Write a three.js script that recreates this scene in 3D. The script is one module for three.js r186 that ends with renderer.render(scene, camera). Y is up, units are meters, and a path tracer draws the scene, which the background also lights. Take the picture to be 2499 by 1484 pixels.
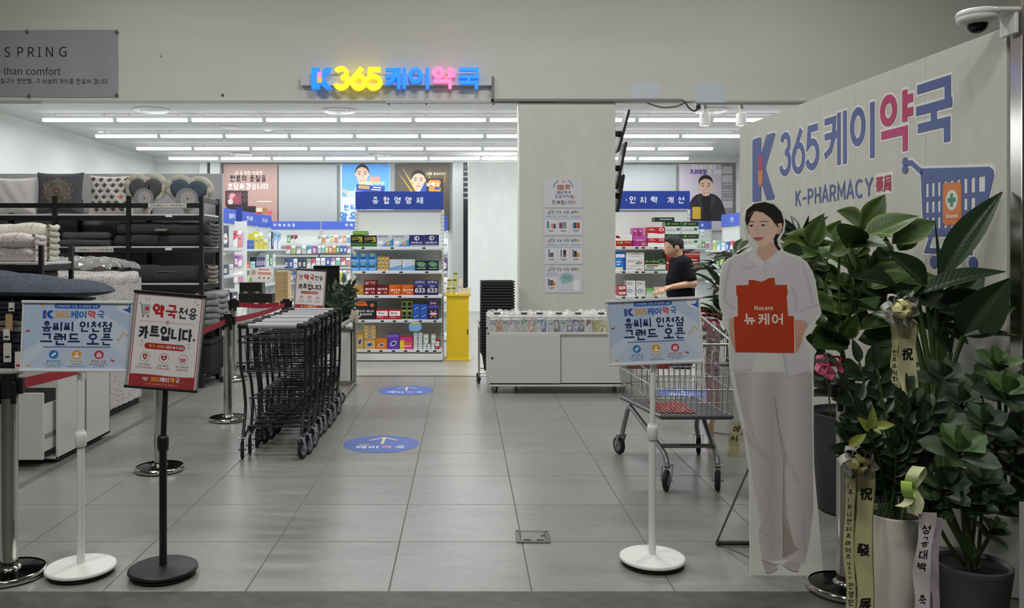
import * as THREE from 'three';
import { mergeGeometries } from 'three/addons/utils/BufferGeometryUtils.js';
import { RoundedBoxGeometry } from 'three/addons/geometries/RoundedBoxGeometry.js';
import { MarchingCubes } from 'three/addons/objects/MarchingCubes.js';
import { RectAreaLightUniformsLib } from 'three/addons/lights/RectAreaLightUniformsLib.js';

// ---------------------------------------------------------------- camera, light, exposure
const scene = new THREE.Scene();
scene.background = new THREE.Color(0x000000);
const F = 2060, PX = 1133, PY = 607, EYE = 1.45;          // focal length (px), principal point, eye height
const camera = new THREE.PerspectiveCamera(2 * Math.atan(742 / F) * 180 / Math.PI, 2499 / 1484, 0.1, 60);
camera.setViewOffset(2499, 1484, 1249.5 - PX, 742 - PY, 2499, 1484);
camera.position.set(0, EYE, 0);
camera.lookAt(0, EYE, -10);
const renderer = new THREE.WebGLRenderer({ antialias: true });
renderer.toneMapping = THREE.LinearToneMapping;
renderer.toneMappingExposure = 1.0;
renderer.shadowMap.enabled = true;
RectAreaLightUniformsLib.init();
const TUBE_LIGHT = 54, TUBE_GLOW = 6.0, HALL_LIGHT = 39, SPOT_LIGHT = 6;
const ROWS = [9.85, 11.65, 13.6, 15.55, 17.5, 19.4];            // depth of the rows of shop lamps
const HALL = [[-3.4, 6.4], [0, 6.4], [3.2, 6.4], [-3.2, 1.2], [0.6, 1.2], [-0.6, -1.6]];   // hall ceiling lamps (x, depth)

// ---------------------------------------------------------------- helpers
const V3 = (x, y, z) => new THREE.Vector3(x, y, z);
const P = (x, y, d) => V3((x - PX) * d / F, EYE - (y - PY) * d / F, -d);   // point at a depth
const XW = (x, d) => (x - PX) * d / F, YW = (y, d) => EYE - (y - PY) * d / F, DF = (y) => F * EYE / (y - PY);
let seed = 12345;
const rnd = () => { seed = (seed * 1664525 + 1013904223) >>> 0; return seed / 4294967296; };
const rr = (a, b) => a + (b - a) * rnd();
const lerp = (a, b, t) => a + (b - a) * t;
const smooth = (a, b, t) => { t = Math.min(1, Math.max(0, (t - a) / (b - a))); return t * t * (3 - 2 * t); };
const hash = (x, y) => { let n = (Math.imul(x | 0, 374761393) + Math.imul(y | 0, 668265263) + 1013904223) | 0; n = Math.imul(n ^ (n >>> 15), 2246822519); n = Math.imul(n ^ (n >>> 13), 3266489917); return ((n ^ (n >>> 16)) >>> 0) / 4294967296; };
const vnoise = (x, y) => { const i = Math.floor(x), j = Math.floor(y), u = x - i, v = y - j, s = u * u * (3 - 2 * u), t = v * v * (3 - 2 * v);
  return lerp(lerp(hash(i, j), hash(i + 1, j), s), lerp(hash(i, j + 1), hash(i + 1, j + 1), s), t); };
const fbm = (x, y, o = 4) => { let a = 0, s = 0.5, n = 0; for (let k = 0; k < o; k++) { a += s * vnoise(x, y); n += s; s *= 0.5; x = x * 2.03 + 7.1; y = y * 2.03 + 3.7; } return a / n; };

const pnoise = (x, y, px, py) => { const m = (a, b) => ((a % b) + b) % b, i = Math.floor(x), j = Math.floor(y), u = x - i, v = y - j, s = u * u * (3 - 2 * u), t = v * v * (3 - 2 * v), i0 = m(i, px), i1 = m(i + 1, px), j0 = m(j, py), j1 = m(j + 1, py); return lerp(lerp(hash(i0, j0), hash(i1, j0), s), lerp(hash(i0, j1), hash(i1, j1), s), t); };
const pfbm = (u, v, fx, fy, o = 4) => { let a = 0, s = .5, n = 0; for (let k = 0; k < o; k++) { a += s * pnoise(u * fx, v * fy, fx, fy); n += s; s *= .5; fx *= 2; fy *= 2; } return a / n; };   // repeats at 1

const mat = (color, roughness = 0.6, metalness = 0, extra = {}) => new THREE.MeshPhysicalMaterial({ color, roughness, metalness, ...extra });
const lin = (r, g, b) => new THREE.Color().setRGB(r, g, b);
const taken = {};
const numbered = (n) => { if (!(n in taken)) { taken[n] = 0; return n; } taken[n]++; return n + '_' + String(taken[n]).padStart(3, '0'); };
const shade = (o) => { o.castShadow = true; o.receiveShadow = true; return o; };
function info(o, label, category, group) { o.userData.label = label; o.userData.category = category; if (group) o.userData.group = group; return o; }
function thing(name, label, category, pos = [0, 0, 0], turn = 0, group) {
  const o = new THREE.Group(); o.name = numbered(name); o.position.set(...pos); o.rotation.y = turn; scene.add(o); return info(o, label, category, group);
}
function part(name, geo, m, parent) { const o = shade(new THREE.Mesh(Array.isArray(geo) ? mergeG(geo) : geo, m)); o.name = name; parent.add(o); return o; }
function solo(name, geo, m, label, category, group) { const o = shade(new THREE.Mesh(Array.isArray(geo) ? mergeG(geo) : geo, m)); o.name = numbered(name); scene.add(o); return info(o, label, category, group); }
function struct(name, geo, m) { const o = geo ? shade(new THREE.Mesh(Array.isArray(geo) ? mergeG(geo) : geo, m)) : new THREE.Group(); o.name = name; o.userData.kind = 'structure'; scene.add(o); return o; }
function copy(src, label, pos, turn = 0, group) { const o = src.clone(); o.name = numbered(src.name.replace(/_\d\d\d$/, '')); o.userData = { ...src.userData }; scene.add(o); o.position.set(...pos); o.rotation.y = turn; if (label) o.userData.label = label; if (group) o.userData.group = group; return o; }
function mergeG(list) {
  const out = list.map((g) => { let h = g.index ? g.toNonIndexed() : g; const k = new THREE.BufferGeometry(); for (const n of ['position', 'normal', 'uv']) { let a = h.attributes[n]; if (!a && n === 'uv') a = new THREE.BufferAttribute(new Float32Array(h.attributes.position.count * 2), 2); k.setAttribute(n, a.clone()); } return k; });
  return mergeGeometries(out);
}
const at = (g, x, y, z, rx = 0, ry = 0, rz = 0) => { const m = new THREE.Matrix4().makeRotationFromEuler(new THREE.Euler(rx, ry, rz)); m.setPosition(x, y, z); return g.clone().applyMatrix4(m); };
const bx = (w, h, d, x = 0, y = 0, z = 0) => new THREE.BoxGeometry(w, h, d).translate(x, y, z);
const rb = (w, h, d, x = 0, y = 0, z = 0, r = 0.006, s = 1) => new RoundedBoxGeometry(w, h, d, s, Math.min(r, w / 2.01, h / 2.01, d / 2.01)).translate(x, y, z);
const span = (x0, x1, y0, y1, z0, z1, r) => (r ? rb(Math.abs(x1 - x0), Math.abs(y1 - y0), Math.abs(z1 - z0), (x0 + x1) / 2, (y0 + y1) / 2, (z0 + z1) / 2, r) : bx(Math.abs(x1 - x0), Math.abs(y1 - y0), Math.abs(z1 - z0), (x0 + x1) / 2, (y0 + y1) / 2, (z0 + z1) / 2));
const cyl = (r0, r1, h, x = 0, y = 0, z = 0, n = 20) => new THREE.CylinderGeometry(r0, r1, h, n).translate(x, y, z);
const lathe = (pts, n = 36) => new THREE.LatheGeometry(pts.map(([x, y]) => new THREE.Vector2(x, y)), n);
function rod(a, b, r, n = 6) { const p = V3(...a), q = V3(...b), d = q.clone().sub(p), L = d.length(); const g = new THREE.CylinderGeometry(r, r, L, n); const m = new THREE.Matrix4().compose(p.add(q).multiplyScalar(0.5), new THREE.Quaternion().setFromUnitVectors(V3(0, 1, 0), d.normalize()), V3(1, 1, 1)); return g.applyMatrix4(m); }
function tube(pts, r, n = 8, seg = 0, closed = false, tension = 0.5) { const c = new THREE.CatmullRomCurve3(pts.map((p) => V3(...p)), closed, 'catmullrom', tension); return new THREE.TubeGeometry(c, seg || pts.length * 6, r, n, closed); }
// tube through straight runs with rounded corners
function pipe(pts, r, bend = 0.04, n = 8) {
  const path = new THREE.CurvePath(); let prev = V3(...pts[0]);
  for (let i = 1; i < pts.length; i++) { const p = V3(...pts[i]);
    if (i < pts.length - 1) { const q = V3(...pts[i + 1]), a = p.clone().sub(prev), b = q.clone().sub(p), e = Math.min(bend, a.length() * 0.49, b.length() * 0.49); const s = p.clone().sub(a.normalize().multiplyScalar(e)), t = p.clone().add(b.normalize().multiplyScalar(e)); path.add(new THREE.LineCurve3(prev, s)); path.add(new THREE.QuadraticBezierCurve3(s, p, t)); prev = t; }
    else path.add(new THREE.LineCurve3(prev, p)); }
  const ps = []; for (const c of path.curves) { const k = c.isLineCurve3 ? 1 : 5; for (let j = ps.length ? 1 : 0; j <= k; j++) ps.push(c.getPoint(j / k)); }
  return sweep(ps, r, n);
}
function sweep(ps, r, n) {                                   // round bar along points, capped
  const pos = [], nor = [], idx = []; let up = V3(0, 1, 0), N = ps.length;
  for (let i = 0; i < N; i++) { const t = ps[Math.min(i + 1, N - 1)].clone().sub(ps[Math.max(i - 1, 0)]).normalize(); if (Math.abs(t.dot(up)) > 0.95) up = V3(1, 0, 0.01); const a = up.clone().sub(t.clone().multiplyScalar(up.dot(t))).normalize(), b = t.clone().cross(a); up = a.clone();
    for (let k = 0; k < n; k++) { const w = k / n * Math.PI * 2, v = a.clone().multiplyScalar(Math.cos(w)).add(b.clone().multiplyScalar(Math.sin(w))); pos.push(ps[i].x + v.x * r, ps[i].y + v.y * r, ps[i].z + v.z * r); nor.push(v.x, v.y, v.z); } }
  for (let i = 0; i < N - 1; i++) for (let k = 0; k < n; k++) { const a = i * n + k, b = i * n + (k + 1) % n, c = a + n, d = b + n; idx.push(a, b, c, b, d, c); }
  for (let k = 1; k < n - 1; k++) { idx.push(0, k, k + 1); const o = (N - 1) * n; idx.push(o, o + k + 1, o + k); }
  const g = new THREE.BufferGeometry(); g.setAttribute('position', new THREE.Float32BufferAttribute(pos, 3)); g.setAttribute('normal', new THREE.Float32BufferAttribute(nor, 3)); g.setAttribute('uv', new THREE.Float32BufferAttribute(new Float32Array(pos.length / 3 * 2), 2)); g.setIndex(idx); return g;
}
// sheet from a function of (u, v) -> [x, y, z]
function sheet(nu, nv, f, uvf) {
  const pos = [], uv = [], idx = [];
  for (let j = 0; j <= nv; j++) for (let i = 0; i <= nu; i++) { pos.push(...f(i / nu, j / nv)); uv.push(...(uvf ? uvf(i / nu, j / nv) : [i / nu, j / nv])); }
  for (let j = 0; j < nv; j++) for (let i = 0; i < nu; i++) { const a = j * (nu + 1) + i, b = a + 1, c = a + nu + 1, d = c + 1; idx.push(a, b, c, b, d, c); }
  const g = new THREE.BufferGeometry(); g.setAttribute('position', new THREE.Float32BufferAttribute(pos, 3)); g.setAttribute('uv', new THREE.Float32BufferAttribute(uv, 2)); g.setIndex(idx); g.computeVertexNormals(); return g;
}
function canvasTex(w, h, draw) { const c = document.createElement('canvas'); c.width = w; c.height = h; const g = c.getContext('2d'); draw(g, w, h); const t = new THREE.CanvasTexture(c); t.colorSpace = THREE.SRGBColorSpace; return t; }
function dataTex(w, h, f, srgb = false) { const a = new Uint8Array(w * h * 4); for (let y = 0; y < h; y++) for (let x = 0; x < w; x++) { const v = f(x / w, y / h, x, y), i = (y * w + x) * 4; if (v.length) { a[i] = v[0]; a[i + 1] = v[1]; a[i + 2] = v[2]; } else a[i] = a[i + 1] = a[i + 2] = v; a[i + 3] = 255; } const t = new THREE.DataTexture(a, w, h); t.magFilter = THREE.LinearFilter; t.minFilter = THREE.LinearMipmapLinearFilter; t.wrapS = t.wrapT = THREE.RepeatWrapping; if (srgb) t.colorSpace = THREE.SRGBColorSpace; t.needsUpdate = true; return t; }
function rep(t, x, y) { const c = t.clone(); c.repeat.set(x, y); c.needsUpdate = true; return c; }

// ---------------------------------------------------------------- Hangul built from strokes
const ring = (cx, cy, rx, ry, n = 22) => { const a = []; for (let i = 0; i < n; i++) { const t = i / n * Math.PI * 2 + 0.1; a.push([cx + rx * Math.cos(t), cy + ry * Math.sin(t)]); } a.closed = true; return a; };
const closed = (a) => { a.closed = true; return a; };
const CONS = {
  'ㄱ': [[[.04, .1], [.92, .1], [.92, 1]]], 'ㄴ': [[[.08, 0], [.08, .9], [1, .9]]], 'ㄷ': [[[.98, .1], [.08, .1], [.08, .9], [1, .9]]],
  'ㄹ': [[[.05, .08], [.93, .08], [.93, .5], [.07, .5], [.07, .92], [1, .92]]], 'ㅁ': [closed([[.08, .1], [.92, .1], [.92, .9], [.08, .9]])],
  'ㅂ': [[[.1, 0], [.1, .92], [.9, .92], [.9, 0]], [[.1, .46], [.9, .46]]], 'ㅅ': [[[.5, 0], [.48, .3], [.04, 1]], [[.5, .35], [.96, 1]]],
  'ㅇ': [ring(.5, .5, .42, .44)], 'ㅈ': [[[.05, .1], [.95, .1]], [[.5, .1], [.46, .4], [.04, 1]], [[.5, .42], [.96, 1]]],
  'ㅊ': [[[.3, 0], [.7, 0]], [[.05, .24], [.95, .24]], [[.5, .24], [.46, .5], [.04, 1]], [[.5, .52], [.96, 1]]],
  'ㅋ': [[[.04, .08], [.92, .08], [.92, 1]], [[.04, .5], [.92, .5]]], 'ㅌ': [[[.98, .08], [.08, .08], [.08, .92], [1, .92]], [[.08, .5], [.95, .5]]],
  'ㅍ': [[[.02, .1], [.98, .1]], [[.3, .1], [.3, .9]], [[.7, .1], [.7, .9]], [[0, .9], [1, .9]]],
  'ㅎ': [[[.28, 0], [.72, 0]], [[.04, .25], [.96, .25]], ring(.5, .7, .32, .26)],
};
const CURVE = { 'ㄱ': [[[.04, .1], [.9, .1], [.82, .5], [.5, .82], [.05, 1]]], 'ㅋ': [[[.04, .08], [.9, .08], [.82, .5], [.5, .84], [.05, 1]], [[.04, .46], [.82, .46]]] };
const DBL = { 'ㄲ': 'ㄱㄱ', 'ㄸ': 'ㄷㄷ', 'ㅃ': 'ㅂㅂ', 'ㅆ': 'ㅅㅅ', 'ㅉ': 'ㅈㅈ', 'ㄳ': 'ㄱㅅ', 'ㄵ': 'ㄴㅈ', 'ㄶ': 'ㄴㅎ', 'ㄺ': 'ㄹㄱ', 'ㄻ': 'ㄹㅁ', 'ㄼ': 'ㄹㅂ', 'ㄽ': 'ㄹㅅ', 'ㄾ': 'ㄹㅌ', 'ㄿ': 'ㄹㅍ', 'ㅀ': 'ㄹㅎ', 'ㅄ': 'ㅂㅅ' };
const st = (x) => [[x, 0], [x, 1]], hz = (y) => [[0, y], [1, y]];
const VERT = { 'ㅏ': [st(.35), [[.35, .5], [1, .5]]], 'ㅑ': [st(.35), [[.35, .34], [1, .34]], [[.35, .64], [1, .64]]], 'ㅓ': [st(.8), [[.1, .5], [.8, .5]]], 'ㅕ': [st(.8), [[.1, .34], [.8, .34]], [[.1, .64], [.8, .64]]], 'ㅣ': [st(.62)], 'ㅐ': [st(.22), st(.85), [[.22, .5], [.85, .5]]], 'ㅒ': [st(.22), st(.85), [[.22, .36], [.85, .36]], [[.22, .62], [.85, .62]]], 'ㅔ': [st(.42), st(.92), [[.0, .5], [.42, .5]]], 'ㅖ': [st(.42), st(.92), [[0, .36], [.42, .36]], [[0, .62], [.42, .62]]] };
const HORI = { 'ㅗ': [hz(.82), [[.5, .05], [.5, .82]]], 'ㅛ': [hz(.82), [[.32, .05], [.32, .82]], [[.68, .05], [.68, .82]]], 'ㅜ': [hz(.2), [[.5, .2], [.5, 1]]], 'ㅠ': [hz(.2), [[.32, .2], [.32, 1]], [[.68, .2], [.68, 1]]], 'ㅡ': [hz(.5)] };
const MIX = { 'ㅘ': 'ㅗㅏ', 'ㅙ': 'ㅗㅐ', 'ㅚ': 'ㅗㅣ', 'ㅝ': 'ㅜㅓ', 'ㅞ': 'ㅜㅔ', 'ㅟ': 'ㅜㅣ', 'ㅢ': 'ㅡㅣ' };
const LL = [...'ㄱㄲㄴㄷㄸㄹㅁㅂㅃㅅㅆㅇㅈㅉㅊㅋㅌㅍㅎ'], VV = [...'ㅏㅐㅑㅒㅓㅔㅕㅖㅗㅘㅙㅚㅛㅜㅝㅞㅟㅠㅡㅢㅣ'], TT = ['', ...'ㄱㄲㄳㄴㄵㄶㄷㄹㄺㄻㄼㄽㄾㄿㅀㅁㅂㅄㅅㅆㅇㅈㅊㅋㅌㅍㅎ'];
const fit = (strokes, x, y, w, h) => strokes.map((s) => { const r = s.map(([a, b]) => [x + a * w, y + b * h]); r.closed = s.closed; return r; });
function cons(c, x, y, w, h, curve) { if (DBL[c]) { const [a, b] = [...DBL[c]]; return [...cons(a, x, y, w * .47, h, curve), ...cons(b, x + w * .53, y, w * .47, h, curve)]; } return fit(curve && CURVE[c] || CONS[c], x, y, w, h); }
const HANJA = {
  '祝': [[[.2, .02], [.28, .1]], [[.06, .22], [.38, .22], [.06, .58]], [[.24, .42], [.24, 1]], [[.28, .46], [.38, .56]], closed([[.5, .08], [.92, .08], [.92, .42], [.5, .42]]), [[.6, .42], [.56, .75], [.4, .98]], [[.76, .42], [.76, .88], [.82, .94], [.98, .94], [.98, .78]]],
  '發': [[[.1, .06], [.42, .06], [.3, .28], [.05, .42]], [[.12, .2], [.26, .26]], [[.56, .02], [.66, .22], [.95, .4]], [[.9, .06], [.68, .2]], [[.78, .14], [.9, .2]], [[.12, .44], [.44, .44], [.44, .58], [.14, .58], [.12, .74], [.44, .74], [.4, .98], [.26, .94]], [[.58, .4], [.58, .56], [.5, .62]], [[.58, .42], [.8, .42], [.82, .56], [.92, .56]], [[.52, .68], [.86, .68], [.74, .84], [.5, 1]], [[.58, .74], [.95, 1]]],
  '展': [[[.12, .06], [.86, .06], [.86, .26], [.14, .26]], [[.14, .06], [.14, .5], [.02, 1]], [[.24, .4], [.9, .4]], [[.42, .28], [.42, .56]], [[.7, .28], [.7, .56]], [[.18, .58], [.98, .58]], [[.34, .58], [.34, .96], [.52, .86]], [[.86, .64], [.62, .78]], [[.52, .6], [.62, .8], [.96, 1]]],
  '藥': [[[0, .1], [1, .1]], [[.3, 0], [.3, .2]], [[.7, 0], [.7, .2]], closed([[.38, .26], [.62, .26], [.62, .54], [.38, .54]]), [[.38, .4], [.62, .4]], [[.22, .24], [.08, .36], [.24, .4], [.06, .54], [.28, .54]], [[.82, .24], [.72, .36], [.92, .4], [.72, .54], [.95, .54]], [[0, .66], [1, .66]], [[.5, .56], [.5, 1]], [[.46, .68], [.04, .94]], [[.54, .68], [.96, .94]]],
  '局': [[[.12, .06], [.88, .06], [.88, .28], [.14, .28]], [[.14, .06], [.14, .55], [.02, 1]], [[.14, .46], [.92, .46], [.9, .96], [.74, .92]], closed([[.34, .6], [.68, .6], [.68, .84], [.34, .84]])],
};
function glyph(ch) {
  if (HANJA[ch]) return HANJA[ch];
  const c = ch.charCodeAt(0) - 0xAC00; if (c < 0 || c > 11171) return null;
  const l = LL[Math.floor(c / 588)], v = VV[Math.floor(c % 588 / 28)], t = TT[c % 28], H = t ? .56 : .96, y0 = .02, out = [];
  if (VERT[v]) { const wide = 'ㅐㅒㅔㅖ'.includes(v), x = wide ? .5 : .6, w = wide ? .46 : .36; out.push(...cons(l, .04, y0 + (t ? 0 : .1), (wide ? .42 : .5), H * (t ? .9 : .76), !t), ...fit(VERT[v], x, y0, w, H)); }
  else if (HORI[v] && t) { out.push(...cons(l, .2, 0, .6, .35), ...fit(HORI[v], .02, v === 'ㅡ' ? .44 : .42, .96, v === 'ㅡ' ? .16 : .2), ...cons(t, .2, .7, .6, .28)); out.dense = true; return out; }
  else if (HORI[v]) { out.push(...cons(l, .18, y0, .64, H * (t ? .5 : .5)), ...fit(HORI[v], .02, y0 + H * .56, .96, H * (v === 'ㅡ' ? .28 : t ? .42 : .42))); }
  else { const [a, b] = [...MIX[v]]; out.push(...cons(l, .08, y0, .5, H * .48), ...fit(HORI[a], .0, y0 + H * .54, .64, H * .36), ...fit(VERT[b], .66, y0, .32, H)); }
  if (t) out.push(...cons(t, .18, .64, .68, .34));
  return out;
}
// draw mixed text on a canvas; size is the em, weight the stroke width in em
function ktext(g, s, x, y, size, o = {}) {
  const { color = '#222', weight = .12, align = 'center', track = .06, sx = 1, outline = 0, outlineColor = '#fff', font = 'bold', family = 'sans-serif', vertical = false } = o;
  const adv = (c) => { if (c === ' ') return .38 * size * sx; if (glyph(c)) return (1 + track) * size * sx; g.font = font + ' ' + size * 1.02 + 'px ' + family; return (g.measureText(c).width + track * size * .5) * sx; };
  let w = 0; for (const c of s) w += adv(c); let cx = align === 'center' ? x - w / 2 : align === 'right' ? x - w : x, cy = y;
  if (vertical) cx = x - size * sx / 2;
  const passes = outline ? [[outlineColor, outline * 2], [color, 0]] : [[color, 0]];
  for (const [col, extra] of passes) { let px = cx, py = cy;
    for (const c of s) { const gl = glyph(c);
      if (gl) { g.strokeStyle = col; g.lineWidth = (weight * (gl.dense ? .82 : 1) + extra) * size; g.lineJoin = 'miter'; g.lineCap = extra ? 'square' : 'butt'; g.miterLimit = 3;
        for (const k of gl) { g.beginPath(); k.forEach(([a, b], i) => { const X = px + (.06 + a * .88) * size * sx, Y = py + (b * .9 + .05) * size; i ? g.lineTo(X, Y) : g.moveTo(X, Y); }); if (k.closed) g.closePath(); g.stroke(); } }
      else if (c !== ' ') { g.save(); g.font = font + ' ' + size * 1.02 + 'px ' + family; g.textBaseline = 'alphabetic'; g.textAlign = 'left'; g.translate(px, py + size * .86); g.scale(sx, 1); if (extra) { g.strokeStyle = col; g.lineWidth = extra * size; g.lineJoin = 'round'; g.strokeText(c, 0, 0); } g.fillStyle = col; g.fillText(c, 0, 0); g.restore(); }
      if (vertical) py += size * (c === ' ' ? .5 : 1.08 + track); else px += adv(c); } }
  return w;
}
// flat shapes from strokes (metres); returns THREE.Shape list
function strokeShapes(strokes, w) {
  const out = [];
  for (const s of strokes) { const n = s.length, L = [], R = [];
    for (let i = 0; i < n; i++) { const p = s[i], a = s.closed ? s[(i + n - 1) % n] : s[Math.max(0, i - 1)], b = s.closed ? s[(i + 1) % n] : s[Math.min(n - 1, i + 1)];
      let d1 = [p[0] - a[0], p[1] - a[1]], d2 = [b[0] - p[0], b[1] - p[1]]; const l1 = Math.hypot(...d1), l2 = Math.hypot(...d2); if (l1 < 1e-9) d1 = d2; if (l2 < 1e-9) d2 = d1; const u1 = Math.hypot(...d1), u2 = Math.hypot(...d2); const n1 = [-d1[1] / u1, d1[0] / u1], n2 = [-d2[1] / u2, d2[0] / u2]; let m = [n1[0] + n2[0], n1[1] + n2[1]]; const ml = Math.hypot(...m) || 1; m = [m[0] / ml, m[1] / ml]; const k = Math.min(2.2, 1 / Math.max(.3, m[0] * n1[0] + m[1] * n1[1])) * w / 2;
      L.push([p[0] + m[0] * k, p[1] + m[1] * k]); R.push([p[0] - m[0] * k, p[1] - m[1] * k]); }
    const V = (q) => q.map(([x, y]) => new THREE.Vector2(x, y));
    if (s.closed) { const area = (q) => Math.abs(THREE.ShapeUtils.area(V(q))); const [o, h] = area(L) > area(R) ? [L, R] : [R, L]; const sh = new THREE.Shape(V(o)); sh.holes.push(new THREE.Path(V(h))); out.push(sh); }
    else out.push(new THREE.Shape(V([...L, ...R.reverse()]))); }
  return out;
}
// solid letters: strokes given in a unit cell (y down) placed in a w x h box whose top left is (x, y) in metres
function letterGeo(strokes, x, y, w, h, sw, depth, bevel = 0) {
  const placed = strokes.map((s) => { const r = s.map(([a, b]) => [x + a * w, y - b * h]); r.closed = s.closed; return r; });
  return mergeG(strokeShapes(placed, sw).map((sh, i) => new THREE.ExtrudeGeometry(sh, { depth: depth + i * 2e-5, bevelEnabled: bevel > 0, bevelThickness: bevel, bevelSize: bevel, bevelOffset: -bevel, bevelSegments: 1, curveSegments: 12 })));
}
const arc = (cx, cy, rx, ry, a0, a1, n = 16) => { const o = []; for (let i = 0; i <= n; i++) { const t = (a0 + (a1 - a0) * i / n) * Math.PI / 180; o.push([cx + rx * Math.cos(t), cy + ry * Math.sin(t)]); } return o; };   // y down: positive angles turn clockwise
const DIGIT = {
  '3': [[...arc(.5, .27, .36, .2, 200, 450, 14)], [...arc(.48, .7, .42, .24, -90, 165, 16)]],
  '6': [ring(.5, .66, .4, .29), [[.72, .02], [.3, .4], [.1, .62]]],
  '5': [[[.9, .08], [.25, .08], [.18, .44], [.3, .4], ...arc(.46, .66, .43, .28, -90, 155, 16)]],
};
const face = (g, x, y, s, o = {}) => {                        // a printed face on a poster
  const { skin = '#e8c2aa', hair = '#241f20', male = false, smile = true } = o;
  g.fillStyle = skin; g.beginPath(); g.moveTo(x - s * .34, y - s * .25); g.quadraticCurveTo(x, y - s * .75, x + s * .34, y - s * .25); g.lineTo(x - s * .36, y - s * .25); g.bezierCurveTo(x - s * .4, y + s * .3, x - s * .2, y + s * .62, x, y + s * .64); g.bezierCurveTo(x + s * .2, y + s * .62, x + s * .4, y + s * .3, x + s * .36, y - s * .25); g.closePath(); g.fill();
  g.beginPath(); g.ellipse(x - s * .38, y + s * .06, s * .06, s * .12, 0, 0, 7); g.ellipse(x + s * .38, y + s * .06, s * .06, s * .12, 0, 0, 7); g.fill();
  g.fillStyle = hair; g.beginPath(); g.moveTo(x - s * .4, y + s * (male ? -.05 : .1)); g.bezierCurveTo(x - s * .5, y - s * .75, x + s * .5, y - s * .75, x + s * .4, y + s * (male ? -.05 : .1)); g.bezierCurveTo(x + s * .36, y - s * .3, x + s * .1, y - s * .36, x - s * .05, y - s * .36); g.bezierCurveTo(x - s * .2, y - s * .34, x - s * .36, y - s * .25, x - s * .4, y + s * .08); g.fill();
  g.strokeStyle = hair; g.lineWidth = s * .035; for (const k of [-1, 1]) { g.beginPath(); g.moveTo(x + k * s * .08, y - s * .06); g.quadraticCurveTo(x + k * s * .18, y - s * .11, x + k * s * .27, y - s * .05); g.stroke(); g.fillStyle = '#2a2020'; g.beginPath(); g.ellipse(x + k * s * .17, y + s * .05, s * .07, s * .03, 0, 0, 7); g.fill(); }
  g.strokeStyle = '#c08f78'; g.lineWidth = s * .03; g.beginPath(); g.moveTo(x + s * .02, y + s * .08); g.lineTo(x + s * .05, y + s * .24); g.lineTo(x - s * .02, y + s * .26); g.stroke();
  g.fillStyle = '#c25c5c'; g.beginPath(); g.ellipse(x, y + s * .41, s * .15, s * (smile ? .05 : .03), 0, 0, 7); g.fill(); if (smile) { g.fillStyle = '#fff'; g.beginPath(); g.ellipse(x, y + s * .4, s * .11, s * .022, 0, 0, 7); g.fill(); }
};
// ---------------------------------------------------------------- surfaces
const tileTex = dataTex(512, 512, (u, v) => { const n = pfbm(u, v, 4, 20, 3) * .55 + pfbm(u, v, 40, 60, 3) * .45; const k = 196 + (n - .5) * 38 + (hash(u * 512 | 0, v * 512 | 0) - .5) * 8; return [k, k, k * .985]; }, true);
const wallTex = dataTex(512, 512, (u, v) => { const n = pfbm(u, v, 9, 9, 5); const k = 240 + (n - .5) * 12; return [k, k, k - 2]; }, true);
const darkTex = dataTex(256, 256, (u, v) => { const n = pfbm(u, v, 22, 30, 4); const k = 205 + (n - .5) * 90; return [k, k, k * .97]; }, true);
const mWall = mat(lin(.70, .70, .655), .8, 0, { map: wallTex });
const mIn = mat(lin(.85, .875, .85), .75, 0, { map: wallTex });
const mTile = [0, 1, 2].map((i) => mat(lin(.43 + i * .012, .432 + i * .012, .42 + i * .012), .3, 0, { map: tileTex }));
const mWhiteMetal = mat(0xeeeeec, .42), mWhitePlastic = mat(0xf2f2f0, .4), mBlack = mat(0x131313, .45), mBlackMat = mat(0x1a1a1b, .7), mChrome = mat(0xd8d6d0, .12, 1), mSteel = mat(0xb9b6ae, .28, 1), mZinc = mat(0xb4b6b6, .35, .9), mRubber = mat(0x1c1c1e, .75), mGreyPaint = mat(0x8a8d90, .45, .3), mRackBlack = mat(0x17171a, .5);

// ---------------------------------------------------------------- floor
{
  const fl = struct('floor', null);
  part('grout_bed', span(-9, 7.2, -.12, -.004, -9.62, -3.57), mat(lin(.16, .16, .15), .9), fl);
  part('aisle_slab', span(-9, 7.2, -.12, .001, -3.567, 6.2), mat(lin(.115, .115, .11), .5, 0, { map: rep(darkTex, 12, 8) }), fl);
  part('shop_slab', span(-7.6, 6.7, -.12, .0, -20.5, -9.64), mat(lin(.60, .60, .575), .32, 0, { map: rep(tileTex, 3, 2) }), fl);
  part('threshold', span(-9, 7.2, -.12, .004, -9.64, -9.575), mat(0x8f908e, .35, .8), fl);
  const T = .606, g = .0045, geos = [0, 1, 2, 3].map((k) => { const b = rb(T - g, .03, T - g, 0, -.015, 0, .0022); const uv = b.attributes.uv, p = b.attributes.position; for (let i = 0; i < uv.count; i++) uv.setXY(i, p.getX(i) / .9 + k * .37, p.getZ(i) / .9 + k * .61); return b; });
  for (let r = 0; r < 10; r++) for (let c = -13; c < 12; c++) {
    const x = -.32 + (c + .5) * T, d = 3.57 + (r + .5) * T; if (x < -8.7 || x > 6.9) continue;
    const o = part('floor_tile', geos[(r * 3 + c * 5 + 200) % 4], mTile[Math.floor(hash(r + 3, c + 40) * 3)], fl); o.position.set(x, 0, -d + (r === 9 ? .03 : 0)); if (r === 9) o.scale.z = .9;
  }
  struct('trim_1', span(-2.735, -2.685, -.01, .002, -9.55, -3.6), mat(lin(.13, .135, .135), .6));
}
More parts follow.
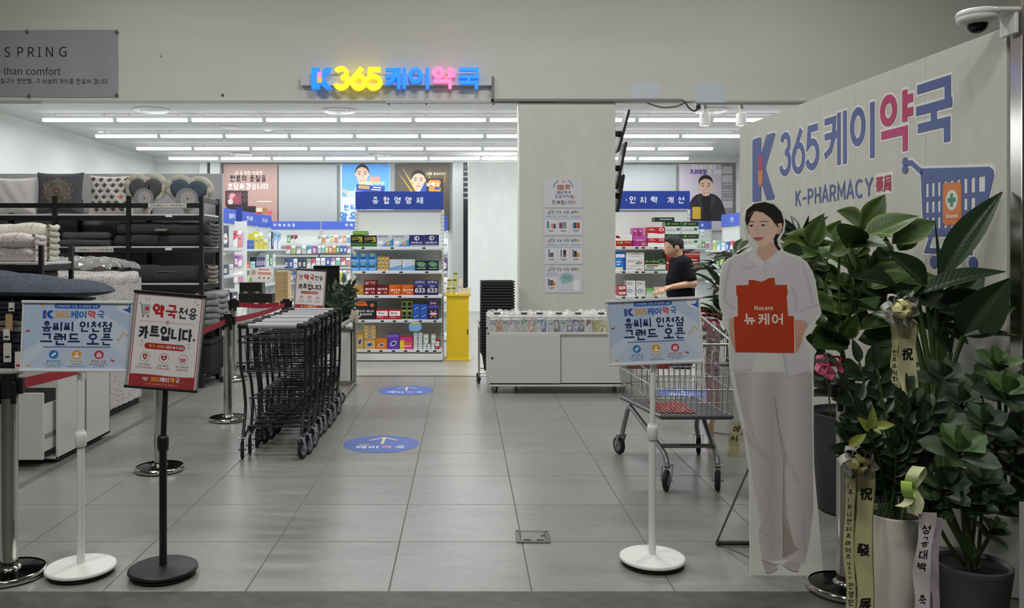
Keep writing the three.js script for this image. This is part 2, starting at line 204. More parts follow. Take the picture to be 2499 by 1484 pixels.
// ---------------------------------------------------------------- shell
struct('wall_header', span(-9, 7.2, 3.1, 5.3, -9.6, -9.4), mWall);
struct('wall_column', span(.611, 1.684, 0, 3.1, -9.76, -9.4, .008), mWall);
struct('wall_left', span(-7.62, -7.42, 0, 3.8, -20.5, -9.6), mIn);
struct('wall_right', span(6.5, 6.7, 0, 3.8, -20.5, -9.6), mIn);
struct('wall_back', span(-7.62, 6.7, 0, 3.8, -20.6, -20.3), mIn);
struct('ceiling', span(-7.62, 6.7, 3.63, 3.83, -20.5, -9.6), mat(lin(.74, .74, .75), .85, 0, { map: wallTex }));
struct('trim_2', span(-7.42, 6.5, 3.5, 3.63, -20.3, -20.05), mIn);
const hallM = mat(lin(.30, .30, .29), .9);
struct('wall_hall_left', span(-9.2, -9, 0, 5.3, -9.6, 6.2), hallM);
struct('wall_hall_right', span(7.2, 7.4, 0, 5.3, -9.6, 6.2), hallM);
struct('wall_hall_rear', span(-9.2, 7.4, 0, 5.3, 6.2, 6.4), hallM);
struct('ceiling_hall', span(-9.2, 7.4, 5.3, 5.5, -9.6, 6.4), mat(lin(.4, .4, .4), .9));
struct('wall_partition', span(XW(1142, 19.3), XW(1266, 19.3), 0, 3.44, -19.9, -19.3, .01), mIn);
// grey pilasters and louvre at the back wall
for (const [a, b] of [[486, 505], [512, 536], [1104, 1131]]) struct(numbered('wall_pilaster'), span(XW(a, 20), XW(b, 20), 0, 3.5, -20.25, -20, .01), mat(lin(.46, .48, .48), .6));
{ const w = struct('window_1', span(XW(1131, 20.1), XW(1143, 20.1), 0, 3.46, -20.29, -20.2), mat(0x2a2f3a, .2)); for (let i = 0; i < 6; i++) part('louvre_slat', rb(.12, .045, .03, XW(1137, 20.1), YW(418 + i * 13, 20.1), -20.17, .004), mat(0xe9eef7, .4), w); }
// small patches, screws and holes on the header
for (const [x0, x1, y0, y1] of [[1542, 1612, 202, 240], [1698, 1769, 200, 250]]) solo('paper_sheet', span(XW(x0, 9.4), XW(x1, 9.4), YW(y1, 9.4), YW(y0, 9.4), -9.4, -9.398), mat(x0 < 1600 ? 0xc9d2d8 : 0xc3cdd6, .8), x0 < 1600 ? 'pale bluish paper square taped on the wall above the conduit, left of two' : 'pale bluish paper square taped on the wall above the spotlights, right of two', 'paper');
for (const [x, y, l] of [[543, 232, 'small rusty screw head in the wall above the lamps'], [393, 137, 'tiny nail hole mark on the wall right of the banner']]) { const s = solo('wall_screw', new THREE.CylinderGeometry(.014, .016, .012, 12).rotateX(Math.PI / 2), mat(0x5a5348, .6, .5), l, 'screw'); s.position.copy(P(x, y, 9.394)); if (x < 450) s.scale.setScalar(.5); }

// ---------------------------------------------------------------- shop lamps
{
  const mTube = mat(0xffffff, .4, 0, { emissive: new THREE.Color(.93, .97, 1), emissiveIntensity: TUBE_GLOW }), tubeG = new THREE.CapsuleGeometry(.027, 1.09, 4, 10).rotateZ(Math.PI / 2), houseG = rb(1.16, .035, .05, 0, .043, 0, .006), endG = [rb(.02, .05, .06, -.575, .01, 0, .004), rb(.02, .05, .06, .575, .01, 0, .004)];
  let first;
  const ord = ['nearest', 'second nearest', 'third', 'fourth', 'fifth', 'farthest'], nth = ['first', 'second', 'third', 'fourth', 'fifth', 'sixth', 'seventh', 'eighth', 'ninth', 'tenth'];
  ROWS.forEach((d, r) => { for (let k = 0; k < 10; k++) { const x = -6.82 + .6 + 1.2 * k; if (x > 5.4) continue;
    const label = `white fluorescent tube lamp, ${nth[k]} from left in the ${ord[r]} ceiling row`;
    let o; if (!first) { o = first = thing('tube_lamp', label, 'lamp', [x, 3.52, -d], 0, 'fluorescent tubes in rows on the shop ceiling'); part('tube', tubeG, mTube, o); part('housing', [houseG, bx(.05, .05, .04, -.4, .085, 0), bx(.05, .05, .04, .4, .085, 0)], mWhiteMetal, o); for (const e of endG) part('end_cap', e, mWhitePlastic, o); }
    else o = copy(first, label, [x, 3.52, -d]);
    if (r === 3 && k === 7) o.rotation.z = .03;
    const L = new THREE.RectAreaLight(new THREE.Color(.95, .98, 1), TUBE_LIGHT, 1.12, .055); L.position.set(x, 3.485, -d); L.lookAt(x, 0, -d); L.name = 'tube_light'; scene.add(L); } });
}
// round ceiling diffusers, sprinklers
{
  let v0, s0; const vents = [[370, 269, 'left of the middle'], [828, 271, 'above the round counter of lamps'], [1735, 270, 'above the track spotlights'], [925, 379, 'over the blue header sign'], [590, 376, 'near the brown poster'], [560, 311, 'between the first and second visible lamp rows']];
  vents.forEach(([x, y], i) => { const d = F * 2.17 / (PY - y), p = [XW(x, d), 3.628, -d]; const lab = ['round white ceiling diffuser at the far left of the shop ceiling', 'round white ceiling diffuser above the middle of the nearest visible lamp row', 'round white ceiling diffuser above the track spotlights', 'round white ceiling diffuser over the middle blue header sign', 'round white ceiling diffuser near the brown food poster', 'small round white ceiling cover between the lamp rows at left'][i];
    if (!v0) { v0 = thing('ceiling_diffuser', lab, 'vent', p, 0, 'round ceiling diffusers'); part('outer_ring', lathe([[.17, -.005], [.24, -.03], [.26, -.012], [.27, 0], [.17, 0]]), mWhiteMetal, v0); part('inner_plate', lathe([[0, -.035], [.12, -.03], [.15, -.012], [.15, -.004], [0, -.004]]), mWhiteMetal, v0); }
    else { const c = copy(v0, lab, p); if (i === 5) c.scale.setScalar(.55); } });
  [[252, 327, 'far left'], [513, 331, 'left of centre'], [656, 324, 'behind the lit sign'], [928, 331, 'middle'], [1117, 332, 'right of centre'], [1770, 330, 'right opening']].forEach(([x, y, w], i) => { const d = F * 2.17 / (PY - y + 4), p = [XW(x, d), 3.63, -d], lab = `small white conical sprinkler head on the ceiling, ${w}`;
    if (!s0) { s0 = thing('sprinkler', lab, 'sprinkler', p, 0, 'ceiling sprinklers'); part('rosette', lathe([[0, -.05], [.03, -.045], [.1, -.012], [.11, 0]], 20), mWhitePlastic, s0); part('nozzle', lathe([[0, -.11], [.02, -.1], [.03, -.06], [.02, -.04]], 14), mZinc, s0); } else copy(s0, lab, p); });
}
// hall lamps, out of the frame
{ const mH = mat(0xffffff, .5, 0, { emissive: new THREE.Color(1, .985, .94), emissiveIntensity: 1.2 }); let h0;
  HALL.forEach(([x, d], i) => { const lab = ['flat hall ceiling lamp before the shop front above the bedding side', 'flat hall ceiling lamp before the shop front above the lit sign side', 'flat hall ceiling lamp before the shop front above the panel wall', 'flat hall ceiling lamp over the dark aisle above the bedding side', 'flat hall ceiling lamp over the dark aisle in the middle', 'flat hall ceiling lamp at the rear of the hall'][i]; if (!h0) { h0 = thing('hall_lamp', lab, 'lamp', [x, 5.2, -d], 0, 'hall ceiling lamps'); part('diffuser', rb(1.2, .03, .6, 0, 0, 0, .008), mH, h0); part('frame', [bx(1.26, .06, .03, 0, .02, .315), bx(1.26, .06, .03, 0, .02, -.315), bx(.03, .06, .66, -.615, .02, 0), bx(.03, .06, .66, .615, .02, 0)], mWhiteMetal, h0); } else copy(h0, lab, [x, 5.2, -d]);
    const L = new THREE.RectAreaLight(new THREE.Color(1, .985, .94), HALL_LIGHT, 1.15, .55); L.position.set(x, 5.17, -d); L.lookAt(x, 0, -d); L.name = 'hall_light'; scene.add(L); }); }

// ---------------------------------------------------------------- lit shop sign on the header
{
  const d = 9.3, m = d / F;                                     // metres per pixel at the sign
  const o = thing('shop_sign', 'illuminated sign reading K365 케이약국 in blue, yellow and pink letters', 'sign', [0, 0, -9.3]);
  part('raceway', span(XW(732, d), XW(1200, d), YW(207, d), YW(184, d), -.1, -.03, .004), mat(0xc6c8c8, .5), o);
  const glow = (r, g, b, k) => mat(lin(r, g, b), .4, 0, { emissive: lin(r, g, b), emissiveIntensity: k });
  const blue = glow(.015, .24, .98, .78), yel = glow(1, .80, .02, .9), pink = glow(1, .22, .48, .85), org = glow(1, .4, .08, .85), edge = mat(0x3a4bd8, .5, 0, { emissive: lin(.06, .07, .8), emissiveIntensity: .5 });
  const q = (x, y) => [XW(700 + x * .2241, d), YW(120 + y * .2241, d)];   // sign drawing grid
  const poly = (pts, depth, mt, name, z = -.03) => { const g = new THREE.ExtrudeGeometry(new THREE.Shape(pts.map(([x, y]) => new THREE.Vector2(...q(x, y)))), { depth, bevelEnabled: true, bevelThickness: .003, bevelSize: .003, bevelOffset: -.003, bevelSegments: 1 }); const k = part(name, g, mt, o); k.position.z = z; return k; };
  poly([[272, 205], [360, 205], [360, 250], [380, 262], [420, 205], [498, 208], [398, 320], [495, 428], [492, 438], [425, 438], [362, 380], [360, 438], [272, 438]], .06, blue, 'letter_k');
  const cap = (y0, y1, up) => { const a = []; const cx = 362, r = 25; for (let i = 0; i <= 10; i++) { const t = Math.PI * i / 10; a.push(up ? [cx + r * Math.cos(t), y0 + r - r * Math.sin(t)] : [cx - r * Math.cos(t), y1 - r + r * Math.sin(t)]); } return up ? [...a, [cx - r, y1], [cx + r, y1]] : [...a, [cx + r, y0], [cx - r, y0]]; };
  poly(cap(253, 313, true), .066, pink, 'capsule_upper_half'); poly(cap(314, 376, false), .066, org, 'capsule_lower_half');
  const solid = (strokes, x0, x1, y0, y1, sw, mt, name) => { const [X0, Y0] = q(x0, y0), [X1, Y1] = q(x1, y1); const k = part(name, letterGeo(strokes, X0, Y0, X1 - X0, Y0 - Y1, sw, .06, .003), mt, o); k.position.z = -.03; return k; };
  const W = 46 * .2241 * m;
  solid(DIGIT['3'], 516, 672, 195, 440, W, yel, 'digit_three'); solid(DIGIT['6'], 690, 866, 200, 440, W, yel, 'digit_six'); solid(DIGIT['5'], 868, 1036, 205, 440, W, yel, 'digit_five');
  const W2 = 38 * .2241 * m;
  solid([[[0, .1], [.46, .1], [.42, .45], [.28, .68], [.0, .78]], [[0, .4], [.62, .4]], [[.66, 0], [.66, 1]], [[.92, 0], [.92, 1]]], 1075, 1295, 205, 432, W2, blue, 'syllable_ke');
  solid([ring(.34, .38, .25, .3), [[.9, 0], [.9, 1]]], 1325, 1555, 205, 435, W2, blue, 'syllable_i');
  solid([ring(.27, .25, .2, .19), [[.76, .02], [.76, .5]], [[.76, .16], [1, .16]], [[.76, .36], [1, .36]], [[.06, .66], [.78, .66], [.78, 1]]], 1585, 1832, 200, 432, W2, pink, 'syllable_yak');
  solid([[[0, .08], [.9, .08], [.9, .42]], [[-.02, .42], [1, .42]], [[.5, .42], [.5, .68]], [[.02, .7], [.88, .7], [.88, 1]]], 1875, 2090, 205, 436, W2, blue, 'syllable_guk');
}
// conduits, cable and plug
{
  const g = mat(0x7d7f80, .55);
  const c = thing('cable_conduit', 'grey square cable conduit running from the lit sign down and right', 'conduit', [0, 0, 0]);
  part('duct', [span(XW(1199, 9.35), XW(1206, 9.35), YW(247, 9.35), YW(186, 9.35), -9.398, -9.36, .004), span(XW(1199, 9.35), XW(1665, 9.35), YW(247, 9.35), YW(240.5, 9.35), -9.398, -9.36, .004)], g, c);
  const t = thing('white_trunking', 'pale flat cable trunking under the header edge above the pillar', 'conduit'); part('duct', span(XW(940, 9.4), XW(1365, 9.4), 3.072, 3.1, -9.46, -9.4, .006), mat(0xb6b7b5, .5), t); for (const x of [948, 1040, 1205]) part('clip_screw', new THREE.SphereGeometry(.01, 10, 6).translate(XW(x, 9.4), 3.068, -9.44), mBlack, t);
  const t2 = thing('white_trunking', 'grey flat cable trunking under the header edge at the far left', 'conduit'); part('duct', span(-6.2, XW(98, 9.4), 3.07, 3.1, -9.45, -9.4, .005), mat(0xa9aaa8, .5), t2);
  const k = thing('power_cable', 'thin black cable with plug hanging from the conduit end beside the spotlights', 'cable');
  part('cord', tube([P(1664, 244, 9.37), P(1672, 250, 9.34), P(1682, 264, 9.33), P(1694, 271, 9.34), P(1704, 266, 9.4)].map((v) => v.toArray()), .008, 8, 30), mBlack, k); part('plug', at(cyl(.022, .026, .05), ...P(1704, 261, 9.42).toArray()), mBlack, k);
  const k2 = thing('power_cable', 'pale sagging cable under the header left of the spotlights', 'cable'); part('cord', tube([P(1580, 252, 9.5), P(1615, 262, 9.5), P(1650, 260, 9.5), P(1672, 251, 9.5), P(1690, 249, 9.5)].map((v) => v.toArray()), .009, 8, 30), mat(0xa9a798, .6), k2);
}
// track spotlights
{
  const tr = thing('light_track', 'white ceiling track holding the two spotlights at the right opening', 'light track'); part('rail', span(XW(1690, 9.7), XW(1990, 9.7), 3.075, 3.1, -9.58, -9.54, .004), mWhiteMetal, tr);
  for (const [x, w] of [[1720, 'left'], [1809, 'right']]) { const d = 9.56, o = thing('track_spotlight', `white cylindrical track spotlight with glowing face, ${w} of two`, 'spotlight', [XW(x, d), 3.075, -d], 0, 'track spotlights');
    part('adapter', [rb(.04, .05, .035, 0, -.025, 0, .004), cyl(.008, .008, .05, 0, -.07, 0, 10)], mWhiteMetal, o); part('bracket', tube([[-.055, -.14, 0], [-.05, -.1, 0], [0, -.075, 0], [.05, -.1, 0], [.055, -.14, 0]], .005, 6, 24), mWhiteMetal, o);
    part('can', lathe([[0, -.09], [.05, -.095], [.056, -.11], [.056, -.215], [.062, -.23], [.056, -.235], [.05, -.215], [0, -.2]], 24), mWhitePlastic, o); part('lens', cyl(.05, .05, .006, 0, -.226, 0, 24), mat(0xffffff, .3, 0, { emissive: 0xfff6e8, emissiveIntensity: 2.2 }), o);
    const L = new THREE.SpotLight(0xfff6e8, SPOT_LIGHT, 0, .7, .6); L.position.set(XW(x, d), 2.83, -d); L.target.position.set(XW(x, d), 0, -d + .2); L.castShadow = true; L.name = 'spot_light'; scene.add(L); scene.add(L.target); L.target.name = 'spot_aim'; }
}
// wall screens seen edge-on beside the pillar
[[1527, 275, 378, 'upper', .26], [1520, 352, 466, 'middle', .2], [1514, 430, 520, 'lower', .16]].forEach(([x, y0, y1, w, tilt], i) => {
  const h = (y1 - y0) * 9.75 / F, yc = YW((y0 + y1) / 2, 9.75), xt = XW(x, 9.75), o = thing('wall_monitor', `black tilted display screen on the pillar side, ${w} of three`, 'screen', [1.69, yc, -9.62], 0, 'screens on the pillar side'); const cx = Math.max(.045, xt - 1.69 - Math.sin(tilt) * h / 2 - .01);
  part('bracket', rb(cx + .02, .06, .1, cx / 2, -.02, 0, .01), mBlack, o); const p = part('panel', rb(.026, h, .3, 0, 0, 0, .008), mBlack, o); p.rotation.z = -tilt; p.position.x = cx; const s = part('screen', rb(.004, h * .92, .28, .014, 0, 0, .002), mat(0x0b0d12, .1), o); s.rotation.z = -tilt; s.position.x = cx;
});
// fabric banner at the left of the header
{
  const d = 9.38, x1 = XW(287, d), w = 3.3, y0 = YW(236, d), y1 = YW(73, d), h = y1 - y0, k = 1484 / 1484, mpp = d / F;
  const tex = canvasTex(2048, Math.round(2048 * h / w), (g, W, H) => { const s = W / w * mpp, X = (px) => W - (287 - px) * s, Y = (py) => (py - 73) * s; g.fillStyle = '#9a9ba3'; g.fillRect(0, 0, W, H); for (let i = 0; i < 5000; i++) { g.fillStyle = `rgba(${hash(i, 1) > .5 ? 255 : 60},${hash(i, 1) > .5 ? 255 : 60},70,.03)`; g.fillRect(hash(i, 2) * W, hash(i, 3) * H, 30 * hash(i, 4), 2); }
    g.fillStyle = '#17171b'; g.textBaseline = 'alphabetic'; g.font = '500 ' + 33 * s + 'px sans-serif'; let x = X(8); for (const c of 'SPRING') { g.fillText(c, x, Y(138)); x += ({ S: 30, P: 24, R: 24, I: 17, N: 34, G: 30 })[c] * s * .95 + 2.2 * s; }
    g.fillText('M', X(-36), Y(138));
    g.font = '' + 24 * s + 'px sans-serif'; g.textAlign = 'right'; g.fillText('more than comfort', X(147), Y(182)); g.textAlign = 'left';
    ktext(g, '스프링 침구는 편안함, 그 이상의 가치를 만들어 갑니다', X(262), Y(191), 13.4 * s, { align: 'right', weight: .1, color: '#1b1b20', font: '', track: -.02, sx: .93 }); });
  const o = thing('fabric_banner', 'grey fabric banner with dark lettering ending in SPRING on the header', 'banner', [0, 0, 0]);
  part('cloth', sheet(60, 8, (u, v) => [x1 - w + u * w + Math.sin(v * 5) * .002, y0 + v * h + .01 * Math.sin(u * 9) * (v - .5), -9.392 + .008 * Math.sin(u * 40) * Math.sin(v * Math.PI)]), mat(0xffffff, .85, 0, { map: tex, side: THREE.DoubleSide }), o);
  for (const [x, y] of [[66, 76], [285, 77], [71, 233], [285, 231], [-150, 76], [-150, 233]]) part('grommet_screw', new THREE.SphereGeometry(.02, 12, 8).scale(1, 1, .5).translate(...P(x, y, 9.375).toArray()), mat(0x7d7666, .5, .6), o);
}
// security camera dome beside the steel column
{
  const d = 4.12, o = thing('security_camera', 'white dome security camera on a wall bracket at the top right', 'camera', P(2385, 40, d).toArray());
  part('bracket', [rb(.16, .02, .14, .09, .02, 0, .006), rb(.02, .12, .12, .155, -.035, 0, .006)], mWhitePlastic, o);
  part('body', lathe([[0, .028], [.088, .025], [.094, .012], [.094, .002], [.086, -.002], [.09, -.006], [.09, -.022], [.072, -.036], [.05, -.04], [0, -.04]]), mWhitePlastic, o);
  part('dome', new THREE.SphereGeometry(.05, 24, 12, 0, Math.PI * 2, Math.PI / 2, Math.PI / 2).translate(0, -.034, 0), mat(0x111114, .05, 0, { transmission: .25, thickness: 0 }), o); part('lens_block', new THREE.SphereGeometry(.034, 16, 12).translate(-.008, -.042, .008), mBlack, o);
  // stainless clad column
  const c = thing('steel_column', 'polished stainless steel clad column at the right edge of the picture', 'column', [0, 0, 0]); part('cladding', rb(.7, 5.28, .75, 2.69 + .35, 2.645, -3.795, .012), mat(0xa8a69f, .16, 1), c); part('edge_strip', span(2.684, 2.69, .02, 5.28, -4.068, -4.06), mat(0xd9d9d4, .2, 1), c);
}
// ---------------------------------------------------------------- pale panel wall at the right, with lettering
const PANEL = { x: 2.4889, z: -7.6296, turn: -1.5134, len: 3.4545, h: 2.55 };
{
  const w = struct('wall_panel', null); w.position.set(PANEL.x, 0, PANEL.z); w.rotation.y = PANEL.turn;
  const m = mat(lin(.70, .695, .64), .6, 0, { map: wallTex }), cuts = [0, .97, 1.506, 2.015, 2.788, PANEL.len];
  for (let i = 0; i < 5; i++) part('wall_board', span(cuts[i] + .001, cuts[i + 1] - .001, 0, PANEL.h, -.06, 0, .0025), m, w);
  part('support_frame', [span(.0, PANEL.len, .0, .1, -.16, -.07), span(.0, PANEL.len, 1.2, 1.26, -.12, -.065)], mGreyPaint, w);
  const o = thing('wall_lettering', 'blue and magenta vinyl lettering K 365 케이약국 K-PHARMACY on the panel wall', 'lettering', [PANEL.x, 0, PANEL.z], PANEL.turn);
  const navy = mat(lin(.085, .125, .33), .5), mag = mat(lin(.50, .035, .15), .5), red = mat(lin(.42, .03, .06), .5), org = mat(lin(.72, .22, .05), .5), wht = mat(lin(.78, .78, .76), .5), grn = mat(lin(.05, .28, .15), .5);
  const put = (name, strokes, x0, x1, y1, y0, sw, mt) => { const k = part(name, letterGeo(strokes, x0, y1, x1 - x0, y1 - y0, sw, .003), mt, o); k.position.z = .0015; const b = part(name + '_outline', letterGeo(strokes.map((s) => { if (s.closed) return s; const r = s.map((p) => [...p]); const ext = (a, b, i) => { const L = Math.hypot((a[0] - b[0]) * (x1 - x0), (a[1] - b[1]) * (y1 - y0)) || 1, e = .016; r[i] = [a[0] + (a[0] - b[0]) * e / L, a[1] + (a[1] - b[1]) * e / L]; }; ext(s[0], s[1], 0); ext(s[s.length - 1], s[s.length - 2], s.length - 1); return r; }), x0, y1, x1 - x0, y1 - y0, sw + .03, .0012), wht, o); b.position.z = .0002; };
  const poly = (name, pts, mt, z = .0015, t = .003) => { const k = part(name, new THREE.ExtrudeGeometry(new THREE.Shape(pts.map(([x, y]) => new THREE.Vector2(x, y))), { depth: t, bevelEnabled: false }), mt, o); k.position.z = z; return k; };
  const grow = (pts, e) => { const c = pts.reduce((a, p) => [a[0] + p[0] / pts.length, a[1] + p[1] / pts.length], [0, 0]); return pts.map(([x, y]) => [x + Math.sign(x - c[0]) * e, y + Math.sign(y - c[1]) * e]); };
  const K = [[.3, 1.862], [.3, 2.385], [.318, 2.398], [.462, 2.398], [.478, 2.385], [.478, 2.255], [.60, 2.398], [.75, 2.398], [.764, 2.38], [.575, 2.12], [.755, 1.872], [.74, 1.852], [.60, 1.852], [.478, 2.02], [.478, 1.862], [.462, 1.852], [.314, 1.852]];
  poly('letter_k', K, navy); poly('letter_k_outline', grow(K, .015), wht, .0002, .0012);
  const capsule = (y0, y1, top) => { const a = [], cx = .472, r = .045; for (let i = 0; i <= 12; i++) { const t = Math.PI * i / 12; a.push(top ? [cx + r * Math.cos(t), y1 - r + r * Math.sin(t)] : [cx - r * Math.cos(t), y0 + r - r * Math.sin(t)]); } return top ? [...a, [cx - r, y0], [cx + r, y0]] : [...a, [cx + r, y1], [cx - r, y1]]; };
  poly('capsule_upper_half', capsule(2.115, 2.245, true), mag, .003); poly('capsule_lower_half', capsule(1.985, 2.114, false), org, .003);
  put('digit_three', DIGIT['3'], .85, 1.045, 2.372, 2.03, .05, navy); put('digit_six', DIGIT['6'], 1.07, 1.285, 2.365, 2.03, .05, navy); put('digit_five', DIGIT['5'], 1.305, 1.51, 2.365, 2.035, .05, navy);
  put('syllable_ke', [[[0.02, .1], [.46, .1], [.42, .45], [.28, .68], [.02, .78]], [[.02, .4], [.62, .4]], [[.66, 0], [.66, 1]], [[.92, 0], [.92, 1]]], 1.59, 1.905, 2.39, 2.03, .046, navy);
  put('syllable_i', [ring(.32, .37, .24, .29), [[.92, 0], [.92, 1]]], 1.95, 2.25, 2.39, 2.033, .05, navy);
  put('syllable_yak', [ring(.28, .26, .19, .2), [[.77, 0], [.77, .52]], [[.77, .16], [1, .16]], [[.77, .38], [1, .38]], [[.06, .66], [.78, .66], [.78, 1]]], 2.31, 2.668, 2.4, 2.035, .05, mag);
  put('syllable_guk', [[[0, .08], [.9, .08], [.9, .42]], [[-.03, .42], [1.02, .42]], [[.5, .42], [.5, .68]], [[.02, .7], [.88, .7], [.88, 1]]], 2.712, 3.025, 2.405, 2.04, .052, navy);
  // K-PHARMACY
  const AL = { K: [[[.1, 0], [.1, 1]], [[.85, 0], [.12, .55]], [[.35, .4], [.9, 1]]], '-': [[[.1, .55], [.9, .55]]], P: [[[.12, 1], [.12, .06], [.55, .06], [.82, .16], [.86, .3], [.8, .45], [.55, .54], [.12, .54]]], H: [[[.1, 0], [.1, 1]], [[.9, 0], [.9, 1]], [[.1, .48], [.9, .48]]], A: [[[.03, 1], [.5, 0], [.97, 1]], [[.2, .66], [.8, .66]]], R: [[[.12, 1], [.12, .06], [.55, .06], [.82, .16], [.86, .3], [.8, .45], [.55, .54], [.12, .54]], [[.5, .54], [.9, 1]]], M: [[[.08, 1], [.08, 0], [.5, .7], [.92, 0], [.92, 1]]], C: [arc(.52, .5, .42, .48, -48, -312, 16)], Y: [[[.04, 0], [.5, .5], [.96, 0]], [[.5, .48], [.5, 1]]] };
  let x = 1.13; for (const c of 'K-PHARMACY') { const w2 = ({ '-': .07, M: .105, C: .105 })[c] || .092; const y1 = lerp(1.893, 1.907, (x - 1.13) / 1.05); const k = part('letter_' + (c === '-' ? 'hyphen' : c.toLowerCase()), letterGeo(AL[c], x, y1, w2, .115, .0165, .003), navy, o); k.position.z = .0008; x += w2 + .0195; }
  for (const [c, x0] of [['藥', 2.272], ['局', 2.362]]) { const k = part('hanja_character', letterGeo(HANJA[c], x0, 1.905, .078, .098, .0115, .003), red, o); k.position.z = .0012; }
  poly('hanja_patch', [[2.258, 1.79], [2.258, 1.925], [2.455, 1.925], [2.455, 1.79]], wht, .0002, .0008);
  // shopping cart emblem
  const body = [[2.744, 1.915], [3.33, 1.868], [3.36, 1.85], [3.365, 1.82], [3.262, 1.535], [3.245, 1.52], [2.79, 1.52], [2.772, 1.535]];
  const sh = new THREE.Shape(body.map(([a, b]) => new THREE.Vector2(a, b)));
  const cols = [[2.795, 2.822], [2.85, 2.877], [2.905, 2.93], [2.962, 2.988], [3.018, 3.044], [3.075, 3.1], [3.132, 3.16], [3.19, 3.222], [3.25, 3.30]];
  for (const [y0, y1] of [[1.745, 1.825], [1.655, 1.72], [1.565, 1.63]]) cols.forEach(([a, b], i) => { const lim = 3.335 - (1.83 - y0) * .36; if (a > lim - .03) return; const e = Math.min(b, lim); const hole = new THREE.Path(); hole.moveTo(a, y0); hole.lineTo(e, y0); hole.lineTo(Math.min(e + (e < b ? .02 : 0), b), y1); hole.lineTo(a, y1); hole.closePath(); sh.holes.push(hole); });
  const cb = part('cart_emblem_basket', new THREE.ExtrudeGeometry(sh, { depth: .003, bevelEnabled: false }), navy, o); cb.position.z = .0015;
  poly('cart_emblem_backing', grow(body, .014), wht, .0002, .0012);
  put('cart_emblem_handle', [[[.12, .2], [.4, .18], [1, 1]]], 2.575, 2.765, 1.975, 1.885, .03, navy);
  for (const [a, b] of [[2.59, 1.97], [2.588, 1.925]]) poly('cart_emblem_grip', ring(a, b, .028, .026, 20), navy, .002);
  put('cart_emblem_chassis', [[[.1, 0], [0, .86], [1, .95]]], 2.80, 3.2, 1.515, 1.428, .028, navy);
  for (const a of [2.87, 3.205]) poly('cart_emblem_wheel', ring(a, 1.375, .034, .034, 24), navy);
  const card = []; for (const [cx, cy, a0] of [[3.09, 1.785, 0], [2.98, 1.79, 90], [2.98, 1.605, 180], [3.09, 1.6, 270]]) for (let i = 0; i <= 4; i++) { const t = (a0 + i * 22.5) * Math.PI / 180; card.push([cx + .024 * Math.cos(t), cy + .024 * Math.sin(t)]); }
  poly('vitamin_card', card, org, .004, .002); poly('vitamin_disc', ring(3.034, 1.715, .05, .056, 30), wht, .0055, .0015); poly('vitamin_cross', [[3.022, 1.75], [3.046, 1.75], [3.046, 1.728], [3.068, 1.728], [3.068, 1.704], [3.046, 1.704], [3.046, 1.68], [3.022, 1.68], [3.022, 1.704], [3, 1.704], [3, 1.728], [3.022, 1.728]], grn, .0065, .0015);
  const vt = canvasTex(256, 64, (g) => { g.fillStyle = '#d87e43'; g.fillRect(0, 0, 256, 64); g.fillStyle = '#f4efe6'; g.font = 'bold 52px sans-serif'; g.textAlign = 'center'; g.fillText('Vitamin', 128, 50); });
  const vp = part('vitamin_caption', new THREE.BoxGeometry(.135, .034, .001).translate(3.034, 1.628, .0066), mat(0xffffff, .5, 0, { map: vt }), o);
}
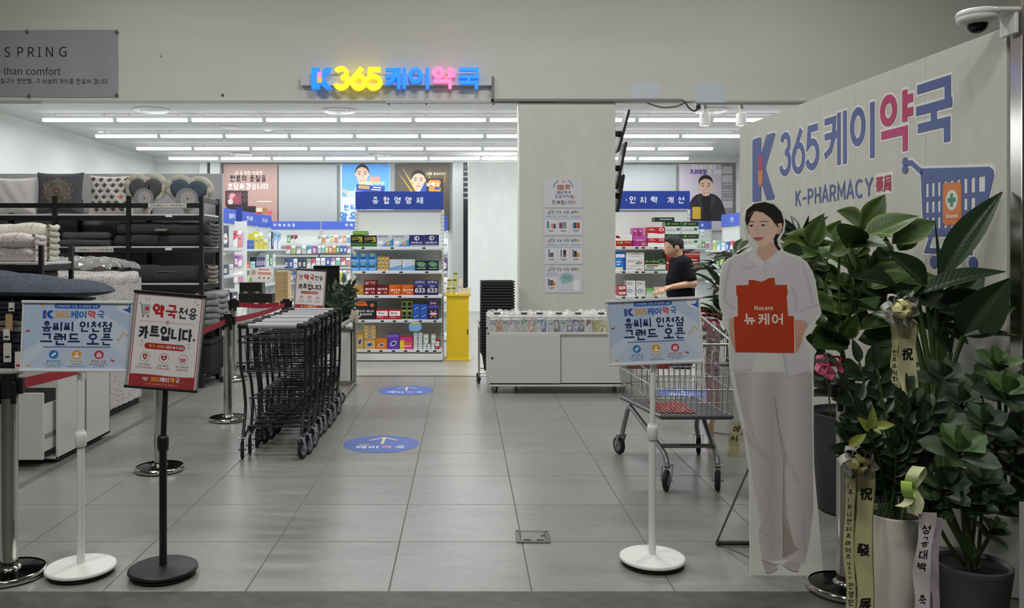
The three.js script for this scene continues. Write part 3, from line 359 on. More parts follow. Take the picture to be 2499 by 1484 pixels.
// ---------------------------------------------------------------- life-size cardboard figure
{
  const d = 3.75, px = (a, b) => [1700 + a * .3303, 470 + b * .3303], lo = (a, b) => [1700 + a * .3571, 900 + b * .3571];
  const out = [px(495, 62), px(560, 74), px(612, 110), px(642, 160), px(655, 230), px(645, 290), px(615, 345), px(622, 395), px(642, 430), px(690, 450), px(760, 473), px(812, 512), px(852, 580), px(876, 650), px(892, 760), px(905, 830), px(921, 888), px(905, 922), px(880, 950), px(870, 1000), px(845, 1032), px(802, 1065), px(812, 1092), px(850, 1130), px(884, 1170), px(866, 1205), px(862, 1300), lo(795, 60), lo(798, 120), lo(796, 400), lo(800, 650), lo(812, 800), lo(828, 980), lo(845, 1180), lo(862, 1418), lo(365, 1418), lo(363, 900), lo(361, 700), lo(345, 600), lo(328, 480), lo(302, 370), lo(280, 280), lo(255, 180), lo(240, 80), px(262, 1440), px(245, 1300), px(236, 1150), px(240, 1060), px(215, 1000), px(190, 962), px(195, 900), px(171, 840), px(165, 780), px(170, 700), px(175, 600), px(190, 540), px(232, 490), px(300, 458), px(378, 432), px(410, 405), px(375, 345), px(350, 260), px(345, 170), px(378, 105), px(430, 72)];
  const x0 = 1750, y0 = 486, w = 262, h = 924, S = 2.2;
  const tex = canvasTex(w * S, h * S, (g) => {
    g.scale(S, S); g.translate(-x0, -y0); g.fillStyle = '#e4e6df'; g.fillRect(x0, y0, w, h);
    const path = (pts, fill) => { g.beginPath(); pts.forEach(([a, b], i) => i ? g.lineTo(a, b) : g.moveTo(a, b)); g.closePath(); g.fillStyle = fill; g.fill(); };
    const curve = (pts, col, lw) => { g.strokeStyle = col; g.lineWidth = lw; g.lineCap = 'round'; g.beginPath(); g.moveTo(...pts[0]); for (let i = 1; i < pts.length - 1; i++) { const m = [(pts[i][0] + pts[i + 1][0]) / 2, (pts[i][1] + pts[i + 1][1]) / 2]; g.quadraticCurveTo(...pts[i], ...m); } g.lineTo(...pts[pts.length - 1]); g.stroke(); };
    // trousers
    path([lo(255, 20), lo(270, 120), lo(300, 250), lo(335, 420), lo(365, 620), lo(390, 820), lo(435, 1040), lo(420, 1140), lo(440, 1290), lo(500, 1320), lo(585, 1300), lo(592, 1290), lo(640, 1320), lo(735, 1328), lo(770, 1180), lo(795, 950), lo(790, 600), lo(780, 200), lo(785, 20)], '#cdc8ca');
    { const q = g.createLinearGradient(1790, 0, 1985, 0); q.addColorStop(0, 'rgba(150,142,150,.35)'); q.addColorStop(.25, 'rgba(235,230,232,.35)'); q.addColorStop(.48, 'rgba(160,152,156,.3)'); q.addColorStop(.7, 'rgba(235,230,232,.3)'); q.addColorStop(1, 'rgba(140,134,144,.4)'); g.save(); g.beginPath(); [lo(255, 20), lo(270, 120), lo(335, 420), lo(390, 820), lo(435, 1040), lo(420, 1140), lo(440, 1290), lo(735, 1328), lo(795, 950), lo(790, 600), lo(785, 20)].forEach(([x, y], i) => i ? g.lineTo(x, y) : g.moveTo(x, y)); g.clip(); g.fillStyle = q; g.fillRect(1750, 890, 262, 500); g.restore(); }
    path([lo(525, 180), lo(560, 400), lo(598, 600), lo(592, 760), lo(586, 1080), lo(600, 1200), lo(670, 1220), lo(640, 1100), lo(610, 1000), lo(600, 700), lo(615, 600), lo(570, 420), lo(540, 230)], '#b4adac');
    path([lo(586, 980), lo(600, 1060), lo(668, 1210), lo(700, 1230), lo(600, 1290), lo(585, 1280)], '#a99c94'); curve([lo(528, 184), lo(545, 330), lo(585, 560), lo(592, 720), lo(586, 900), lo(588, 1290)], '#8d8888', 1.6);
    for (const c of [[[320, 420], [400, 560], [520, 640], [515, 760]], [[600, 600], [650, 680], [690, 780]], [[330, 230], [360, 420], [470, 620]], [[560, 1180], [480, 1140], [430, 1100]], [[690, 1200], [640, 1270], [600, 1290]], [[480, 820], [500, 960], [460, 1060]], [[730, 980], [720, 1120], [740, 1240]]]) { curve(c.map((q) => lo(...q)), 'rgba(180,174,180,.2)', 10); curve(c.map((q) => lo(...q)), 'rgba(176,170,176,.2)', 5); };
    path([lo(440, 1290), lo(470, 1398), lo(500, 1400), lo(550, 1370), lo(540, 1330), lo(500, 1320)], '#c0b7b5'); path([lo(590, 1330), lo(640, 1378), lo(690, 1384), lo(712, 1340), lo(700, 1318), lo(630, 1310)], '#c3b9b6'); curve([lo(585, 1338), lo(640, 1380), lo(690, 1384)], '#4c4442', 1.6); curve([lo(470, 1396), lo(500, 1400), lo(552, 1366)], '#7a6f6c', 1.2); curve([lo(440, 1305), lo(520, 1340), lo(560, 1330)], '#6f6764', 1.2);
    // shirt
    path([px(445, 415), px(380, 450), px(300, 475), px(240, 505), px(205, 560), px(190, 660), px(182, 780), px(190, 850), px(212, 890), px(220, 950), px(250, 1050), px(250, 1180), px(265, 1310), px(400, 1315), px(440, 1180), px(620, 1190), px(665, 1365), px(830, 1310), px(835, 1180), px(770, 1060), px(850, 950), px(895, 880), px(880, 780), px(862, 660), px(835, 580), px(800, 525), px(740, 490), px(660, 465), px(600, 410)], '#dcd9dd');
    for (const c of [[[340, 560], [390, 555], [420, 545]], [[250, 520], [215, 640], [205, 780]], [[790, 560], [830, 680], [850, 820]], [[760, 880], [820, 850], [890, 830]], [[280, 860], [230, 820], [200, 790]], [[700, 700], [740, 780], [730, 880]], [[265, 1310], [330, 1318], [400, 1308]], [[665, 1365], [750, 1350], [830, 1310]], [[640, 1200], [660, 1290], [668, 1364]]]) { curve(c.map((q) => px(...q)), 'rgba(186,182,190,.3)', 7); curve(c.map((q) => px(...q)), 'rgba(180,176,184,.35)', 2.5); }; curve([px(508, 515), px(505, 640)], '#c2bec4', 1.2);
    // neck, collar
    path([px(455, 380), px(440, 450), px(500, 515), px(585, 440), px(600, 360)], '#dbb59c'); path([px(440, 415), px(435, 470), px(500, 520), px(470, 555), px(375, 470)], '#e6e4e6'); path([px(600, 410), px(590, 460), px(500, 515), px(590, 550), px(640, 480)], '#e3e1e4'); curve([px(500, 516), px(590, 550), px(608, 500)], '#b9b5ba', 1.2);
    // hair and face
    path([px(355, 200), px(365, 130), px(420, 85), px(500, 70), px(570, 90), px(620, 140), px(642, 210), px(632, 280), px(605, 320), px(590, 350), px(600, 390), px(620, 420), px(600, 430), px(570, 380), px(560, 300), px(380, 300)], '#211b1d');
    path([px(368, 235), px(380, 170), px(415, 140), px(500, 130), px(560, 170), px(592, 240), px(588, 300), px(560, 350), px(500, 400), px(460, 402), px(415, 345), px(380, 290)], '#ecc9b3'); path([px(590, 230), px(625, 225), px(632, 260), px(612, 305), px(588, 310)], '#e0b49d');
    path([px(430, 135), px(510, 125), px(570, 180), px(605, 260), px(590, 250), px(545, 190), px(490, 150)], '#2a2122'); path([px(368, 240), px(372, 180), px(430, 130), px(400, 180), px(380, 240)], '#2a2122');
    for (const [a, b] of [[402, 246], [488, 243]]) { g.fillStyle = '#f2ebe6'; g.beginPath(); g.ellipse(...px(a, b), 6.2, 2.6, 0, 0, 7); g.fill(); g.fillStyle = '#2b1d19'; g.beginPath(); g.ellipse(...px(a, b), 2.8, 2.6, 0, 0, 7); g.fill(); curve([px(a - 22, b + 2), px(a, b - 10), px(a + 20, b)], '#3a2a26', 1.2); } curve([px(378, 222), px(400, 213), px(424, 217)], '#5a443c', 1.8); curve([px(462, 217), px(490, 209), px(525, 218)], '#5a443c', 1.8);
    curve([px(446, 245), px(432, 290), px(445, 305), px(465, 302)], '#d0a48f', 1.3); path([px(412, 338), px(440, 330), px(497, 330), px(470, 354), px(440, 356)], '#c36a6c'); curve([px(412, 338), px(450, 342), px(497, 330)], '#9c4b50', .9);
    // carried box
    path([px(290, 685), px(380, 682), px(382, 645), px(420, 645), px(475, 663), px(535, 630), px(572, 632), px(578, 682), px(665, 682), px(670, 755), px(662, 760), px(672, 910), px(715, 912), px(718, 1180), px(285, 1180), px(270, 920), px(302, 914), px(300, 765), px(290, 755)], '#c6401d'); curve([px(380, 650), px(470, 664), px(575, 634)], '#a33416', 1); curve([px(282, 1176), px(718, 1184)], '#a02f14', 1.5);
    g.fillStyle = '#f3ece6'; g.font = 'bold 13.5px sans-serif'; g.textAlign = 'center'; g.fillText('Nucare', ...px(492, 866)); ktext(g, '뉴케어', ...px(495, 885), 32, { color: '#f3ece6', weight: .13 });
    // hands
    path([px(245, 925), px(272, 930), px(282, 1170), px(262, 1130), px(242, 1050), px(236, 960)], '#d9ad95'); path([px(720, 940), px(800, 945), px(822, 975), px(795, 1030), px(770, 1110), px(745, 1175), px(728, 1185), px(722, 1060)], '#d8ab92'); for (const k of [0, 1, 2]) curve([px(728, 1090 + k * 30), px(750, 1070 + k * 34), px(768, 1040 + k * 30)], '#a97c66', 1.2); curve([px(245, 1040), px(268, 1080), px(280, 1150)], '#a97c66', 1.2);
  });
  const sh = new THREE.Shape(); const q = out.map(([a, b]) => new THREE.Vector2(XW(a, d), YW(b, d))); sh.setFromPoints(q);
  const gm = new THREE.ExtrudeGeometry(sh, { depth: .01, bevelEnabled: false }); const uv = gm.attributes.uv, ps = gm.attributes.position; const X0 = XW(x0, d), Y1 = YW(y0, d), Wm = w * d / F, Hm = h * d / F;
  for (let i = 0; i < uv.count; i++) uv.setXY(i, (ps.getX(i) - X0) / Wm, 1 - (Y1 - ps.getY(i)) / Hm);
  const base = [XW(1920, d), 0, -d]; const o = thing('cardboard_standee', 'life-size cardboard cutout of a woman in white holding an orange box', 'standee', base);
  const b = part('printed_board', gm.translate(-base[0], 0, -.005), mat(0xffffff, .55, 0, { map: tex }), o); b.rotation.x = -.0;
  part('easel_leg', [rod(P(1826, 1145, 3.78).sub(V3(...base)).toArray(), P(1747, 1328, 4.14).sub(V3(...base)).toArray(), .005), rod(P(1772, 1335, 4.05).sub(V3(...base)).toArray(), P(1832, 1362, 3.8).sub(V3(...base)).toArray(), .005)], mat(0x6d6d6c, .4, .7), o);
  part('foot_bar', rb(.3, .016, .03, P(1825, 1330, 4.1).x - base[0], .016, -.36, .004), mBlack, o);
}
// ---------------------------------------------------------------- printed sign faces
const shopName = (g, x, y, s, cols, o = {}) => { let cx = x; for (const [t, c] of cols) cx += ktext(g, t, cx, y, s, { color: c, align: 'left', weight: .15, track: -.03, ...o }); return cx - x; };
const openTex = canvasTex(1024, 706, (g, W, H) => {
  g.fillStyle = '#bccfe9'; g.fillRect(0, 0, W, H); g.fillStyle = '#d3dfef'; g.beginPath(); g.moveTo(0, 520); g.lineTo(700, 60); g.lineTo(1024, 300); g.lineTo(1024, 706); g.lineTo(0, 706); g.fill(); g.fillStyle = '#c8d8ee'; g.beginPath(); g.moveTo(0, 706); g.lineTo(560, 160); g.lineTo(1024, 640); g.lineTo(1024, 706); g.fill();
  g.fillStyle = '#dbe5f0'; g.beginPath(); g.ellipse(1000, 20, 110, 90, 0, 0, 7); g.fill(); g.fillStyle = '#2b66bd'; g.beginPath(); g.moveTo(1024, 0); g.lineTo(1024, 105); g.lineTo(940, 60); g.lineTo(990, 55); g.fill();
  g.fillStyle = '#2f62b9'; g.beginPath(); g.roundRect(288, 6, 440, 52, 26); g.fill(); ktext(g, '더가까워진 건강, 더 편리한 쇼핑', 508, 16, 31, { color: '#eef3fa', weight: .1, sx: .82, font: '' });
  g.fillStyle = '#1f54b4'; g.beginPath(); [[178, 80], [212, 80], [212, 108], [238, 80], [282, 80], [242, 120], [288, 166], [244, 166], [212, 132], [212, 166], [178, 166]].forEach(([a, b], i) => i ? g.lineTo(a, b) : g.moveTo(a, b)); g.fill(); g.fillStyle = '#e36b55'; g.beginPath(); g.roundRect(203, 98, 17, 26, 8); g.fill(); g.fillStyle = '#eda13e'; g.fillRect(203, 122, 17, 18);
  shopName(g, 290, 76, 92, [['365', '#e39a2d'], ['케이', '#2863ba'], ['약', '#d64a55'], ['국', '#2863ba']], { sx: .96 });
  ktext(g, '홈씨씨 인천점', 508, 192, 118, { color: '#20305e', weight: .145, sx: .94, track: -.03 }); ktext(g, '그랜드 오픈', 508, 318, 136, { color: '#20305e', weight: .145, sx: 1, track: -.03 }); g.fillStyle = '#2d4d92'; g.fillRect(190, 464, 650, 9);
  [[296, '#2f7fc4', '일반의약품', '감기약, 소화제, 진통제 등', '다양한 의약품 구비'], [516, '#e6a53a', '약사 상담', '전문 약사의', '친절하게 상담받으세요'], [732, '#c93c55', '편리한 쇼핑', '매장 내에서 필요한 약을', '더 쉽고 빠르게']].forEach(([x, c, a, b, e], i) => { g.fillStyle = c; g.beginPath(); g.arc(x, 548, 46, 0, 7); g.fill(); g.fillStyle = '#fff'; if (i === 0) { g.save(); g.translate(x, 548); g.rotate(-.7); g.beginPath(); g.roundRect(-26, -12, 52, 24, 12); g.fill(); g.fillStyle = c; g.fillRect(-1, -12, 4, 24); g.restore(); } if (i === 1) { g.beginPath(); g.arc(x, 536, 12, 0, 7); g.fill(); g.beginPath(); g.ellipse(x, 568, 26, 14, 0, 0, 7); g.fill(); } if (i === 2) { g.beginPath(); g.roundRect(x - 22, 540, 44, 34, 4); g.fill(); g.strokeStyle = '#fff'; g.lineWidth = 6; g.beginPath(); g.arc(x, 540, 14, Math.PI, 0); g.stroke(); g.fillStyle = c; g.fillRect(x - 3, 546, 6, 22); g.fillRect(x - 11, 554, 22, 6); }
    ktext(g, a, x, 606, 30, { color: c, weight: .13, sx: .85 }); ktext(g, b, x, 642, 19, { color: '#41506f', weight: .1, sx: .8, font: '' }); ktext(g, e, x, 666, 19, { color: '#41506f', weight: .1, sx: .8, font: '' }); });
  g.strokeStyle = '#a9bcd8'; g.lineWidth = 2; for (const x of [406, 622]) { g.beginPath(); g.moveTo(x, 490); g.lineTo(x, 690); g.stroke(); }
  for (const [x, y, a, c] of [[170, 22, 1, '#e6a64d'], [40, 300, -.3, '#c23a4c'], [865, 612, .5, '#c23a4c'], [60, 670, .2, '#e6a64d']]) { g.save(); g.translate(x, y); g.rotate(a); g.fillStyle = c; g.fillRect(-20, -9, 40, 18); g.restore(); }
  g.strokeStyle = '#e2a24e'; g.lineWidth = 9; g.beginPath(); for (let i = 0; i < 40; i++) { const t = i / 39; g.lineTo(900 + 110 * t, 375 - 60 * t + 26 * Math.sin(t * 9)); } g.stroke();
});
const cartTex = canvasTex(720, 1000, (g, W, H) => {
  g.fillStyle = '#e9e6e8'; g.fillRect(0, 0, W, H); g.strokeStyle = '#a9313a'; g.lineWidth = 9; g.strokeRect(14, 8, W - 28, H);
  g.strokeStyle = '#55565c'; g.lineWidth = 7; g.beginPath(); g.moveTo(38, 110); g.lineTo(62, 114); g.lineTo(84, 230); g.lineTo(150, 226); g.stroke(); g.lineWidth = 4; for (let i = 0; i < 5; i++) { g.beginPath(); g.moveTo(66 + i * 4, 130 + i * 20); g.lineTo(166 - i * 3, 128 + i * 20); g.stroke(); g.beginPath(); g.moveTo(80 + i * 20, 120); g.lineTo(88 + i * 16, 214); g.stroke(); } g.fillStyle = '#c5363b'; g.fillRect(110, 144, 38, 40); g.fillStyle = '#55565c'; for (const x of [92, 146]) { g.beginPath(); g.arc(x, 250, 11, 0, 7); g.fill(); }
  ktext(g, '약국', 318, 104, 158, { color: '#b5232c', weight: .175, sx: .92, track: -.06 }); ktext(g, '전용', 566, 122, 130, { color: '#33343a', weight: .14, sx: .84, track: -.04 });
  g.strokeStyle = '#b9484e'; g.lineWidth = 3; g.beginPath(); g.moveTo(66, 300); g.lineTo(654, 300); g.stroke(); g.fillStyle = '#e9e6e8'; g.beginPath(); g.arc(360, 300, 24, 0, 7); g.fill(); g.strokeStyle = '#b03039'; g.lineWidth = 5; g.beginPath(); g.arc(360, 300, 19, 0, 7); g.stroke(); g.fillStyle = '#b03039'; g.fillRect(356, 290, 8, 20); g.fillRect(350, 296, 20, 8);
  ktext(g, '카트입니다.', 364, 340, 160, { color: '#2f3036', weight: .155, sx: .78, track: -.06 });
  g.fillStyle = '#a92a30'; g.beginPath(); g.roundRect(140, 530, 436, 66, 33); g.fill(); ktext(g, '약국 내에서만', 300, 544, 38, { color: '#f0c35a', weight: .13, sx: .9 }); ktext(g, '사용해주세요!', 476, 544, 38, { color: '#f4eee9', weight: .12, sx: .8 });
  g.strokeStyle = '#8c2f33'; g.lineWidth = 5; for (const [a, b, e, f] of [[120, 532, 98, 508], [116, 556, 92, 552], [596, 532, 620, 508], [600, 556, 626, 552], [628, 70, 644, 40], [648, 92, 676, 76], [148, 66, 140, 40], [124, 76, 104, 56]]) { g.beginPath(); g.moveTo(a, b); g.lineTo(e, f); g.stroke(); }
  [[158, '약국 상품을', '안전하게 담으세요'], [360, '여러 제품을', '한번에 이동해요'], [562, '약국 내에서만', '사용해주세요']].forEach(([x, a, b], i) => { g.strokeStyle = '#7c3236'; g.lineWidth = 4; g.fillStyle = '#f1eeef'; g.beginPath(); g.arc(x, 684, 50, 0, 7); g.fill(); g.stroke(); g.fillStyle = '#ac2c33'; g.beginPath(); if (i === 0) { g.moveTo(x - 26, 660); g.lineTo(x, 650); g.lineTo(x + 26, 660); g.lineTo(x + 22, 694); g.lineTo(x, 716); g.lineTo(x - 22, 694); } if (i === 1) { g.moveTo(x, 714); g.bezierCurveTo(x - 60, 676, x - 22, 634, x, 664); g.bezierCurveTo(x + 22, 634, x + 60, 676, x, 714); } if (i === 2) { g.moveTo(x - 32, 676); g.lineTo(x + 32, 676); g.lineTo(x + 22, 712); g.lineTo(x - 22, 712); } g.fill(); g.fillStyle = '#f1eeef'; if (i < 2) { g.fillRect(x - 4, 666, 8, 28); g.fillRect(x - 14, 676, 28, 8); } else { g.strokeStyle = '#ac2c33'; g.beginPath(); g.moveTo(x - 20, 676); g.lineTo(x - 6, 654); g.moveTo(x + 20, 676); g.lineTo(x + 6, 654); g.stroke(); for (let k = 0; k < 3; k++) g.fillRect(x - 16 + k * 13, 682, 4, 24); }
    ktext(g, a, x, 752, 25, { color: '#3f3c40', weight: .11, sx: .85 }); ktext(g, b, x, 784, 25, { color: '#a8383e', weight: .11, sx: .8 }); });
  g.fillStyle = '#a9373a'; g.beginPath(); g.moveTo(16, 872); g.quadraticCurveTo(200, 862, 360, 872); g.quadraticCurveTo(540, 880, 704, 866); g.lineTo(704, 1000); g.lineTo(16, 1000); g.fill(); shopName(g, 238, 884, 62, [['365', '#f2c23f'], ['케이', '#f3efec'], ['약', '#f2c23f'], ['국', '#f3efec']], { sx: .92 });
  g.strokeStyle = '#f3efec'; g.lineWidth = 6; g.beginPath(); g.arc(184, 906, 28, 0, Math.PI); g.stroke(); g.beginPath(); g.moveTo(150, 906); g.lineTo(218, 906); g.stroke(); g.fillStyle = '#f3efec'; g.fillRect(180, 908, 8, 20); g.fillRect(174, 914, 20, 8); ktext(g, '건강한 삶, 365케이약국이 함께합니다', 360, 956, 24, { color: '#e3b9b4', weight: .08, sx: .8, font: '' });
});
function signStand(name, label, x, d, o) {
  const { color, w, h, yc, roll = 0, tilt = 0, yaw = 0, tex, frame, lean = 0, back } = o; const t = thing(name, label, 'sign stand', [x, 0, -d]);
  part('base_disc', lathe([[0, .05], [.03, .048], [.14, .04], [.148, .036], [.15, .026], [.144, .022], [0, .022]], 48), color, t); part('rubber_foot', lathe([[0, .02], [.135, .022], [.14, .006], [.13, 0], [0, 0]], 40), mRubber, t);
  const top = yc, mid = top * .62 - .06; part('lower_tube', cyl(.0165, .0165, mid, 0, .04 + mid / 2, 0), color, t); part('collar', lathe([[0.015, mid - .03], [.023, mid - .03], [.025, mid], [.025, mid + .02], [.021, mid + .035], [.013, mid + .035]], 20), color, t); part('upper_tube', rod([0, mid, 0], [lean, top, -.012], .0125, 14), color, t);
  const p = new THREE.Group(); p.name = 'sign_board'; p.position.set(lean, top, .012); p.rotation.set(tilt, yaw, roll, 'ZYX'); t.add(p);
  part('back_plate', rb(w, h, .008, 0, 0, -.006, .003), frame, p); const f = .012; part('frame', [rb(w + .004, f, .014, 0, h / 2 - f / 2, .002, .003), rb(w + .004, f, .014, 0, -h / 2 + f / 2, .002, .003), rb(f, h, .008, -w / 2 + f / 2, 0, -.004, .003), rb(f, h, .008, w / 2 - f / 2, 0, -.004, .003)], frame, p); for (const s of [-1, 1]) part('side_edge', rb(f * .8, h - 2 * f, .006, s * (w / 2 - f * .5), 0, .002, .002), o.side || frame, p);
  if (tex) part('printed_sheet', new THREE.BoxGeometry(w - 2 * f + .002, h - 2 * f + .002, .002).translate(0, 0, .0005), mat(0xffffff, .35, 0, { map: tex, clearcoat: o.gloss ?? .6, clearcoatRoughness: .05 }), p);
  return t;
}
{
  const wh = mat(0xe6e8e4, .42), bl = mat(0x17171a, .42), whf = mat(0xdfe0de, .35), blf = mat(0x151517, .35);
  signStand('sign_stand', 'white floor sign stand with landscape grand opening notice beside the left chrome post', XW(193, 3.767) + .008, 3.767, { color: wh, frame: whf, w: .485, h: .315, yc: YW(820, 3.767), roll: -.012, tilt: -.06, yaw: .05, tex: openTex, lean: -.012, gloss: 1 });
  signStand('sign_stand', 'black floor sign stand with red and white portrait cart notice at front left', XW(398, 3.75), 3.75, { color: bl, frame: blf, side: mat(0x9a9a9c, .4), w: .318, h: .432, yc: YW(832, 3.75), roll: -.085, tilt: -.05, yaw: .03, tex: cartTex, lean: .016 });
  signStand('sign_stand', 'white floor sign stand with landscape grand opening notice before the silver shopping cart', XW(1592, 3.88), 3.88, { color: wh, frame: whf, w: .43, h: .302, yc: YW(808, 3.88), roll: .05, tilt: -.06, yaw: -.05, tex: openTex, lean: .008, gloss: .7 });
  signStand('sign_stand', 'black floor sign stand with small portrait cart notice behind the nested carts', XW(757, 8.9), 8.9, { color: bl, frame: blf, side: mat(0x8a8a8c, .4), w: .325, h: .44, yc: YW(708, 8.9), roll: -.06, tilt: -.05, yaw: .05, tex: cartTex });
  signStand('sign_stand', 'black floor sign stand turned away, plain dark back, beside the cart notice', XW(797, 9.7), 9.7, { color: bl, frame: blf, w: .30, h: .43, yc: YW(694, 9.7) });
}
// ---------------------------------------------------------------- barrier posts with red belts
{
  const red = mat(lin(.36, .012, .03), .7), mDisc = mat(0x1b1b1d, .12, 1);
  function post(label, x, d, belt) {
    const t = thing('barrier_post', label, 'barrier post', [x, 0, -d], 0, 'chrome barrier posts');
    part('base_disc', lathe([[0, .04], [.148, .028], [.151, .026]], 48), mDisc, t); part('base_rim', lathe([[.146, .032], [.153, .028], [.157, .016], [.155, .006], [.14, .004]], 48), mChrome, t); part('rubber_foot', lathe([[0, .006], [.148, .006], [.148, 0], [0, 0]], 40), mRubber, t);
    part('pole', [cyl(.036, .036, .76, 0, .42, 0, 28), lathe([[.05, .036], [.048, .044], [.037, .05]], 28)], mChrome, t);
    const hd = part('head', [cyl(.038, .038, .012, 0, .895, 0, 28), cyl(.036, .036, .1, 0, .84, 0, 28), rb(.03, .075, .03, .05, .845, 0, .006), rb(.03, .06, .03, -.05, .85, 0, .006), rb(.022, .1, .018, .034, .815, .026, .006), rb(.022, .1, .018, -.034, .815, .026, .006)], mBlack, t);
    for (const [tx, td, ty] of belt || []) { const dx = tx - x, dz = -(td - d), L = Math.hypot(dx, dz), n = 16, a0 = .05 / L, a1 = 1 - .13 / L; part('belt', sheet(n, 1, (u, v) => [dx * (a0 + u * a1), .815 + v * .048 - .02 * Math.sin(u * Math.PI), dz * (a0 + u * a1)]), red2, t); }
    return t;
  }
  const red2 = red; red.side = THREE.DoubleSide;
  post('chrome barrier post cut by the left edge of the picture, belt running back', -2.016, 3.74, [[-1.991, 5.52]]);
  post('chrome barrier post standing right behind the black floor sign stand', -1.991, 5.52, [[-1.997, 7.13]]);
  post('chrome barrier post just left of the nested black carts', -1.997, 7.13, [[-1.95, 9.25]]);
  post('chrome barrier post by the white display counter behind the rack end', -2.545, 9.3, [[-1.95, 9.25]]);
  post('chrome barrier post hidden behind the row of nested carts', -1.95, 9.25);
  post('chrome barrier post beside the white plant pot at lower right', XW(2063, 3.575), 3.575);
}
// ---------------------------------------------------------------- floor stickers and floor box
{
  const tex = canvasTex(640, 640, (g, W) => { g.clearRect(0, 0, W, W); g.fillStyle = '#4a66b4'; g.beginPath(); g.arc(320, 320, 320, 0, 7); g.fill(); g.strokeStyle = '#e5d58a'; g.lineWidth = 26; g.beginPath(); g.moveTo(325, 330); g.lineTo(325, 90); g.stroke(); g.lineWidth = 20; g.beginPath(); g.moveTo(205, 196); g.lineTo(325, 84); g.lineTo(445, 196); g.stroke(); ktext(g, '365', 180, 330, 52, { color: '#e3c75a', weight: .15 }); let x = 110; for (const [t, c] of [['케', '#e6e8ee'], ['이', '#e6e8ee'], ['약', '#e293a8'], ['국', '#e6e8ee']]) { ktext(g, t, x, 392, 100, { color: c, align: 'left', weight: .15 }); x += 108; } });
  for (const [x, d, l] of [[-.615, 6.27, 'round blue floor sticker with yellow arrow, nearest, beside the nested carts'], [-.60, 8.63, 'round blue floor sticker with yellow arrow, farther, before the shop entrance'], [2.21, 8.5, 'round blue floor sticker seen through the silver shopping cart']]) { const g = new THREE.CylinderGeometry(.28, .28, .0016, 56); const uv = g.attributes.uv; const s = solo('floor_sticker', g, mat(0xffffff, .5, 0, { map: tex }), l, 'sticker', 'round floor stickers'); s.position.set(x, .0009, -d); s.rotation.y = Math.PI / 2; }
  const o = thing('floor_box', 'square grey metal floor outlet box with hinged lid in the tiles', 'outlet box', [XW(1300, 4.24), 0, -4.24], -.03);
  part('frame', [rb(.165, .008, .022, 0, .003, .074, .003), rb(.165, .008, .022, 0, .003, -.074, .003), rb(.022, .008, .165, -.074, .003, 0, .003), rb(.022, .008, .165, .074, .003, 0, .003)], mat(0x6f7170, .4, .7), o); part('lid', rb(.12, .004, .12, 0, .003, -.002, .002), mat(0x8b8c89, .45, .5), o); for (const x of [-.03, .035]) part('cable_flap', rb(.036, .004, .018, x, .0065, .058, .001), mBlack, o); part('latch', rb(.02, .004, .018, .05, .0065, -.01, .001), mat(0x5d5f5e, .4, .6), o);
}
// ---------------------------------------------------------------- product print atlas
const KIND = {}, KINDS = [];
const ATLAS = 2048, CELL = 170, COLS = 12;
function kind(name, base, draw) { KIND[name] = KINDS.length; KINDS.push({ base, draw }); }
const word = (g, s, x, y, size, c, o = {}) => ktext(g, s, x, y, size, { color: c, weight: .15, sx: .85, ...o });
kind('green3', '#2f5a2c', (g) => { g.fillStyle = '#1b231c'; g.fillRect(0, 0, 160, 105); g.save(); g.rotate(-.15); g.fillStyle = '#c9b64b'; g.fillRect(10, 40, 100, 34); g.fillStyle = '#38372b'; g.fillRect(14, 48, 92, 18); g.restore(); g.fillStyle = '#e8cf3f'; g.font = 'bold 90px sans-serif'; g.fillText('3', 104, 92); g.fillStyle = '#6a9a4c'; g.fillRect(0, 128, 160, 6); });
kind('greenflat', '#5b8a38', (g) => { g.fillStyle = '#8db75a'; g.fillRect(10, 50, 140, 50); });
kind('silver', '#b9c0c8', (g) => { g.fillStyle = '#3d7fc4'; g.beginPath(); g.moveTo(40, 160); g.lineTo(160, 60); g.lineTo(160, 160); g.fill(); word(g, '메가비타', 66, 12, 26, '#3c4556'); g.fillStyle = '#e8eef2'; g.fillRect(12, 84, 50, 40); for (const [x, c] of [[100, '#d84f8b'], [116, '#e8b53b'], [130, '#58b06a']]) { g.fillStyle = c; g.beginPath(); g.ellipse(x, 122, 10, 26, .6, 0, 7); g.fill(); } });
kind('navyr', '#2a2c63', (g) => { g.strokeStyle = '#e6e8f0'; g.lineWidth = 9; g.beginPath(); g.arc(80, 46, 24, 0, 7); g.stroke(); g.beginPath(); g.moveTo(74, 28); g.lineTo(74, 78); g.stroke(); word(g, '비타에너지', 80, 92, 28, '#dfe3ef'); g.fillStyle = '#9aa0ad'; g.fillRect(0, 136, 160, 26); });
kind('blueV', '#3f7fb8', (g) => { g.fillStyle = '#9fb06a'; g.beginPath(); g.moveTo(30, 0); g.lineTo(70, 60); g.lineTo(110, 0); g.fill(); g.fillStyle = '#21406f'; g.fillRect(10, 62, 110, 26); g.fillStyle = '#4f97dc'; g.fillRect(0, 100, 160, 62); g.fillStyle = '#cfe2f2'; g.fillRect(14, 118, 110, 10); });
kind('gold', '#cda862', (g) => { g.fillStyle = '#2b4b8c'; g.beginPath(); g.ellipse(80, 92, 42, 26, -.4, 0, 7); g.fill(); g.strokeStyle = '#eee6d2'; g.lineWidth = 6; g.stroke(); g.fillStyle = '#a77f3e'; g.fillRect(0, 0, 160, 26); });
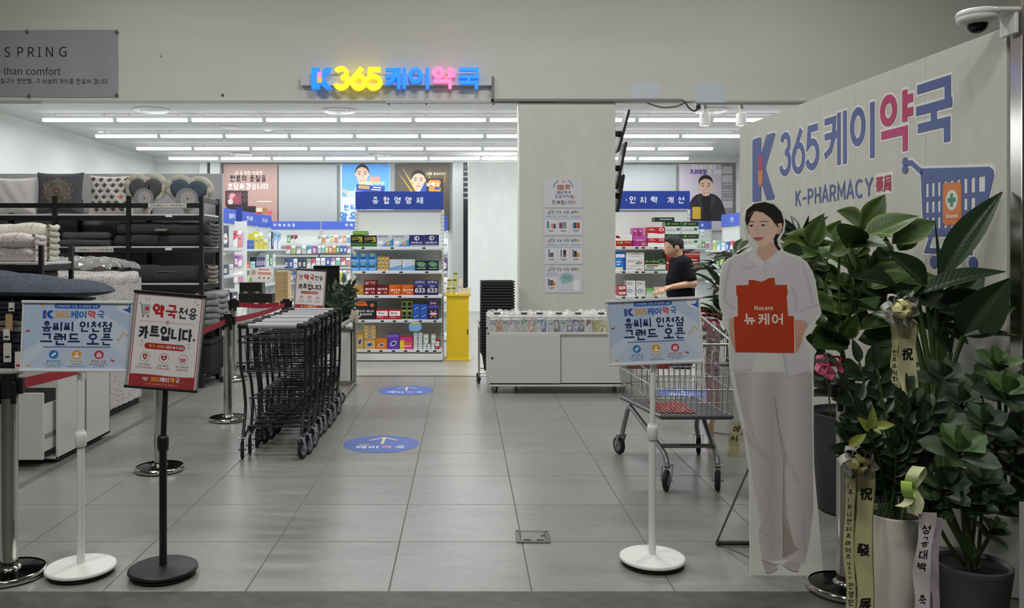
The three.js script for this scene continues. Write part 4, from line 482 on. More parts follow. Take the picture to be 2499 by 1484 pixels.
kind('paleblue', '#c3cfda', (g) => { g.fillStyle = '#6f9dc8'; g.beginPath(); g.moveTo(0, 120); g.lineTo(160, 76); g.lineTo(160, 160); g.lineTo(0, 160); g.fill(); word(g, '맥스비타', 74, 58, 34, '#f4f7fb', { outline: .05, outlineColor: '#4b7cae' }); g.fillStyle = '#e5b64d'; g.beginPath(); g.arc(138, 30, 16, 0, 7); g.fill(); });
kind('navygreen', '#1f2244', (g) => { g.fillStyle = '#57a544'; g.beginPath(); g.ellipse(80, 60, 70, 40, .2, 0, 7); g.fill(); g.fillStyle = '#1f2244'; g.fillRect(26, 52, 110, 34); word(g, '아로나민', 80, 56, 26, '#f3f5f0'); g.fillStyle = '#8dd06f'; g.fillRect(20, 116, 120, 12); });
kind('bronze', '#b58334', (g) => { g.fillStyle = '#8c5a21'; for (let i = 0; i < 6; i++) { g.beginPath(); g.ellipse(30 + i * 24, 120 - i * 10, 60, 12, -.5, 0, 7); g.fill(); g.fillStyle = i % 2 ? '#8c5a21' : '#d2a14a'; } });
kind('darkred', '#7e1f28', (g) => { g.fillStyle = '#5b151d'; g.fillRect(0, 0, 160, 40); word(g, '메가트루', 84, 50, 36, '#f3e9e4'); g.fillStyle = '#e2d7cd'; g.beginPath(); g.ellipse(36, 124, 24, 14, 0, 0, 7); g.fill(); g.fillStyle = '#c77763'; g.beginPath(); g.ellipse(120, 120, 22, 16, 0, 0, 7); g.fill(); });
kind('orange', '#d4651f', (g) => { g.fillStyle = '#c24f12'; g.beginPath(); g.moveTo(0, 160); g.lineTo(160, 0); g.lineTo(160, 160); g.fill(); word(g, '메가트루', 88, 66, 36, '#f7ece0'); word(g, '포커스', 100, 108, 28, '#f7ece0'); });
kind('n633', '#272752', (g) => { g.fillStyle = '#4a4794'; g.fillRect(0, 0, 160, 30); g.fillStyle = '#f4eef0'; g.font = 'bold 84px sans-serif'; g.fillText('633', 8, 126); word(g, '비맥스', 80, 30, 26, '#dcdcee'); });
kind('blackorange', '#232226', (g) => { g.fillStyle = '#e2702a'; g.beginPath(); g.moveTo(0, 0); g.lineTo(80, 0); g.lineTo(100, 40); g.lineTo(0, 40); g.fill(); g.fillStyle = '#17161a'; g.font = 'bold 20px sans-serif'; g.fillText('SMART S', 6, 26); word(g, '비타민 에너지', 84, 76, 22, '#e9e6e4'); word(g, '활성비타민', 84, 104, 22, '#e9e6e4'); g.fillStyle = '#dd6a2a'; g.beginPath(); g.arc(132, 34, 16, 0, 7); g.fill(); });
kind('redwhite', '#b12331', (g) => { g.fillStyle = '#efeeea'; g.fillRect(8, 26, 144, 76); word(g, '액티넘', 70, 46, 32, '#4c4146'); g.fillStyle = '#d8d4d0'; g.fillRect(20, 118, 70, 10); });
kind('greenblack', '#93b33f', (g) => { g.fillStyle = '#15171a'; g.beginPath(); g.moveTo(24, 14); g.lineTo(136, 14); g.lineTo(150, 146); g.lineTo(10, 146); g.fill(); g.fillStyle = '#8c939a'; g.fillRect(34, 80, 92, 16); });
kind('bluebox', '#2c5fc0', (g) => { g.fillStyle = '#123a82'; g.beginPath(); g.ellipse(80, 80, 66, 34, -.4, 0, 7); g.fill(); g.strokeStyle = '#e9eef8'; g.lineWidth = 12; g.beginPath(); g.moveTo(30, 104); g.lineTo(126, 58); g.stroke(); });
kind('purpleX', '#2b234f', (g) => { g.fillStyle = '#5a4ea8'; g.fillRect(0, 0, 160, 34); g.strokeStyle = '#dd8a57'; g.lineWidth = 18; g.beginPath(); g.moveTo(40, 60); g.lineTo(120, 140); g.moveTo(120, 60); g.lineTo(40, 140); g.stroke(); g.fillStyle = '#e3dff0'; g.fillRect(26, 88, 108, 18); });
kind('purple', '#5f3ba8', (g) => { g.fillStyle = '#e6e2f2'; g.beginPath(); g.ellipse(80, 96, 46, 26, -.4, 0, 7); g.fill(); g.fillStyle = '#2f2f6e'; g.beginPath(); g.ellipse(80, 96, 34, 17, -.4, 0, 7); g.fill(); g.fillStyle = '#7b57c0'; g.fillRect(0, 0, 160, 30); });
kind('orangeoval', '#d7761f', (g) => { g.fillStyle = '#f1e2cd'; g.beginPath(); g.ellipse(80, 96, 46, 26, -.4, 0, 7); g.fill(); g.fillStyle = '#3d4a86'; g.beginPath(); g.ellipse(80, 96, 34, 17, -.4, 0, 7); g.fill(); });
kind('pinkyellow', '#d8337a', (g) => { g.fillStyle = '#e2b52b'; g.fillRect(0, 40, 60, 122); g.fillStyle = '#e06a4a'; g.fillRect(50, 60, 110, 40); g.fillStyle = '#f0d44c'; g.fillRect(8, 60, 40, 60); g.fillStyle = '#f6e9ee'; g.fillRect(60, 112, 80, 12); });
kind('tin', '#b8c2c2', (g) => { g.fillStyle = '#e6ebe9'; g.beginPath(); g.arc(80, 80, 66, 0, 7); g.fill(); g.fillStyle = '#3d7d84'; g.fillRect(40, 62, 80, 14); g.fillStyle = '#86a6b4'; g.fillRect(46, 86, 68, 10); });
kind('whitered', '#e8e4de', (g) => { g.fillStyle = '#a3202c'; g.fillRect(0, 86, 160, 76); g.fillStyle = '#8b1723'; g.beginPath(); g.ellipse(20, 36, 26, 16, .5, 0, 7); g.fill(); for (const [x, c] of [[26, '#e07a3e'], [54, '#dfb84c'], [40, '#5e9c4f']]) { g.fillStyle = c; g.beginPath(); g.arc(x, 112, 16, 0, 7); g.fill(); } g.fillStyle = '#d3aa63'; g.fillRect(82, 104, 66, 10); });
kind('magenta', '#a92f86', (g) => { g.fillStyle = '#c552a4'; g.fillRect(0, 0, 160, 60); word(g, '프로폴리스', 80, 56, 26, '#f6e7f2'); g.fillStyle = '#b98a5d'; g.beginPath(); g.arc(120, 122, 26, 0, 7); g.fill(); });
kind('redwave', '#c32234', (g) => { g.fillStyle = '#eeecea'; g.beginPath(); g.moveTo(0, 92); g.bezierCurveTo(50, 70, 100, 112, 160, 88); g.lineTo(160, 162); g.lineTo(0, 162); g.fill(); g.strokeStyle = '#f5eeee'; g.lineWidth = 9; g.beginPath(); g.arc(130, 36, 18, 0, 7); g.stroke(); g.fillStyle = '#ecd7d9'; g.fillRect(14, 24, 44, 8); g.fillRect(14, 40, 60, 6); });
kind('greenwhite', '#d4d8d4', (g) => { g.fillStyle = '#1f3d2d'; g.fillRect(0, 0, 160, 62); g.fillStyle = '#69a843'; g.beginPath(); g.ellipse(34, 30, 20, 12, -.5, 0, 7); g.fill(); g.fillStyle = '#b99d4a'; g.fillRect(64, 26, 70, 10); g.fillStyle = '#2e7a52'; g.beginPath(); g.arc(132, 100, 18, 0, 7); g.fill(); g.fillStyle = '#8c9690'; g.fillRect(14, 98, 90, 6); g.fillRect(14, 114, 96, 8); });
kind('darkgreen', '#24382b', (g) => { g.fillStyle = '#cfd4cf'; g.fillRect(40, 60, 100, 30); });
kind('bluechart', '#1d56a8', (g) => { g.fillStyle = '#e8eef6'; g.fillRect(8, 18, 140, 30); g.fillStyle = '#2f7fd2'; g.beginPath(); g.arc(60, 110, 66, 0, 7); g.fill(); g.fillStyle = '#e9e4b8'; g.fillRect(0, 132, 120, 30); g.fillStyle = '#edf2f8'; g.fillRect(16, 80, 70, 9); g.fillRect(16, 102, 60, 9); });
kind('whitebook', '#e6e4e2', (g) => { g.fillStyle = '#a64a52'; g.fillRect(0, 28, 160, 4); g.fillRect(0, 104, 160, 4); g.fillStyle = '#8e939a'; g.fillRect(50, 10, 66, 9); g.fillRect(30, 48, 100, 6); for (const [x, y, c] of [[112, 126, '#7f8fc4'], [132, 136, '#c47f8f'], [96, 142, '#6fa07a'], [118, 148, '#c9a95f']]) { g.fillStyle = c; g.beginPath(); g.arc(x, y, 13, 0, 7); g.fill(); } g.fillStyle = '#c0636a'; g.fillRect(12, 116, 60, 8); });
kind('greengold', '#1c4b35', (g) => { g.fillStyle = '#e7e4d8'; g.fillRect(0, 84, 160, 64); word(g, '루스메나', 52, 34, 28, '#c9a85c'); g.strokeStyle = '#c9a85c'; g.lineWidth = 6; g.beginPath(); g.arc(126, 48, 24, 0, 7); g.stroke(); g.fillStyle = '#2a2f2b'; g.fillRect(12, 96, 90, 12); g.fillRect(12, 122, 60, 10); });
kind('bookred', '#8e2a2c', (g) => { g.fillStyle = '#e4dcd8'; g.fillRect(0, 56, 160, 18); g.fillStyle = '#c04a3a'; g.fillRect(10, 90, 140, 50); g.fillStyle = '#e6dcd7'; g.fillRect(50, 20, 80, 12); });
kind('ringbox', '#e6e6e4', (g) => { g.strokeStyle = '#44507c'; g.lineWidth = 12; g.beginPath(); g.arc(56, 74, 30, 0, 7); g.stroke(); g.strokeStyle = '#c06a72'; g.beginPath(); g.arc(56, 74, 30, .2, 2); g.stroke(); g.fillStyle = '#a9b2c4'; g.fillRect(98, 60, 48, 8); g.fillRect(98, 78, 48, 6); });
kind('lime', '#d9efd0', (g) => { g.fillStyle = '#79d157'; g.fillRect(0, 0, 160, 50); g.fillStyle = '#4f7c46'; g.fillRect(20, 76, 46, 10); g.fillRect(90, 76, 46, 10); });
kind('pinkwhite', '#efe4e2', (g) => { g.fillStyle = '#d9868a'; g.fillRect(30, 26, 120, 8); g.fillRect(30, 96, 110, 8); g.fillStyle = '#33363c'; g.fillRect(50, 56, 100, 12); g.fillStyle = '#d85a63'; g.fillRect(6, 60, 26, 70); });
kind('clearblack', '#3a362f', (g) => { g.fillStyle = '#131110'; g.fillRect(8, 14, 144, 118); g.fillStyle = '#d2c8b4'; g.fillRect(60, 136, 60, 16); g.fillStyle = '#26221f'; for (let i = 0; i < 4; i++) g.fillRect(20 + i * 34, 30, 20, 90); });
kind('carton', '#c3a57a', (g) => { g.fillStyle = '#a4865c'; g.fillRect(0, 76, 160, 5); g.fillStyle = '#8c6c45'; g.fillRect(116, 40, 18, 28); g.fillRect(110, 110, 30, 8); });
kind('yellowbox', '#d9c04a', (g) => { g.fillStyle = '#5f7a30'; g.fillRect(0, 0, 160, 40); g.fillStyle = '#f3eed6'; g.fillRect(30, 60, 100, 50); g.fillStyle = '#3a3a30'; g.fillRect(48, 76, 64, 18); });
kind('peach', '#e0c9a8', (g) => { g.fillStyle = '#efe6d8'; g.fillRect(20, 20, 120, 110); g.fillStyle = '#d89a4a'; g.fillRect(30, 60, 100, 12); });
const packColors = ['#e8a05f', '#8fc3e2', '#e3d36c', '#e59aa6', '#a9b9a2', '#ed9d6a', '#7fb4dc', '#4ea3ab', '#b36cb4', '#c4d68a', '#8c2a35', '#3a66c2', '#e9eef4', '#c58ac0', '#5a4a90', '#9fd4cf', '#e2606a', '#2f3a52', '#d5d9de', '#f0c9c0', '#6fae6b', '#d9cf3a'];
packColors.forEach((c, i) => kind('pack' + i, c, (g) => { g.fillStyle = '#f4f4f2'; if (i % 3 === 0) { g.fillRect(0, 0, 160, 36); g.fillStyle = '#6f7f95'; g.fillRect(30, 70, 100, 14); } else if (i % 3 === 1) { g.beginPath(); g.moveTo(0, 100); g.lineTo(160, 60); g.lineTo(160, 160); g.lineTo(0, 160); g.fill(); g.fillStyle = '#50607c'; g.fillRect(20, 26, 90, 16); } else { g.beginPath(); g.ellipse(80, 96, 50, 40, 0, 0, 7); g.fill(); g.fillStyle = '#c24f5d'; g.fillRect(40, 90, 80, 12); g.fillStyle = '#39466a'; g.fillRect(24, 22, 112, 14); } }));
const atlasTex = canvasTex(ATLAS, ATLAS, (g) => KINDS.forEach((k, i) => { const x = (i % COLS) * CELL, y = Math.floor(i / COLS) * CELL; g.save(); g.beginPath(); g.rect(x, y, CELL, CELL); g.clip(); g.fillStyle = k.base; g.fillRect(x, y, CELL, CELL); g.translate(x + 8, y + 4); g.beginPath(); g.rect(0, 0, 160, 162); g.clip(); k.draw(g); g.restore(); }));
const mAtlas = mat(0xffffff, .4, 0, { map: atlasTex });
function paint(g, kd) { const i = KIND[kd], x = (i % COLS) * CELL, y = Math.floor(i / COLS) * CELL, uv = g.attributes.uv, n = g.attributes.normal; const U = (a, b) => [(x + a) / ATLAS, 1 - (y + b) / ATLAS]; for (let k = 0; k < uv.count; k++) { const f = n.getZ(k) > .6; const [a, b] = f ? U(9 + uv.getX(k) * 158, 5 + (1 - uv.getY(k)) * 160) : U(2 + uv.getX(k) * 3, 20 + uv.getY(k) * 100); uv.setXY(k, a, b); } return g; }
const geoCache = {};
function boxGeo(kd, w, h, d) { const k = [kd, w.toFixed(3), h.toFixed(3), d.toFixed(3)].join(); return geoCache[k] || (geoCache[k] = paint(new THREE.BoxGeometry(w, h, d).translate(0, h / 2, -d / 2), kd)); }
function pouchGeo(kd, w, h) { const k = ['p', kd, w.toFixed(3), h.toFixed(3)].join(); if (geoCache[k]) return geoCache[k]; const b = new THREE.BoxGeometry(w, h, .028, 4, 6, 1); const p = b.attributes.position; for (let i = 0; i < p.count; i++) { const u = p.getX(i) / w * 2, v = p.getY(i) / h * 2, t = Math.sqrt(Math.max(0, 1 - Math.pow(Math.abs(v), 4))) * (1 - .5 * u * u); p.setZ(i, Math.sign(p.getZ(i)) * (.002 + .014 * t)); p.setX(i, p.getX(i) * (1 - .06 * (1 - v * v))); } b.translate(0, h / 2, -.014); paint(b, kd); b.computeVertexNormals(); return geoCache[k] = b; }
const look = { green3: 'green and black', greenflat: 'flat green', silver: 'silver blue', navyr: 'navy', blueV: 'blue patterned', gold: 'gold', paleblue: 'pale blue', navygreen: 'navy and green', bronze: 'bronze', darkred: 'dark red', orange: 'orange', n633: 'purple 633', blackorange: 'large black and orange', redwhite: 'red and white', greenblack: 'green edged black', bluebox: 'bright blue', purpleX: 'dark purple', purple: 'purple', orangeoval: 'orange oval', pinkyellow: 'pink and yellow', tin: 'silver white tin', whitered: 'white and red', magenta: 'magenta', redwave: 'red and white wave', greenwhite: 'green and white', darkgreen: 'dark green', bluechart: 'blue', whitebook: 'white', greengold: 'green and gold', bookred: 'dark red', ringbox: 'white ring printed', lime: 'lime green', pinkwhite: 'pink and white' };
const ORD = ['first', 'second', 'third', 'fourth', 'fifth', 'sixth', 'seventh', 'eighth', 'ninth', 'tenth', 'eleventh', 'twelfth', 'thirteenth', 'fourteenth', 'fifteenth', 'sixteenth', 'seventeenth', 'eighteenth', 'nineteenth', 'twentieth', 'twenty-first', 'twenty-second'];
function product(kd, w, h, d, pos, label, group, category = 'box', name = 'product_box') { const o = solo(name, boxGeo(kd, w, h, d), mAtlas, label, category, group); o.position.set(...pos); return o; }

// ---------------------------------------------------------------- gondola shelving
const mShelf = mat(lin(.74, .76, .75), .45), mRail = mat(lin(.66, .70, .76), .35), mTag = mat(0x3c3d40, .5), mTagHolder = mat(0xf4f4f2, .4), mBackPanel = mat(lin(.70, .72, .69), .55), mSlot = mat(0x3b3d3c, .8);
const hdrTex = {}; function header(text, w, h, color, size = .42, tk = .5) { const k = text + w.toFixed(2); return hdrTex[k] || (hdrTex[k] = canvasTex(768, Math.round(768 * h / w), (g, W, H) => { g.fillStyle = color; g.fillRect(0, 0, W, H); ktext(g, text, W / 2, H * .5 - H * size / 2, H * size, { color: '#f2f4f6', weight: .145, track: tk }); })); }
// local frame: centre of the front at floor level, facing +z
function gondola(label, pos, turn, w, h, shelves, o = {}) {
  const t = thing('gondola_shelf', label, 'shelf unit', pos, turn, o.group), dp = o.depth ?? .42, z1 = -dp;
  part('base', [rb(w, .09, dp, 0, .055, -dp / 2, .006)], mShelf, t); part('kick_strip', span(-w / 2, w / 2, 0, .012, -dp + .02, -.015), mBlack, t);
  part('back_panel', rb(w - .06, h - .1, .02, 0, (h + .1) / 2, z1 - .01, .003), mBackPanel, t);
  for (const s of [-1, 1]) { const u = part('upright', rb(.03, h, .05, s * (w / 2 - .012), h / 2, z1 + .0, .004), mShelf, t); const sl = []; for (let y = .3; y < h - .03; y += .05) sl.push(bx(.008, .026, .003, s * (w / 2 - .012), y, z1 + .0255)); const q = part('slot_column', sl, mSlot, u); q.userData.kind = 'stuff'; }
  shelves.forEach(([y, tags], i) => { const s = part('shelf', [rb(w - .03, .018, dp - .04, 0, y - .009, -dp / 2 + .01, .003), rb(w - .03, .035, .012, 0, y - .02, -.012, .003), ...[-1, 1].map((k) => { const sh = new THREE.Shape([[0, 0], [dp - .04, 0], [dp - .04, -.14], [dp * .72, -.07], [0, -.035]].map(([a, b]) => new THREE.Vector2(a, b))); return new THREE.ExtrudeGeometry(sh, { depth: .004, bevelEnabled: false }).rotateY(Math.PI / 2).translate(k * (w / 2 - .02) - .002, y - .002, -.01); })], mShelf, t);
    part('price_rail', rb(w - .034, .034, .006, 0, y - .019, -.003, .002), mRail, s); for (const x of tags || []) { const g = part('price_tag', rb(.062, .036, .003, x, y - .019, .002, .001), mTagHolder, s); part('tag_screen', bx(.046, .024, .001, x, y - .019, .0042), mTag, t); } });
  if (o.sign) { const H = o.signH ?? .225, p = part('header_sign', rb(w - .01, H, .018, 0, h + H / 2 + .005, z1 + .03, .002), mat(new THREE.Color(o.color), .5), t); part('header_print', new THREE.PlaneGeometry(w - .014, H - .004).translate(0, h + H / 2 + .005, z1 + .0405), mat(0xffffff, .45, 0, { map: header(o.sign, w, H, o.color, o.size, o.track) }), p); }
  return t;
}
const LEVEL = ['top', 'second', 'third', 'fourth', 'bottom'];
{ // centre unit
  const d = 10.86, x0 = XW(857, d), x1 = XW(1081, d), w = x1 - x0, cx = (x0 + x1) / 2, Y = (y) => YW(y, d), c = (v) => 840 + v * .3101, r = (v) => 440 + v * .3101;
  const ys = [525, 715, 907, 1100, 1335].map((v) => Y(r(v)) + .004), tg = [[148, 378, 628], [155, 312, 448, 650], [90, 255, 438, 645], [148, 300, 395, 485, 600, 715], [195, 290, 388, 483, 580, 650, 712]];
  gondola('white shelf unit with blue header 종합영양제 in the middle of the shop', [cx, 0, -d], 0, w, YW(512, 11.25), ys.map((y, i) => [y, tg[i].map((v) => XW(c(v), d) - cx)]), { sign: '종합영양제', color: '#2b46a2', signH: .24, size: .42, track: .48, group: 'blue header shelf units' });
  const rows = [[['green3', 50, 150, 430], ['green3', 152, 256, 433], ['silver', 257, 384, 428], ['silver', 386, 513, 428], ['navyr', 515, 628, 430], ['navyr', 631, 745, 428]],
    [['blueV', 52, 120, 650], ['blueV', 121, 189, 650], ['blueV', 190, 258, 650], ['gold', 261, 291, 657], ['gold', 292, 322, 657], ['gold', 323, 353, 657], ['paleblue', 356, 455, 622], ['paleblue', 457, 558, 622], ['navygreen', 562, 654, 632], ['navygreen', 656, 745, 632]],
    [['bronze', 62, 153, 828], ['darkred', 156, 250, 822], ['darkred', 253, 350, 822], ['orange', 352, 449, 822], ['orange', 451, 548, 822], ['n633', 551, 645, 812], ['n633', 648, 742, 812]],
    [['blackorange', 90, 248, 952], ['redwhite', 251, 348, 1015], ['redwhite', 350, 447, 1015], ['greenblack', 452, 493, 1026], ['greenblack', 496, 537, 1026], ['bluebox', 541, 597, 1037], ['bluebox', 599, 655, 1037], ['purpleX', 660, 743, 982]],
    [['gold', 95, 153, 1192], ['gold', 156, 248, 1244], ['orangeoval', 250, 339, 1246], ['purple', 341, 434, 1214], ['pinkyellow', 437, 541, 1234], ['tin', 545, 580, 1288], ['tin', 582, 617, 1288], ['tin', 620, 650, 1288], ['tin', 652, 680, 1288], ['tin', 684, 714, 1290], ['redwhite', 717, 749, 1256]]];
  const onTop = [[['greenflat', 68, 185, 400, 0]], [['blueV', 52, 120, 577, 0], ['blueV', 121, 189, 577, 1], ['blueV', 190, 258, 577, 2], ['gold', 261, 291, 600, 3], ['gold', 292, 322, 600, 4], ['gold', 323, 353, 600, 5]], [['darkred', 156, 254, 786, 1], ['n633', 551, 645, 786, 5], ['n633', 648, 742, 786, 6]], [['greenblack', 452, 493, 952, 3], ['greenblack', 496, 537, 952, 4], ['bluebox', 541, 597, 976, 5], ['bluebox', 599, 655, 976, 6], ['purpleX', 660, 743, 940, 7]], [['gold', 156, 248, 1218, 1], ['gold', 156, 248, 1190, 1], ['gold', 156, 248, 1164, 1], ['gold', 156, 248, 1138, 1], ['tin', 545, 580, 1244, 5], ['tin', 582, 617, 1244, 6], ['tin', 545, 580, 1200, 5], ['tin', 582, 617, 1200, 6], ['tin', 622, 664, 1212, 7], ['tin', 684, 719, 1214, 9]]];
  rows.forEach((row, i) => { const tops = []; row.forEach(([k, a, b, y], j) => { const X0 = XW(c(a), 10.9), X1 = XW(c(b), 10.9), ht = Math.max(.03, YW(r(y), 10.9) - ys[i] - .002); tops[j] = ys[i] + ht; product(k, X1 - X0 - .003, ht, .16, [(X0 + X1) / 2, ys[i] + .0005, -d - .025], `${look[k]} supplement box, ${ORD[j]} from left on ${LEVEL[i]} shelf of the middle unit`, 'supplement boxes on the middle unit'); });
    onTop[i].forEach(([k, a, b, y, j], n) => { const X0 = XW(c(a), 10.9), X1 = XW(c(b), 10.9), y1 = YW(r(y), 10.9), ht = Math.max(.02, y1 - tops[j] - .001); const lay = onTop[i].slice(0, n).filter((q) => q[4] === j).length; product(k, X1 - X0 - .003, ht, .15, [(X0 + X1) / 2, tops[j] + .0005, -d - .03], `${look[k]} supplement box stacked ${['one', 'two', 'three', 'four'][lay]} up, ${ORD[j]} pile, ${LEVEL[i]} shelf, middle unit`, 'stacked supplement boxes on the middle unit'); tops[j] += ht + .001; }); });
  const wob = thing('shelf_wobbler', 'blue cloud-shaped price wobbler hanging on the fourth shelf of the middle unit', 'price sign', [XW(c(558), d), Y(r(1148)), -d + .03]); part('card', new THREE.ExtrudeGeometry(new THREE.Shape([[-.08, -.03], [-.06, -.06], [.05, -.065], [.085, -.03], [.08, .03], [.04, .05], [.02, .07], [-.03, .05], [-.075, .03]].map(([a, b]) => new THREE.Vector2(a, b))), { depth: .003, bevelEnabled: false }), mat(0x7fb0d8, .4), wob); part('arm', rod([0, .03, 0], [.01, .085, -.035], .003), mTagHolder, wob); part('stripe', bx(.1, .02, .002, 0, .04, .004), mat(0xe0c24a, .5), wob);
}
{ // right unit
  const d = 10.86, x0 = XW(1480, d), x1 = XW(1704, d), w = x1 - x0, cx = (x0 + x1) / 2, Y = (y) => YW(y, d), c = (v) => 1500 + v * .1213, r = (v) => 550 + v * .1213;
  const ys = [428, 918, 1428].map((v) => Y(r(v)) + .003); ys.push(Y(785), Y(855));
  gondola('white shelf unit with blue header 혈행·인지력 개선 behind the man', [cx, 0, -d], 0, w, YW(511, 11.25), ys.map((y, i) => [y, [180, 445, 575, 830, 1365].slice(0, 5 - (i > 1 ? 0 : 0)).map((v) => XW(c(v), d) - cx)]), { sign: '혈행·인지력  개선', color: '#2b46a2', signH: .24, size: .42, track: .43, group: 'blue header shelf units' });
  const rows = [[['whitered', 15, 352, 180], ['magenta', 362, 650, 206], ['redwave', 657, 1003, 258], ['greenwhite', 1010, 1332, 175], ['greenwhite', 1340, 1685, 175]], [['bluechart', 10, 214, 537], ['whitebook', 220, 594, 790], ['greengold', 602, 1023, 648], ['bookred', 1030, 1330, 650], ['bookred', 1400, 1712, 650]], [['redwhite', 75, 222, 1320], ['ringbox', 232, 416, 1238], ['ringbox', 430, 622, 1242], ['lime', 632, 782, 1270], ['pinkwhite', 792, 1035, 1242], ['pinkwhite', 1060, 1300, 1242]]];
  const tp = [[['magenta', 365, 470, 52, 1], ['magenta', 476, 586, 52, 1], ['redwave', 657, 1003, 37, 2], ['greenwhite', 1010, 1332, -75, 3], ['greenwhite', 1340, 1685, -75, 4], ['darkgreen', 800, 1200, -160, 3]], [['whitebook', 220, 594, 547, 1], ['bookred', 1030, 1330, 530, 3], ['bookred', 1400, 1712, 530, 4]], [['redwhite', 75, 222, 1210, 0], ['ringbox', 235, 417, 1112, 1], ['ringbox', 428, 612, 1118, 2]]];
  rows.forEach((row, i) => { const tops = []; row.forEach(([k, a, b, y], j) => { const X0 = XW(c(a), 10.9), X1 = XW(c(b), 10.9), ht = YW(r(y), 10.9) - ys[i] - .002; tops[j] = ys[i] + ht; product(k, X1 - X0 - .003, ht, .2, [(X0 + X1) / 2, ys[i] + .0005, -d - .025], `${look[k]} remedy box, ${ORD[j]} from left on ${LEVEL[i]} shelf behind the man`, 'remedy boxes on the right unit'); });
    const used = {}; tp[i].forEach(([k, a, b, y, j], n) => { const X0 = XW(c(a), 10.9), X1 = XW(c(b), 10.9), pair = n && tp[i][n - 1][4] === j && tp[i][n - 1][0] === k; const base = pair ? used[j] : tops[j]; const ht = YW(r(y), 10.9) - base - .001; used[j] = base; product(k, X1 - X0 - .003, ht, .18, [(X0 + X1) / 2, base + .0005, -d - .03], `${look[k]} remedy box atop the ${ORD[j]} pile${pair ? ' right' : ''}, ${LEVEL[i]} shelf behind the man`, 'stacked remedy boxes on the right unit'); if (!pair) tops[j] = base + ht + .001; }); });
}
{ // tall unit seen end-on behind the middle one, and the yellow stand
  gondola('white shelf unit with plain blue header just behind the middle unit', [XW(1040, 13.2), 0, -13.2], 0, XW(1092, 13.2) - XW(988, 13.2), 1.74, [[1.4, []], [1.1, []], [.8, []], [.5, []]], { sign: '영양제', color: '#3c57c0', group: 'blue header shelf units' });
  [['pack12', 1086, 588], ['pack14', 1086, 622], ['pack12', 1086, 655], ['pack18', 1086, 690]].forEach(([k, x, y], i) => { const o = solo('product_pack', pouchGeo(k, .1, .2), mAtlas, `small white and purple hanging pack beside the middle unit, ${ORD[i]} from top`, 'product pack', 'hanging packs beside the middle unit'); o.position.set(XW(1085, 13.19), [1.4, 1.1, .8, .5][i] + .002, -13.195); });
  const d = 10.95, x0 = XW(1087, d), x1 = XW(1147, d), o = thing('yellow_pedestal', 'bright yellow product pedestal standing right of the middle shelf unit', 'pedestal', [(x0 + x1) / 2, 0, -d]), w = x1 - x0, h = YW(718, d), y = mat(lin(.78, .54, .012), .5);
  part('body', rb(w - .03, h - .03, .3, 0, h / 2, -.15, .004), y, o); part('top_board', rb(w + .02, .028, .34, 0, h - .014, -.15, .004), y, o); part('foot_board', rb(w + .015, .02, .34, 0, .01, -.15, .004), y, o); part('door_handle', rb(.012, .07, .008, w / 2 - .03, YW(810, d), .004, .003), mBlack, o);
  [['yellowbox', 1090, 716, 700], ['yellowbox', 1103, 716, 700], ['yellowbox', 1092, 700, 684], ['yellowbox', 1105, 700, 684], ['yellowbox', 1107, 684, 668], ['peach', 1118, 716, 702], ['peach', 1129, 716, 702], ['peach', 1139, 716, 700], ['peach', 1119, 702, 682]].forEach(([k, x, yb, yt], i) => product(k, .052, YW(yt, d) - YW(yb, d) - .001, .05, [XW(x + 4.5, d), i < 2 || (i > 4 && i < 8) ? h + .001 : YW(yb, d) + .01 + (i === 4 ? .002 : 0), -d - .02 - (i % 2) * .0], `tiny ${k === 'peach' ? 'peach' : 'yellow green'} sample box on the yellow pedestal, ${i === 8 ? 'raised on three' : ORD[i] + ' of nine'}`, 'sample boxes on the yellow pedestal'));
}
